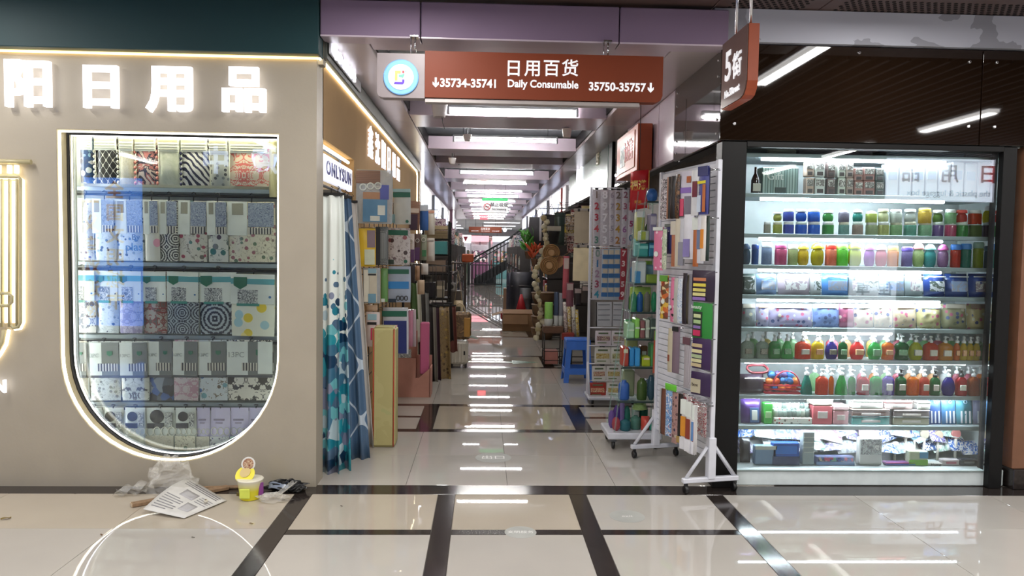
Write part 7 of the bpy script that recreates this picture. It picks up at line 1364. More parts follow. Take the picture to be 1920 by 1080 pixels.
# wooden topped plant stand with wrapped rolls
a, b = P(1019, 612, 9.6), P(1056, 612, 9.6); ws = empty('wire_stand', 'small black wire stand with brown wooden top beside the stool', 'stand', ((a.x + b.x) / 2, 9.7, 0)); W = b.x - a.x
obj('wooden_top', MB().box((0, 0, a.z - 0.04), (W, 0.3, 0.09), 0.006), mat('brown_wood', '#5f4230', 0.5, noise=(30, 0.2)), ws)
for sx in (-1, 1):
    for sy in (-1, 1): obj('leg', MB().tube([(sx * W * 0.45, sy * 0.13, 0), (sx * W * 0.45, sy * 0.13, a.z - 0.085)], 0.008, 5), black_plastic, ws)
for z in (0.08, 0.2): obj('ring', MB().tube([(-W * 0.45, -0.13, z), (W * 0.45, -0.13, z), (W * 0.45, 0.13, z), (-W * 0.45, 0.13, z)], 0.006, 5, True), black_plastic, ws)
tag(obj('storage_box', MB().box((0, 0, 0.115), (W * 0.7, 0.2, 0.18), 0.01), plain('#b4786c'), loc=(ws.location.x - 0.02, 9.7, 0.001)), 'salmon box standing under the wire stand', 'box')
tag(obj('red_box', MB().box((0, 0, 0), (0.16, 0.2, 0.09), 0.006), plain('#8a2f28'), loc=(ws.location.x + W * 0.72, 9.6, 0.40)), 'dark red box wedged between wire stand and blue stool', 'box')
o = empty('low_shelf', 'low dark shelf behind the blue stool', 'shelf', (ws.location.x + W * 0.5 + 0.31, 9.65, 0)); obj('board', MB().box((0, 0, 0.34), (0.46, 0.3, 0.025), 0.004), black_frame, o)
for s in (-1, 1): obj('side', MB().box((s * 0.21, 0, 0.164), (0.025, 0.3, 0.325), 0.003), black_frame, o)
for i, (x0_, x1_, y0, c, lb) in enumerate(((1022, 1038, 567, '#8ac060', 'green wrapped roll standing on the wire stand'), (1040, 1049, 548, '#3f4c64', 'dark blue wrapped roll standing on the wire stand'), (1049, 1058, 550, '#8a8c94', 'grey foil roll standing on the wire stand'))):
    a, b = P(x0_, y0, 9.6), P(x1_, y0, 9.6); zb = ws.location.z + P(1019, 612, 9.6).z + 0.0055
    o = obj('wrapped_roll', MB().lathe([(0.48, 0), (0.5, 0.02), (0.5, 0.97), (0.44, 1.0)], 14), plain(c, 0.25), loc=((a.x + b.x) / 2, 9.66 + 0.02 * i, zb), sc=(b.x - a.x, b.x - a.x, a.z - zb)); tag(o, lb, 'roll', 'rolls on the wire stand')
    obj('pale_foot', MB().lathe([(0.505, 0.0), (0.505, 0.3)], 14), plain('#c4c8c4'), o)
for i, (x0_, x1_, y0, y1, c, lb) in enumerate(((1062, 1074, 570, 620, '#a89498', 'pink grey rolled mat leaning by the low shelf'), (1070, 1080, 560, 610, '#c8a838', 'yellow rolled paper leaning by the low shelf'), (1078, 1090, 562, 600, '#c4c4bc', 'white rolled paper leaning by the low shelf'), (1085, 1096, 585, 606, '#d0b020', 'bright yellow tube leaning by the low shelf'))):
    a, b = P(x0_, y0, 9.3), P(x1_, y1, 9.3)
    r = (b.x - a.x) * 0.32; o = tag(obj('paper_roll', MB().tube([(0, 0, 0.36 - b.z), ((a.x - b.x) * 0.3, 0.04, a.z - b.z)], r, 10), pat('roll_' + c[1:], 'blotch', [c, '#d8d4c8', c, '#8a7a6c'], 14), loc=((a.x + b.x) / 2, 9.62, b.z)), lb, 'roll', 'leaning paper rolls'); obj('end_disc', MB().lathe([(r * 0.5, 0), (r * 0.5, 0.003)], 10), black_card, o, loc=((a.x - b.x) * 0.3, 0.04, a.z - b.z + 0.001))
# ================================================================ FURTHER DOWN THE AISLE
def tri_bag(label, x, y, z, w_, h_, m, side, grp, rzz=0.0):
    o = empty('hanging_bag', label, 'bag', (x, y, z), rz=rzz, group=grp)
    obj('body', MB().pillow(w_, h_, 0.1, 4, 5, 4, crumple=0.008, seed=int(y * 100)), m, o, loc=(0, 0, -h_ / 2))
    obj('strap', MB().tube([(-w_ * 0.3, 0, -0.02), (0, 0, 0.16), (w_ * 0.3, 0, -0.02)], 0.006, 4), black_plastic, o)
    L_ = (1.9 if side > 0 else 1.57) - abs(x); M_ = Matrix.Rotation(-rzz, 3, 'Z'); obj('hook', MB().tube([(0, 0, 0.155), M_ @ Vector((side * L_, 0, 0.16))], 0.005, 4), grey_metal, o); return o
CW = [('#8a2f34', 'dark red'), ('#2c2c30', 'black'), ('#c8c4be', 'off-white'), ('#3f5c46', 'dark green'), ('#a8865c', 'tan'), ('#4a5a7c', 'slate blue'), ('#b8603a', 'rust'), ('#7a4a68', 'plum'), ('#d0b84a', 'mustard'), ('#6c5a48', 'brown'), ('#8d9094', 'grey'), ('#c07a8a', 'dusty pink'), ('#5a8a8c', 'sea blue')]
def stall(side, Y, k, n_box, n_bag, xf, xb, zmax=2.1):
    sd = 'east' if side > 0 else 'west'
    o = empty('stall_shelf', f'dark stall shelf on the {sd} side of the aisle, {ORD[k]} beyond the boards', 'shelf', (side * xb, Y, 0), group=f'stall shelves on the {sd} side')
    dpt = xb - xf; cx_ = -side * dpt / 2
    lv = (0.06, 0.55, 1.0)
    for z in lv: obj('shelf_board', MB().box((cx_, 0, z), (dpt, 1.1, 0.02), 0.003), plain('#4c4440'), o)
    for y in (-0.54, 0.54): obj('end_frame', MB().box((cx_, y, 0.8), (dpt, 0.02, 1.6), 0.003), plain('#3a3634'), o)
    rr = random.Random(k * 7 + (100 if side > 0 else 0))
    for i in range(n_box):
        c, wd = rr.choice(CW); z = lv[i % 3] + 0.0115; h_ = rr.uniform(0.22, 0.4); y = Y - 0.46 + 0.46 * (i // 3) + rr.uniform(-0.02, 0.02); w2 = rr.uniform(0.24, 0.34)
        m = plain(c, 0.5) if i % 2 else pat('stall_mix_' + c[1:], 'cells', [c, '#c9c2ba', '#3a3230', c, rr.choice(CW)[0]], 14, 0.5, 0.1)
        b = obj('goods_box', MB().box((0, 0, 0), (w2, w2 * 0.92, h_), 0.012), m, loc=(side * (xf + w2 / 2 + 0.01), Y - 0.33 + 0.34 * (i // 3), z + h_ / 2), rz=rr.uniform(-0.03, 0.03))
        tag(b, f'{wd} goods box, {ORD[i]} on the {ORD[k]} stall shelf of the {sd} side', 'box', f'goods on the {sd} stalls'); obj('label', MB().box((-side * (w2 / 2 + 0.001), 0, 0), (0.004, w2 * 0.5, h_ * 0.4), 0.001), plain('#c4bcb4'), b)
    for i in range(n_bag):
        c, wd = rr.choice(CW); w2 = rr.uniform(0.22, 0.32); h_ = rr.uniform(0.3, 0.5)
        tri_bag(f'{wd} hanging bag, {ORD[i]} above the {ORD[k]} stall shelf of the {sd} side', side * (xf + 0.2 + 0.12 * (i % 2)), Y - 0.42 + 0.28 * i, rr.uniform(1.75, zmax), w2, h_, plain(c, 0.6) if i % 2 else pat('bag_mix_' + c[1:], 'blotch', [c, '#c4beb4', c, '#2c2826'], 16, 0.6, 0.0), side, f'bags hung over the {sd} stalls', rr.uniform(-0.3, 0.3))
for k in range(9): stall(-1, 13.6 + k * 1.95, k, 6, 3, 0.62 if k < 3 else 0.72, 1.5)
for k in range(9): stall(1, 13.6 + k * 1.95, k, 9, 4, 1.12 if k < 3 else 0.92, 1.86, 2.0)
# lit sign panels of the farther shops
for i, (side, y0, z0, z1, L_) in enumerate(((-1, 13.4, 2.22, 2.66, 1.2), (-1, 16.6, 2.2, 2.66, 1.6), (-1, 20.4, 2.2, 2.6, 1.8), (1, 14.6, 2.3, 2.68, 1.4), (1, 17.6, 2.28, 2.66, 1.8), (1, 21.6, 2.28, 2.66, 2.2), (1, 26.0, 2.28, 2.66, 2.2))):
    sd = 'east' if side > 0 else 'west'
    o = empty('light_box_sign', f'glowing blue-white light box sign on the {sd} fascia, {ORD[i if side < 0 else i - 3]} down the aisle', 'shop sign', (side * (1.10 if side < 0 else 1.47), y0 + L_ / 2, (z0 + z1) / 2), group='light box signs of the far shops')
    obj('lit_face', MB().box((-side * 0.01, 0, 0), (0.02, L_, z1 - z0), 0.003), LED('blue_white_box', '#d6defc', 1.0), o); obj('frame', MB().box((side * 0.025, 0, 0), (0.06, L_ + 0.04, z1 - z0 + 0.04), 0.004), grey_metal, o)
tag(obj('led_strip', MB().tube([(-0.99, 12.05, 1.75), (-0.99, 12.05, 2.76)], 0.022, 6), LED('led_post', '#f2f6ff', 5.0)), 'upright white LED tube on the second west shop front', 'LED strip', 'upright LED tubes of the west shops')
g = MB().box((-1.08, 12.05, 1.4), (0.1, 0.14, 2.74), 0.004); struct(obj('trim_4', g, mat('pier_tan', '#b49a74', 0.5)))
tag(obj('led_strip', MB().tube([(-0.985, 24.2, 1.9), (-0.985, 24.2, 2.74)], 0.022, 6), LED('led_post', '#f2f6ff', 5.0)), 'thin upright white LED tube on the far west shop front', 'LED strip', 'upright LED tubes of the west shops')
g = MB().box((-1.06, 24.2, 1.4), (0.1, 0.14, 2.74), 0.004); struct(obj('trim_5', g, mat('plum_panel', '#6a4456', 0.5)))
# named east side things between the boards and the stalls
def wovenmat(px, py, Y, r, lb):
    p = P(px, py, Y); o = empty('woven_mat', lb, 'mat', p, group='round woven mats')
    for k in range(5): obj('coil', MB().tube([(r * (k + 1) / 5 * math.cos(t), 0.004 * k, r * (k + 1) / 5 * math.sin(t)) for t in [j * PI / 9 for j in range(18)]], r / 10 * 1.05, 5, True), pat('wicker', 'stripex', ['#7a5430', '#9c7446'], 60, 0.7, 0.0), o)
    obj('flower_centre', MB().lathe([(r * 0.45, 0), (r * 0.35, 0.012)], 10), plain('#a8845c'), o, rot=(PI / 2, 0, 0)); obj('cord', MB().tube([(0, 0.02, r), (1.9 - p.x, 0.1, r + 0.12)], 0.004, 4), black_plastic, o)
wovenmat(1034, 474, 10.6, 0.115, 'round brown woven mat hanging above another beside the cream board'); wovenmat(1030, 498, 10.4, 0.12, 'round brown woven mat hanging below the other one')
o = tag(obj('woven_fan', MB().lathe([(0.1, 0), (0.1, 0.008)], 16), plain('#b4845c'), loc=P(1044, 490, 10.7), rot=(PI / 2, 0, 0)), 'plain tan woven fan behind the two round mats', 'fan'); obj('handle', MB().tube([(0.05, 0.05, 0.004), (0.16, 0.12, 0.004)], 0.008, 5), plain('#8a6440'), o); obj('cord', MB().tube([(0, 0.1, 0.004), (0.8, 0.2, -0.1)], 0.004, 4), black_plastic, o)
p = P(1039, 424, 10.9); o = empty('planter_bag', 'black felt planter with pale header hanging over the woven mats', 'planter', p)
obj('header', MB().box((0, 0, -0.035), (0.2, 0.02, 0.07), 0.003), plain('#a8a090'), o); obj('pot', MB().lathe([(0.06, -0.26), (0.085, -0.09), (0.09, -0.075)], 12), black_plastic, o); obj('cord', MB().tube([(0, 0, 0), (1.9 - p.x, 0.1, 0.02)], 0.005, 4), black_plastic, o)
o = empty('flower_garland', 'long cream artificial flower garland hanging beside the woven mats', 'garland', P(1020, 405, 11.15)); hh = P(1020, 405, 11.0).z - P(1016, 640, 11.0).z
obj('stem', MB().tube([(0.06 * math.sin(k * 0.7) - k * 0.006, 0, -hh * k / 14) for k in range(15)], 0.006, 4), plain('#8a8a64'), o)
gm = MB().lathe([(0.01, -0.03), (0.05, -0.01), (0.045, 0.015), (0.01, 0.03)], 7).mesh('blossom'); bm1, bm2 = plain('#c9c0a4'), plain('#b0a078')
for k in range(30): obj('blossom', gm, [bm1 if k % 3 else bm2], o, loc=(0.06 * math.sin(k * 0.33) - k * 0.003 + R_.uniform(-0.03, 0.03), R_.uniform(-0.04, 0.02), -hh * (k + 0.5) / 30), rot=(R_.uniform(0, 3), R_.uniform(0, 3), 0))
obj('cord', MB().tube([(0, 0, 0), (1.9 - o.location.x, 0.1, 0.02)], 0.005, 4), black_plastic, o)
def plant(px, py0, py1, Y, c, lb, n=26, spread=0.14):
    a, b = P(px, py0, Y), P(px, py1, Y); o = empty('artificial_plant', lb, 'plant', b)
    lm = MB().grid(lambda u, v: ((u - 0.5) * 0.05 * math.sin(PI * (0.15 + 0.8 * v)), 0.01 * math.sin(PI * v), v * 0.16), 2, 4, thick=0.002).mesh('leaf'); h_ = a.z - b.z
    for k in range(n): obj('leaf', lm, [plain(c, 0.5)], o, loc=(R_.uniform(-spread, spread) * 0.5, R_.uniform(-0.06, 0.06), h_ * R_.uniform(0.05, 0.75)), rot=(R_.uniform(-0.8, 0.8), R_.uniform(-1.0, 1.0), R_.uniform(0, 6)))
    obj('stem', MB().tube([(0, 0, 0), (0.01, 0, h_ * 0.8)], 0.012, 5), plain('#5a6a3c'), o); obj('pot', MB().lathe([(0.05, -0.12), (0.07, 0.0), (0.075, 0.01)], 10), plain('#6a4a34'), o); obj('bracket', MB().tube([(0, 0, -0.06), (1.86 - b.x, 0.1, -0.06)], 0.01, 4), grey_metal, o); return o
plant(991, 430, 472, 13.0, '#4a8a34', 'bright green artificial plant standing out from the east stalls', 40, 0.2)
plant(1003, 462, 486, 12.3, '#c8522c', 'orange artificial flower bunch under the green artificial plant', 22, 0.14)
for i, (px, py, Y, w_, h_, c, lb) in enumerate(((1012, 385, 13.0, 0.36, 0.5, '#1f1d22', 'large black bag hanging high over the first east stall'), (1034, 388, 12.0, 0.3, 0.45, '#27242a', 'black bag hanging nearest the pale fascia'), (1004, 410, 13.2, 0.2, 0.4, '#a8343c', 'red bag hanging among the black bags'), (1050, 392, 11.4, 0.16, 0.5, '#3a4a44', 'dark green bag hanging beside the red framed strip'), (1020, 392, 12.6, 0.14, 0.42, '#a8a4a8', 'grey white bag hanging between the two black bags'))):
    p = P(px, py - 20, Y); tri_bag(lb, p.x, Y, min(p.z, 2.08), w_, h_, plain(c, 0.6), 1, 'bags hung high on the east side')
o = empty('red_strip_sign', 'narrow red upright shop strip sign on the pale east fascia', 'shop sign', (1.44, 14.0, 2.22)); obj('red_board', MB().box((0, 0, 0.22), (0.05, 0.3, 0.44), 0.003), plain('#9c2f2c'), o); obj('white_board', MB().box((0.02, -0.5, 0.22), (0.05, 0.5, 0.44), 0.003), plain('#c8c4c8'), o)
# wicker baskets, heaps and the open carton on the floor
for k in range(4):
    o = empty('wicker_basket', f'brown wicker basket, {ORD[k]} from the floor in the stack by the garland', 'basket', (1.02, 12.6, 0.20 * k + 0.001), group='stack of wicker baskets')
    obj('body', MB().lathe([(0.15, 0), (0.19, 0.1), (0.2, 0.185)], 16), pat('wicker_dark', 'stripez', ['#4f3a28', '#7c5f42'], 80, 0.8, 0.0), o); obj('rim', MB().tube([(0.2 * math.cos(t), 0.2 * math.sin(t), 0.186) for t in [j * PI / 9 for j in range(18)]], 0.009, 5, True), plain('#8a6a48'), o)
a, b = F(938, 621), F(1000, 621); o = empty('open_carton', 'open brown cardboard carton with spread flaps on the aisle floor', 'carton', ((a.x + b.x) / 2 + 0.03, a.y + 0.25, 0.001)); W = b.x - a.x - 0.04; kraft = mat('kraft_board', '#8a6848', 0.75, noise=(5, 0.08))
hh = P(970, 590, a.y).z - 0.02
for nm, cxyz, sz in (('front_side', (0, -0.22, hh / 2), (W, 0.008, hh)), ('back_side', (0, 0.22, hh / 2), (W, 0.008, hh)), ('left_side', (-W / 2, 0, hh / 2), (0.008, 0.44, hh)), ('right_side', (W / 2, 0, hh / 2), (0.008, 0.44, hh)), ('bottom', (0, 0, 0.004), (W, 0.44, 0.008))): obj(nm, MB().box(cxyz, sz, 0.001), kraft, o)
for nm, loc, rot, sz in (('flap', (-W / 2 - 0.1, 0, hh + 0.02), (0, -0.3, 0), (0.22, 0.43, 0.006)), ('flap', (W / 2 + 0.07, 0, hh + 0.02), (0, 0.2, 0), (0.13, 0.43, 0.006)), ('flap', (0, 0.3, hh + 0.03), (0.35, 0, 0), (W, 0.2, 0.006)), ('flap', (-0.06, -0.26, hh - 0.07), (1.2, 0, 0), (W * 0.8, 0.18, 0.006))): obj(nm, MB().box((0, 0, 0), sz, 0.001), kraft, o, loc=loc, rot=rot)
p = P(977, 590, 14.5); o = empty('red_cone', 'small red toy cone in a red tray behind the open carton', 'toy', (P(977, 580, 14.9).x, 14.9, 0.001))
obj('cone', MB().lathe([(0.12, 0.26), (0.02, 0.62)], 12), plain('#b0242c'), o); obj('tray', MB().box((-0.1, 0, 0.19), (0.62, 0.3, 0.14), 0.02), plain('#a02a30'), o); obj('crate', MB().box((-0.1, 0, 0.06), (0.55, 0.28, 0.12), 0.01), plain('#7a3034'), o)
for i, (px, py0, py1, Y, w_, c, lb) in enumerate(((978, 510, 575, 16.2, 0.5, '#24242a', 'heap of black covered goods standing out into the aisle'), (962, 512, 545, 17.5, 0.3, '#2f2f3a', 'dark blue sack behind the black covered heap'), (955, 540, 572, 19.0, 0.3, '#7a5c44', 'brown carton standing behind the dark blue sack'), (985, 540, 590, 15.4, 0.24, '#4a4a4c', 'dark grey net sack beside the black covered heap'))):
    a, b = P(px, py0, Y), F(px, 590); z1 = max(0.4, a.z); o = obj('covered_heap' if i != 2 else 'carton', MB().pillow(w_, z1, 0.4, 6, 8, 5, crumple=0.03, seed=i) if i != 2 else MB().box((0, 0, 0), (w_, 0.35, z1), 0.01), plain(c, 0.5), loc=(a.x, Y, z1 / 2 + 0.001)); tag(o, lb, 'heap' if i != 2 else 'carton')
    obj('tie', MB().tube([(-w_ * 0.45, -0.12, z1 * 0.2), (0, -0.21, z1 * 0.22), (w_ * 0.45, -0.12, z1 * 0.2)], 0.012, 5), plain('#5a5450'), o)
# black staircase with railings
sc_ = empty('staircase', 'black metal staircase with railings across the far end of the aisle', 'staircase', (-0.35, 31.5, 0.001)); blk = mat('stair_black', '#1f2124', 0.45)
for k in range(12):
    obj('tread', MB().box((0.14 + k * 0.27, 0.6, 0.16 * (k + 1)), (0.29, 1.1, 0.03), 0.003), blk, sc_); obj('riser', MB().box((0.01 + k * 0.27, 0.6, 0.16 * (k + 0.5)), (0.012, 1.1, 0.16), 0.002), mat('stair_grey', '#3a3d42', 0.5), sc_)
for y in (0.03, 1.17): obj('stringer', MB().prism([(-0.05, 0), (0.2, 0), (3.3, 1.84), (3.3, 2.1), (3.05, 2.1), (-0.05, 0.24)], y - 0.02, y + 0.02), blk, sc_)
hp = [(-0.3, 1.0), (1.42, 1.98), (2.1, 2.52), (3.1, 3.0)]
for y in (-0.02, 1.2):
    obj('handrail', MB().tube([(x, y, z) for x, z in hp], 0.035, 6), blk, sc_); obj('mid_rail', MB().tube([(x, y, z - 0.17) for x, z in hp], 0.018, 5), blk, sc_)
    for k in range(16):
        x = -0.28 + k * 0.15; zt = 1.0 + (x + 0.3) * 0.57; obj('baluster', MB().tube([(x, y, max(0.0, (x - 0.1) * 0.593)), (x, y, zt)], 0.012, 4), blk, sc_)
obj('newel_post', MB().box((-0.3, -0.02, 0.5), (0.06, 0.06, 1.0), 0.004), blk, sc_)
fr = empty('guard_fence', 'black barred guard fence in front of the far staircase', 'fence', (0.09, 31.2, 0.001))
for z in (0.06, 0.86): obj('rail', MB().box((0, 0, z), (1.36, 0.04, 0.045), 0.004), blk, fr)
for k in range(19): obj('bar', MB().box((-0.66 + k * 0.0733, 0, 0.45), (0.018, 0.018, 0.8), 0.002), blk, fr)
for x in (-0.68, 0.68): obj('post', MB().box((x, 0, 0.46), (0.05, 0.05, 0.92), 0.004), blk, fr)
tag(obj('low_partition', MB().box((0, 0, 0.2), (0.9, 0.03, 0.4), 0.004), mat('part_grey', '#9aa0a4', 0.4), loc=(0.1, 32.85, 0.001)), 'pale grey low partition seen through the stair bars', 'partition')
# dense hanging packs along the east wall behind the mats and boards
rr = random.Random(5)
for k in range(26):
    if k in (7, 9, 12): continue
    c, wd = rr.choice(CW); x = 1.42 + 0.13 * (k % 3) + rr.uniform(-0.03, 0.03); y = 10.1 + 0.28 * (k // 3) + 0.09 * (k % 3); z = rr.uniform(1.0, 2.05); w2 = rr.uniform(0.12, 0.2); h2 = rr.uniform(0.22, 0.42)
    o = obj('hanging_pack', MB().pillow(w2, h2, 0.03, 4, 5, 5), pat('wall_mix_' + c[1:], 'blotch', [c, '#d0c8c0', c, '#3a3030'], 18, 0.4, 0.2), loc=(x, y, z), rz=rr.uniform(-0.2, 0.1)); tag(o, f'{wd} hanging pack, {ORD[k]} along the east wall behind the woven mats', 'hanging pack', 'packs on the east wall')
    obj('header_card', MB().box((0, -0.018, h2 * 0.42), (w2 * 0.9, 0.006, h2 * 0.14), 0.001), plain(rr.choice(['#c4bcb4', '#8a3a3a', '#3f5c7c', '#d8c890'])), o)
    M_ = Matrix.Rotation(-o.rotation_euler.z, 3, 'Z'); obj('peg', MB().tube([(0, 0, h2 * 0.46), M_ @ Vector((1.9 - x, 0, h2 * 0.46))], 0.004, 4), chrome, o)
# bright hall beyond the stairs
for i, (x, y) in enumerate(((-2.5, 36), (1.0, 36), (-2.5, 42), (1.0, 42), (-2.5, 48), (1.0, 48), (-2.5, 54), (1.0, 54))):
    la = bpy.data.lights.new('far_hall_lamp_light', 'AREA'); la.shape = 'RECTANGLE'; la.size, la.size_y = 2.0, 0.2; la.energy = 90
    lo = bpy.data.objects.new('far_hall_lamp_light', la); lo.location = (x, y, 2.98); COL.objects.link(lo)
    o = empty('far_hall_lamp', f'bright panel lamp in the hall behind the staircase, {ORD[i // 2]} row, {"west" if i % 2 == 0 else "east"}', 'ceiling lamp', (x, y, 3.02), group='lamps in the far hall'); obj('diffuser', MB().box((0, 0, 0), (2.0, 0.24, 0.03), 0.004), LED('far_lamp', '#f6f8ff', 6.0), o)
g = MB().box((1.0, 46, -0.02), (13, 29, 0.05)); struct(obj('floor_far_hall', g, tile_m))
g = MB().box((0.5, 46, 3.08), (13, 29, 0.05)); struct(obj('ceiling_far_hall', g, mat('far_ceiling', '#c8cad0', 0.6)))
for k in range(16):
    x = -4.6 + (k % 8) * 1.1; y = 37.5 + (k // 8) * 9 + (k % 3) * 0.7; c, wd = CW[(k * 5) % len(CW)]; c2 = CW[(k * 3 + 2) % len(CW)][0]
    o = empty('far_stall', f'{wd} market stall in the bright hall, {ORD[k % 8]} from the west in the {"nearer" if k < 8 else "farther"} row', 'stall', (x, y, 0.001), group='stalls of the far hall')
    obj('counter', MB().box((0, 0, 0.42), (0.9, 0.6, 0.84), 0.01), plain(c, 0.6), o); obj('goods', MB().box((0, 0.1, 1.15), (0.8, 0.3, 0.6), 0.02), pat('far_goods_' + c2[1:], 'cells', [c2, '#e0dcd8', c, '#d8a0a8', '#3a3a3c'], 9, 0.6, 0.0), o); obj('back_board', MB().box((0, 0.27, 1.1), (0.9, 0.04, 1.6), 0.004), plain('#c4c2c8'), o); obj('sign_board', MB().box((0, -0.02, 2.05), (0.92, 0.04, 0.3), 0.004), LED('far_sign_' + str(k % 3), ('#f4f4fa', '#ff9aa4', '#e8f0ff')[k % 3], 1.0), o)
    obj('sign_post', MB().box((0, 0.24, 1.98), (0.05, 0.05, 0.46), 0.004), grey_metal, o)
p = P(873, 448, 33.5); o = empty('red_white_sign', 'glowing white sign with red mark beside the far staircase', 'shop sign', (p.x, 33.5, p.z)); obj('lit_board', MB().box((0, 0, 0), (0.5, 0.05, 0.36), 0.004), LED('sign_white_far', '#fbeef2', 1.0), o); obj('red_mark', MB().prism([(-0.1, 0.1), (0.1, 0.1), (0, -0.12)], -0.034, -0.026), plain('#e0304c'), o); obj('hanger', MB().tube([(0, 0, 0.18), (0, 0, 3.03 - p.z)], 0.01, 4), grey_metal, o)

# ================================================================ ON THE FLOOR
film_clear = film_mat('crumpled_film', '#fbfaf6', 0.21, 0.08, bump=(40, 1.0)); film_black = mat('black_film', '#141416', 0.2, bump=(60, 0.6))
def crumple(name, label, cat, loc, sx, sy, sz, m, seed, n=14, rz=0.0, amp=0.35):
    rr = random.Random(seed); vs, fs = [], []; nv = 9
    for j in range(nv + 1):
        for i in range(n):
            a = 2 * PI * i / n; b = PI * 0.5 * j / nv; k = 1 + rr.uniform(-amp, amp)
            vs.append((sx * math.cos(a) * math.cos(b) ** 0.7 * k, sy * math.sin(a) * math.cos(b) ** 0.7 * k, max(0.002, sz * math.sin(b) * (1 + rr.uniform(-amp, amp) * 0.6))))
    for j in range(nv):
        for i in range(n): fs.append((j * n + i, j * n + (i + 1) % n, (j + 1) * n + (i + 1) % n, (j + 1) * n + i))
    return tag(obj(name, MB().add(vs, fs, 0, False), m, loc=loc, rz=rz), label, cat)
p = F(322, 938); crumple('plastic_bag', 'large crumpled clear plastic bag slumped against the cream shop front', 'plastic bag', (F(318, 925).x, YF - 0.105, 0.001), 0.14, 0.08, 0.2, film_clear, 3)
bg = bpy.data.objects['plastic_bag']; obj('torn_tail', MB().grid(lambda u, v: (-0.13 - 0.16 * u, -0.05 - 0.05 * u + 0.03 * math.sin(9 * v), 0.01 + 0.075 * v * (1 - 0.55 * u) + 0.012 * math.sin(14 * u + 5 * v)), 12, 6, thick=0.001), film_clear, bg)
a, b = F(250, 948), F(392, 922); c = F(420, 915); dx = b - a
stick = tag(obj('wooden_stick', MB().box((0, 0, 0.012), (dx.length + 0.12, 0.045, 0.022), 0.003), mat('raw_wood', '#8a6f54', 0.7, noise=(40, 0.25)), loc=((a.x + b.x) / 2 + 0.05, (a.y + b.y) / 2 + 0.01, 0.001), rz=math.atan2(dx.y, dx.x)), 'flat weathered wooden stick lying beneath the printed leaflet', 'stick')
obj('pale_end', MB().box((-(dx.length + 0.12) / 2 - 0.001, 0, 0.012), (0.004, 0.042, 0.02), 0.001), plain('#c0ab90'), stick)
st2 = tag(obj('wooden_stick', MB().box((0, 0, 0.008), (0.26, 0.03, 0.014), 0.003), mat('raw_wood', '#8a6f54', 0.7, noise=(40, 0.25)), loc=(F(410, 917).x, F(410, 917).y + 0.005, 0.001), rz=0.1), 'short brown wooden strip lying along the foot of the wall', 'stick')
q = [F(*p) for p in ((268, 965), (345, 974), (425, 941), (352, 911))]
zz = [0.028, 0.004, 0.006, 0.05]
def leaf_fn(u, v):
    A = q[0] * (1 - u) + q[1] * u; B = q[3] * (1 - u) + q[2] * u; r = A * (1 - v) + B * v
    z = (zz[0] * (1 - u) + zz[1] * u) * (1 - v) + (zz[3] * (1 - u) + zz[2] * u) * v
    return (r.x, r.y, z + 0.02 * math.sin(PI * v) * (1 - u) + 0.004)
lf = tag(obj('leaflet', MB().grid(leaf_fn, 8, 8, thick=0.0015), plain('#d2d0cc', 0.5)), 'white printed leaflet lying curled over the wooden stick', 'leaflet')
def onleaf(nm, u0, v0, u1, v1, m): obj(nm, MB().grid(lambda u, v: Vector(leaf_fn(u0 + (u1 - u0) * u, v0 + (v1 - v0) * v)) + Vector((0, 0, 0.0016)), 4, 3, thick=0.0006), m, lf)
for k in range(7): onleaf('print_line', 0.08, 0.1 + k * 0.055, 0.55 if k % 3 else 0.42, 0.118 + k * 0.055, plain('#8d8b90'))
onleaf('print_block', 0.3, 0.52, 0.62, 0.72, plain('#b0aeb0')); onleaf('print_block', 0.62, 0.2, 0.86, 0.44, plain('#b4b2b4'))
for k in range(3): onleaf('print_line', 0.12, 0.82 + k * 0.05, 0.92, 0.838 + k * 0.05, plain('#6f6d72'))
for k in range(4): onleaf('print_line', 0.68, 0.52 + k * 0.06, 0.95, 0.536 + k * 0.06, plain('#96949a'))
p = F(386, 950); o = tag(obj('bottle_cap', MB().lathe([(0.011, 0), (0.012, 0.006), (0.009, 0.012)], 10), plain('#c9c4b4'), loc=(p.x, p.y, 0.026)), 'small white cap lying on the printed leaflet', 'cap'); obj('brown_tip', MB().lathe([(0.005, 0.012), (0.004, 0.017)], 8), plain('#6a5434'), o)
# snack cup with its lid peeled up
p = F(465, 939); o = empty('snack_cup', 'yellow paper snack cup with lid peeled up at the foot of the wall', 'cup', (p.x, p.y + 0.045, 0.001)); k_ = p.y / FPX; hC = 36 * k_
obj('cup_wall', MB().lathe([(0.056, 0), (0.058, 0.004), (0.074, hC), (0.078, hC + 0.004), (0.074, hC + 0.008)], 22), pat('cup_print', 'gradz', ['#d8c8a0', '#c8b838', '#e6da20', '#e0d830', '#e8e4d4'], 1, 0.4, rnd=False, w=hC), o)
obj('cup_label', MB().box((-0.012, -0.069, hC * 0.42), (0.06, 0.008, hC * 0.5), 0.003), plain('#d2dc5a'), o); obj('purple_flash', MB().box((0.045, -0.055, hC * 0.55), (0.03, 0.008, hC * 0.7), 0.003), plain('#7c3a80'), o, rz=0.6); obj('dark_mark', MB().box((-0.04, -0.058, hC * 0.3), (0.02, 0.006, hC * 0.2), 0.002), plain('#5a4a20'), o, rz=-0.5)
ld = obj('lid', MB().lathe([(0.056, 0), (0.058, 0.003)], 20), plain('#e2d62a'), o, loc=(-0.03, 0.0, hC + 0.028), rot=(PI / 2 - 0.75, -0.12, 0)); obj('lid_print', MB().lathe([(0.03, 0.0), (0.032, 0.004)], 14), plain('#c8b070'), ld, loc=(0.0, 0.012, 0.003))
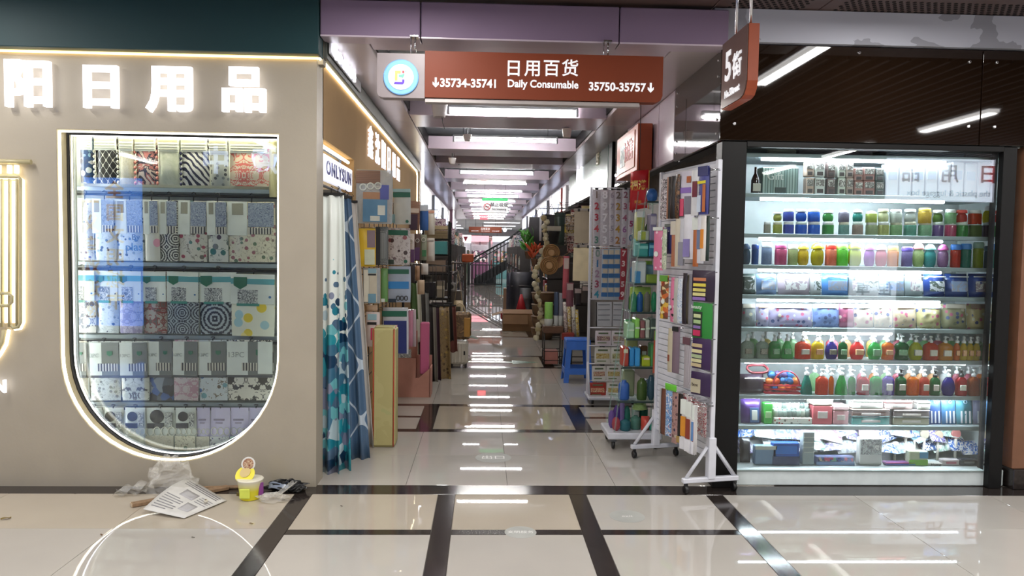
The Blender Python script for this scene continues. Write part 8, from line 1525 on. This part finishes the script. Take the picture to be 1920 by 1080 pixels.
obj('lid_flap', MB().lathe([(0.041, 0), (0.042, 0.003)], 16), plain('#e2e2de'), o, loc=(-0.02, 0.03, hC + 0.085), rot=(PI / 2 - 0.2, -0.1, 0)); obj('flap_print', MB().lathe([(0.032, 0.003), (0.033, 0.0045)], 14), pat('flap_photo', 'blotch', ['#c8a078', '#7a3a2c', '#d8c0a0', '#9a6a4c'], 60), o, loc=(-0.02, 0.03, hC + 0.085), rot=(PI / 2 - 0.2, -0.1, 0))
crumple('black_wrap', 'crumpled black plastic wrap between the snack cup and the wall corner', 'plastic wrap', (F(530, 930).x, YF - 0.075, 0.001), 0.12, 0.05, 0.06, film_black, 8, amp=0.45); bw_ = bpy.data.objects['black_wrap']
for k in range(3): obj('cord', MB().tube([(0.05 + 0.02 * k + 0.03 * math.cos(j * 0.9 + k), -0.03 + 0.03 * math.sin(j * 0.9 + k), 0.02 + 0.02 * math.sin(j * 1.3 + k)) for j in range(7)], 0.004, 5), black_plastic, bw_)
obj('blue_grey_film', MB().grid(lambda u, v: (-0.1 + 0.12 * u, -0.052 + 0.03 * v, 0.028 + 0.03 * v + 0.006 * math.sin(8 * u)), 6, 4, thick=0.001), plain('#7f8a9c', 0.2), bw_)
crumple('clear_wrap', 'crumpled clear wrapper lying in front of the black wrap', 'plastic wrap', (F(510, 943).x, F(510, 943).y + 0.03, 0.001), 0.085, 0.04, 0.045, film_clear, 12, amp=0.5); cw_ = bpy.data.objects['clear_wrap']
obj('raised_corner', MB().grid(lambda u, v: (0.01 + 0.11 * v + 0.04 * (u - 0.5), 0.01 + 0.01 * math.sin(6 * u), 0.02 + 0.09 * v + 0.01 * math.sin(9 * u)), 6, 6, thick=0.001), film_clear, cw_)
for px, py, lb, c, s in ((11, 974, 'curled yellow-brown leaf scrap on the pale tiles below the emblem', '#7a6428', 0.024), (190, 1004, 'small brown crumb near the mirrored edge of the window', '#6a4a34', 0.01), (362, 1009, 'small dark pellet on the tiles below the leaflet', '#3a342a', 0.008), (471, 983, 'brown crumb on the tiles below the snack cup', '#6a5230', 0.011), (141, 927, 'tiny dark speck on the tiles near the shop front', '#2c2824', 0.005), (640, 950, 'dark fibre scrap on the tiles in front of the curtains', '#3a2f28', 0.007), (678, 1003, 'black fleck beside the crossing dark strip', '#1f1c1a', 0.006), (531, 937, 'dark chip beside the clear wrapper', '#3a2c24', 0.01)):
    p = F(px, py); o = tag(obj('floor_scrap', MB().grid(lambda u, v: ((u - 0.5) * 2 * s, (v - 0.5) * s * (1 - abs(2 * u - 1) * 0.8), 0.003 + s * 0.35 * abs(math.sin(3 * u + v))), 5, 4, thick=0.002), plain(c, 0.7), loc=(p.x, p.y, 0.001), rz=R_.uniform(-1, 1)), lb, 'scrap', 'scraps on the floor')
# worn stickers on the floor
wk = mat('worn_sticker', '#a5a6a2', 0.6, spec=0.15); wg = mat('worn_sticker_green', '#9aa8a0', 0.25)
for px, py, r, s1, lb in ((976, 998, 0.085, '文明服务', 'round worn floor sticker with faint lettering near the crossing strip'), (925, 858, 0.13, '出口', 'worn pale exit sticker on the aisle floor'), (1176, 968, 0.1, 'exit', 'faint worn exit sticker near the east strips')):
    p = F(px, py); o = tag(obj('floor_sticker', MB().lathe([(r, 0), (r, 0.0006)], 28), wk, loc=(p.x, p.y, 0.0002)), lb, 'sticker', 'worn floor stickers'); t = text('lettering', s1, r * (0.42 if len(s1) > 2 else 0.7), plain('#dcdcd8'), o, (0, 0, 0.0008), ext=0.0002); t.rotation_euler = (0, 0, 0)
a, b = F(850, 678), F(1010, 678); o = tag(obj('floor_arrow', MB().box((0, 0, 0.0006), (b.x - a.x, 0.1, 0.001)), mat('green_sticker', '#3f7a5a', 0.25), loc=((a.x + b.x) / 2 - 0.06, a.y, 0.0)), 'long green arrow sticker across the aisle floor', 'sticker')
h = MB().add([(0, -0.16, 0), (0.36, 0, 0), (0, 0.16, 0), (0, -0.16, 0.001), (0.36, 0, 0.001), (0, 0.16, 0.001)], [(2, 1, 0), (3, 4, 5), (0, 1, 4, 3), (1, 2, 5, 4), (2, 0, 3, 5)]); obj('arrow_head', h, mat('green_sticker', '#3f7a5a', 0.25), o, loc=((b.x - a.x) / 2 - 0.3, 0, 0.0004))

# ================================================================ THE HALL BEHIND THE VIEWER, MIRRORED IN THE GLASS
o = empty('hall_sign', 'white lit hanging sign with red characters mirrored in the case glass', 'shop sign', (7.05, -1.8, 2.34)); obj('lit_board', MB().box((0, 0, 0.32), (1.9, 0.06, 0.64), 0.004), LED('hall_sign_white', '#e6ecff', 4.0), o)
for i, ch in enumerate('日用品'): text('letter', ch, 0.3, plain('#c0303a'), o, (0.6 - i * 0.6, 0.045, 0.4), rz=PI, ext=0.004, bold=0.004)
text('lettering', 'the plastic & luggage box', 0.13, plain('#7a808c'), o, (0, 0.04, 0.12), rz=PI, ext=0.002)
for s in (-1, 1): obj('hanger', MB().tube([(s * 0.8, 0, 0.64), (s * 0.8, 0, 0.72)], 0.012, 5), chrome, o)
o = empty('blue_banner', 'tall blue lit banner with red characters mirrored in the shop window', 'banner', (-5.6, -1.8, 0.001)); obj('lit_panel', MB().box((0, 0, 1.38), (0.98, 0.08, 2.2), 0.004), LED('banner_blue', '#4a86e8', 4.0), o); obj('foot', MB().box((0, 0, 0.14), (0.9, 0.3, 0.28), 0.01), white_metal, o)
for i, ch in enumerate('全国文明城市'): text('letter', ch, 0.27, LED('banner_red', '#d8405c', 2.4), o, (0.12, 0.045, 2.28 - i * 0.33), rz=PI, ext=0.004, bold=0.006)
for i, ch in enumerate('一义乌欢迎您'): text('letter', ch, 0.27, LED('banner_red', '#d8405c', 2.4), o, (-0.24, 0.045, 2.1 - i * 0.32), rz=PI, ext=0.004, bold=0.006)
o = empty('glowing_sign', 'glowing blue-white characters mirrored at the top of the shop window', 'shop sign', (-3.6, -1.8, 2.62)); obj('board', MB().box((0, 0, 0.12), (1.6, 0.05, 0.52), 0.004), plain('#4a4c54'), o)
for i, ch in enumerate('中意'): text('letter', ch, 0.42, LED('hall_letter', '#c8d6ff', 4.0), o, (-0.4 + i * 0.72, 0.04, 0.12), rz=PI, ext=0.01, bold=0.012)
for s in (-1, 1): obj('hanger', MB().tube([(s * 0.6, 0, 0.38), (s * 0.6, 0, 0.44)], 0.012, 5), chrome, o)
o = empty('white_poster_stand', 'white lit poster stand with blue characters mirrored in the case glass', 'poster stand', (5.95, -1.8, 0.001)); obj('poster', MB().box((0, 0, 0.95), (0.72, 0.05, 1.5), 0.004), LED('poster_white', '#eef2ff', 2.8), o); obj('foot', MB().box((0, 0, 0.1), (0.6, 0.3, 0.2), 0.01), white_metal, o)
for j, s in enumerate(('卓越', '佳风')):
    for i, ch in enumerate(s): text('letter', ch, 0.22, plain('#1f2f7c'), o, (-0.17 + 0.36 * j, 0.035, 0.98 - i * 0.3), rz=PI, ext=0.003, bold=0.004)
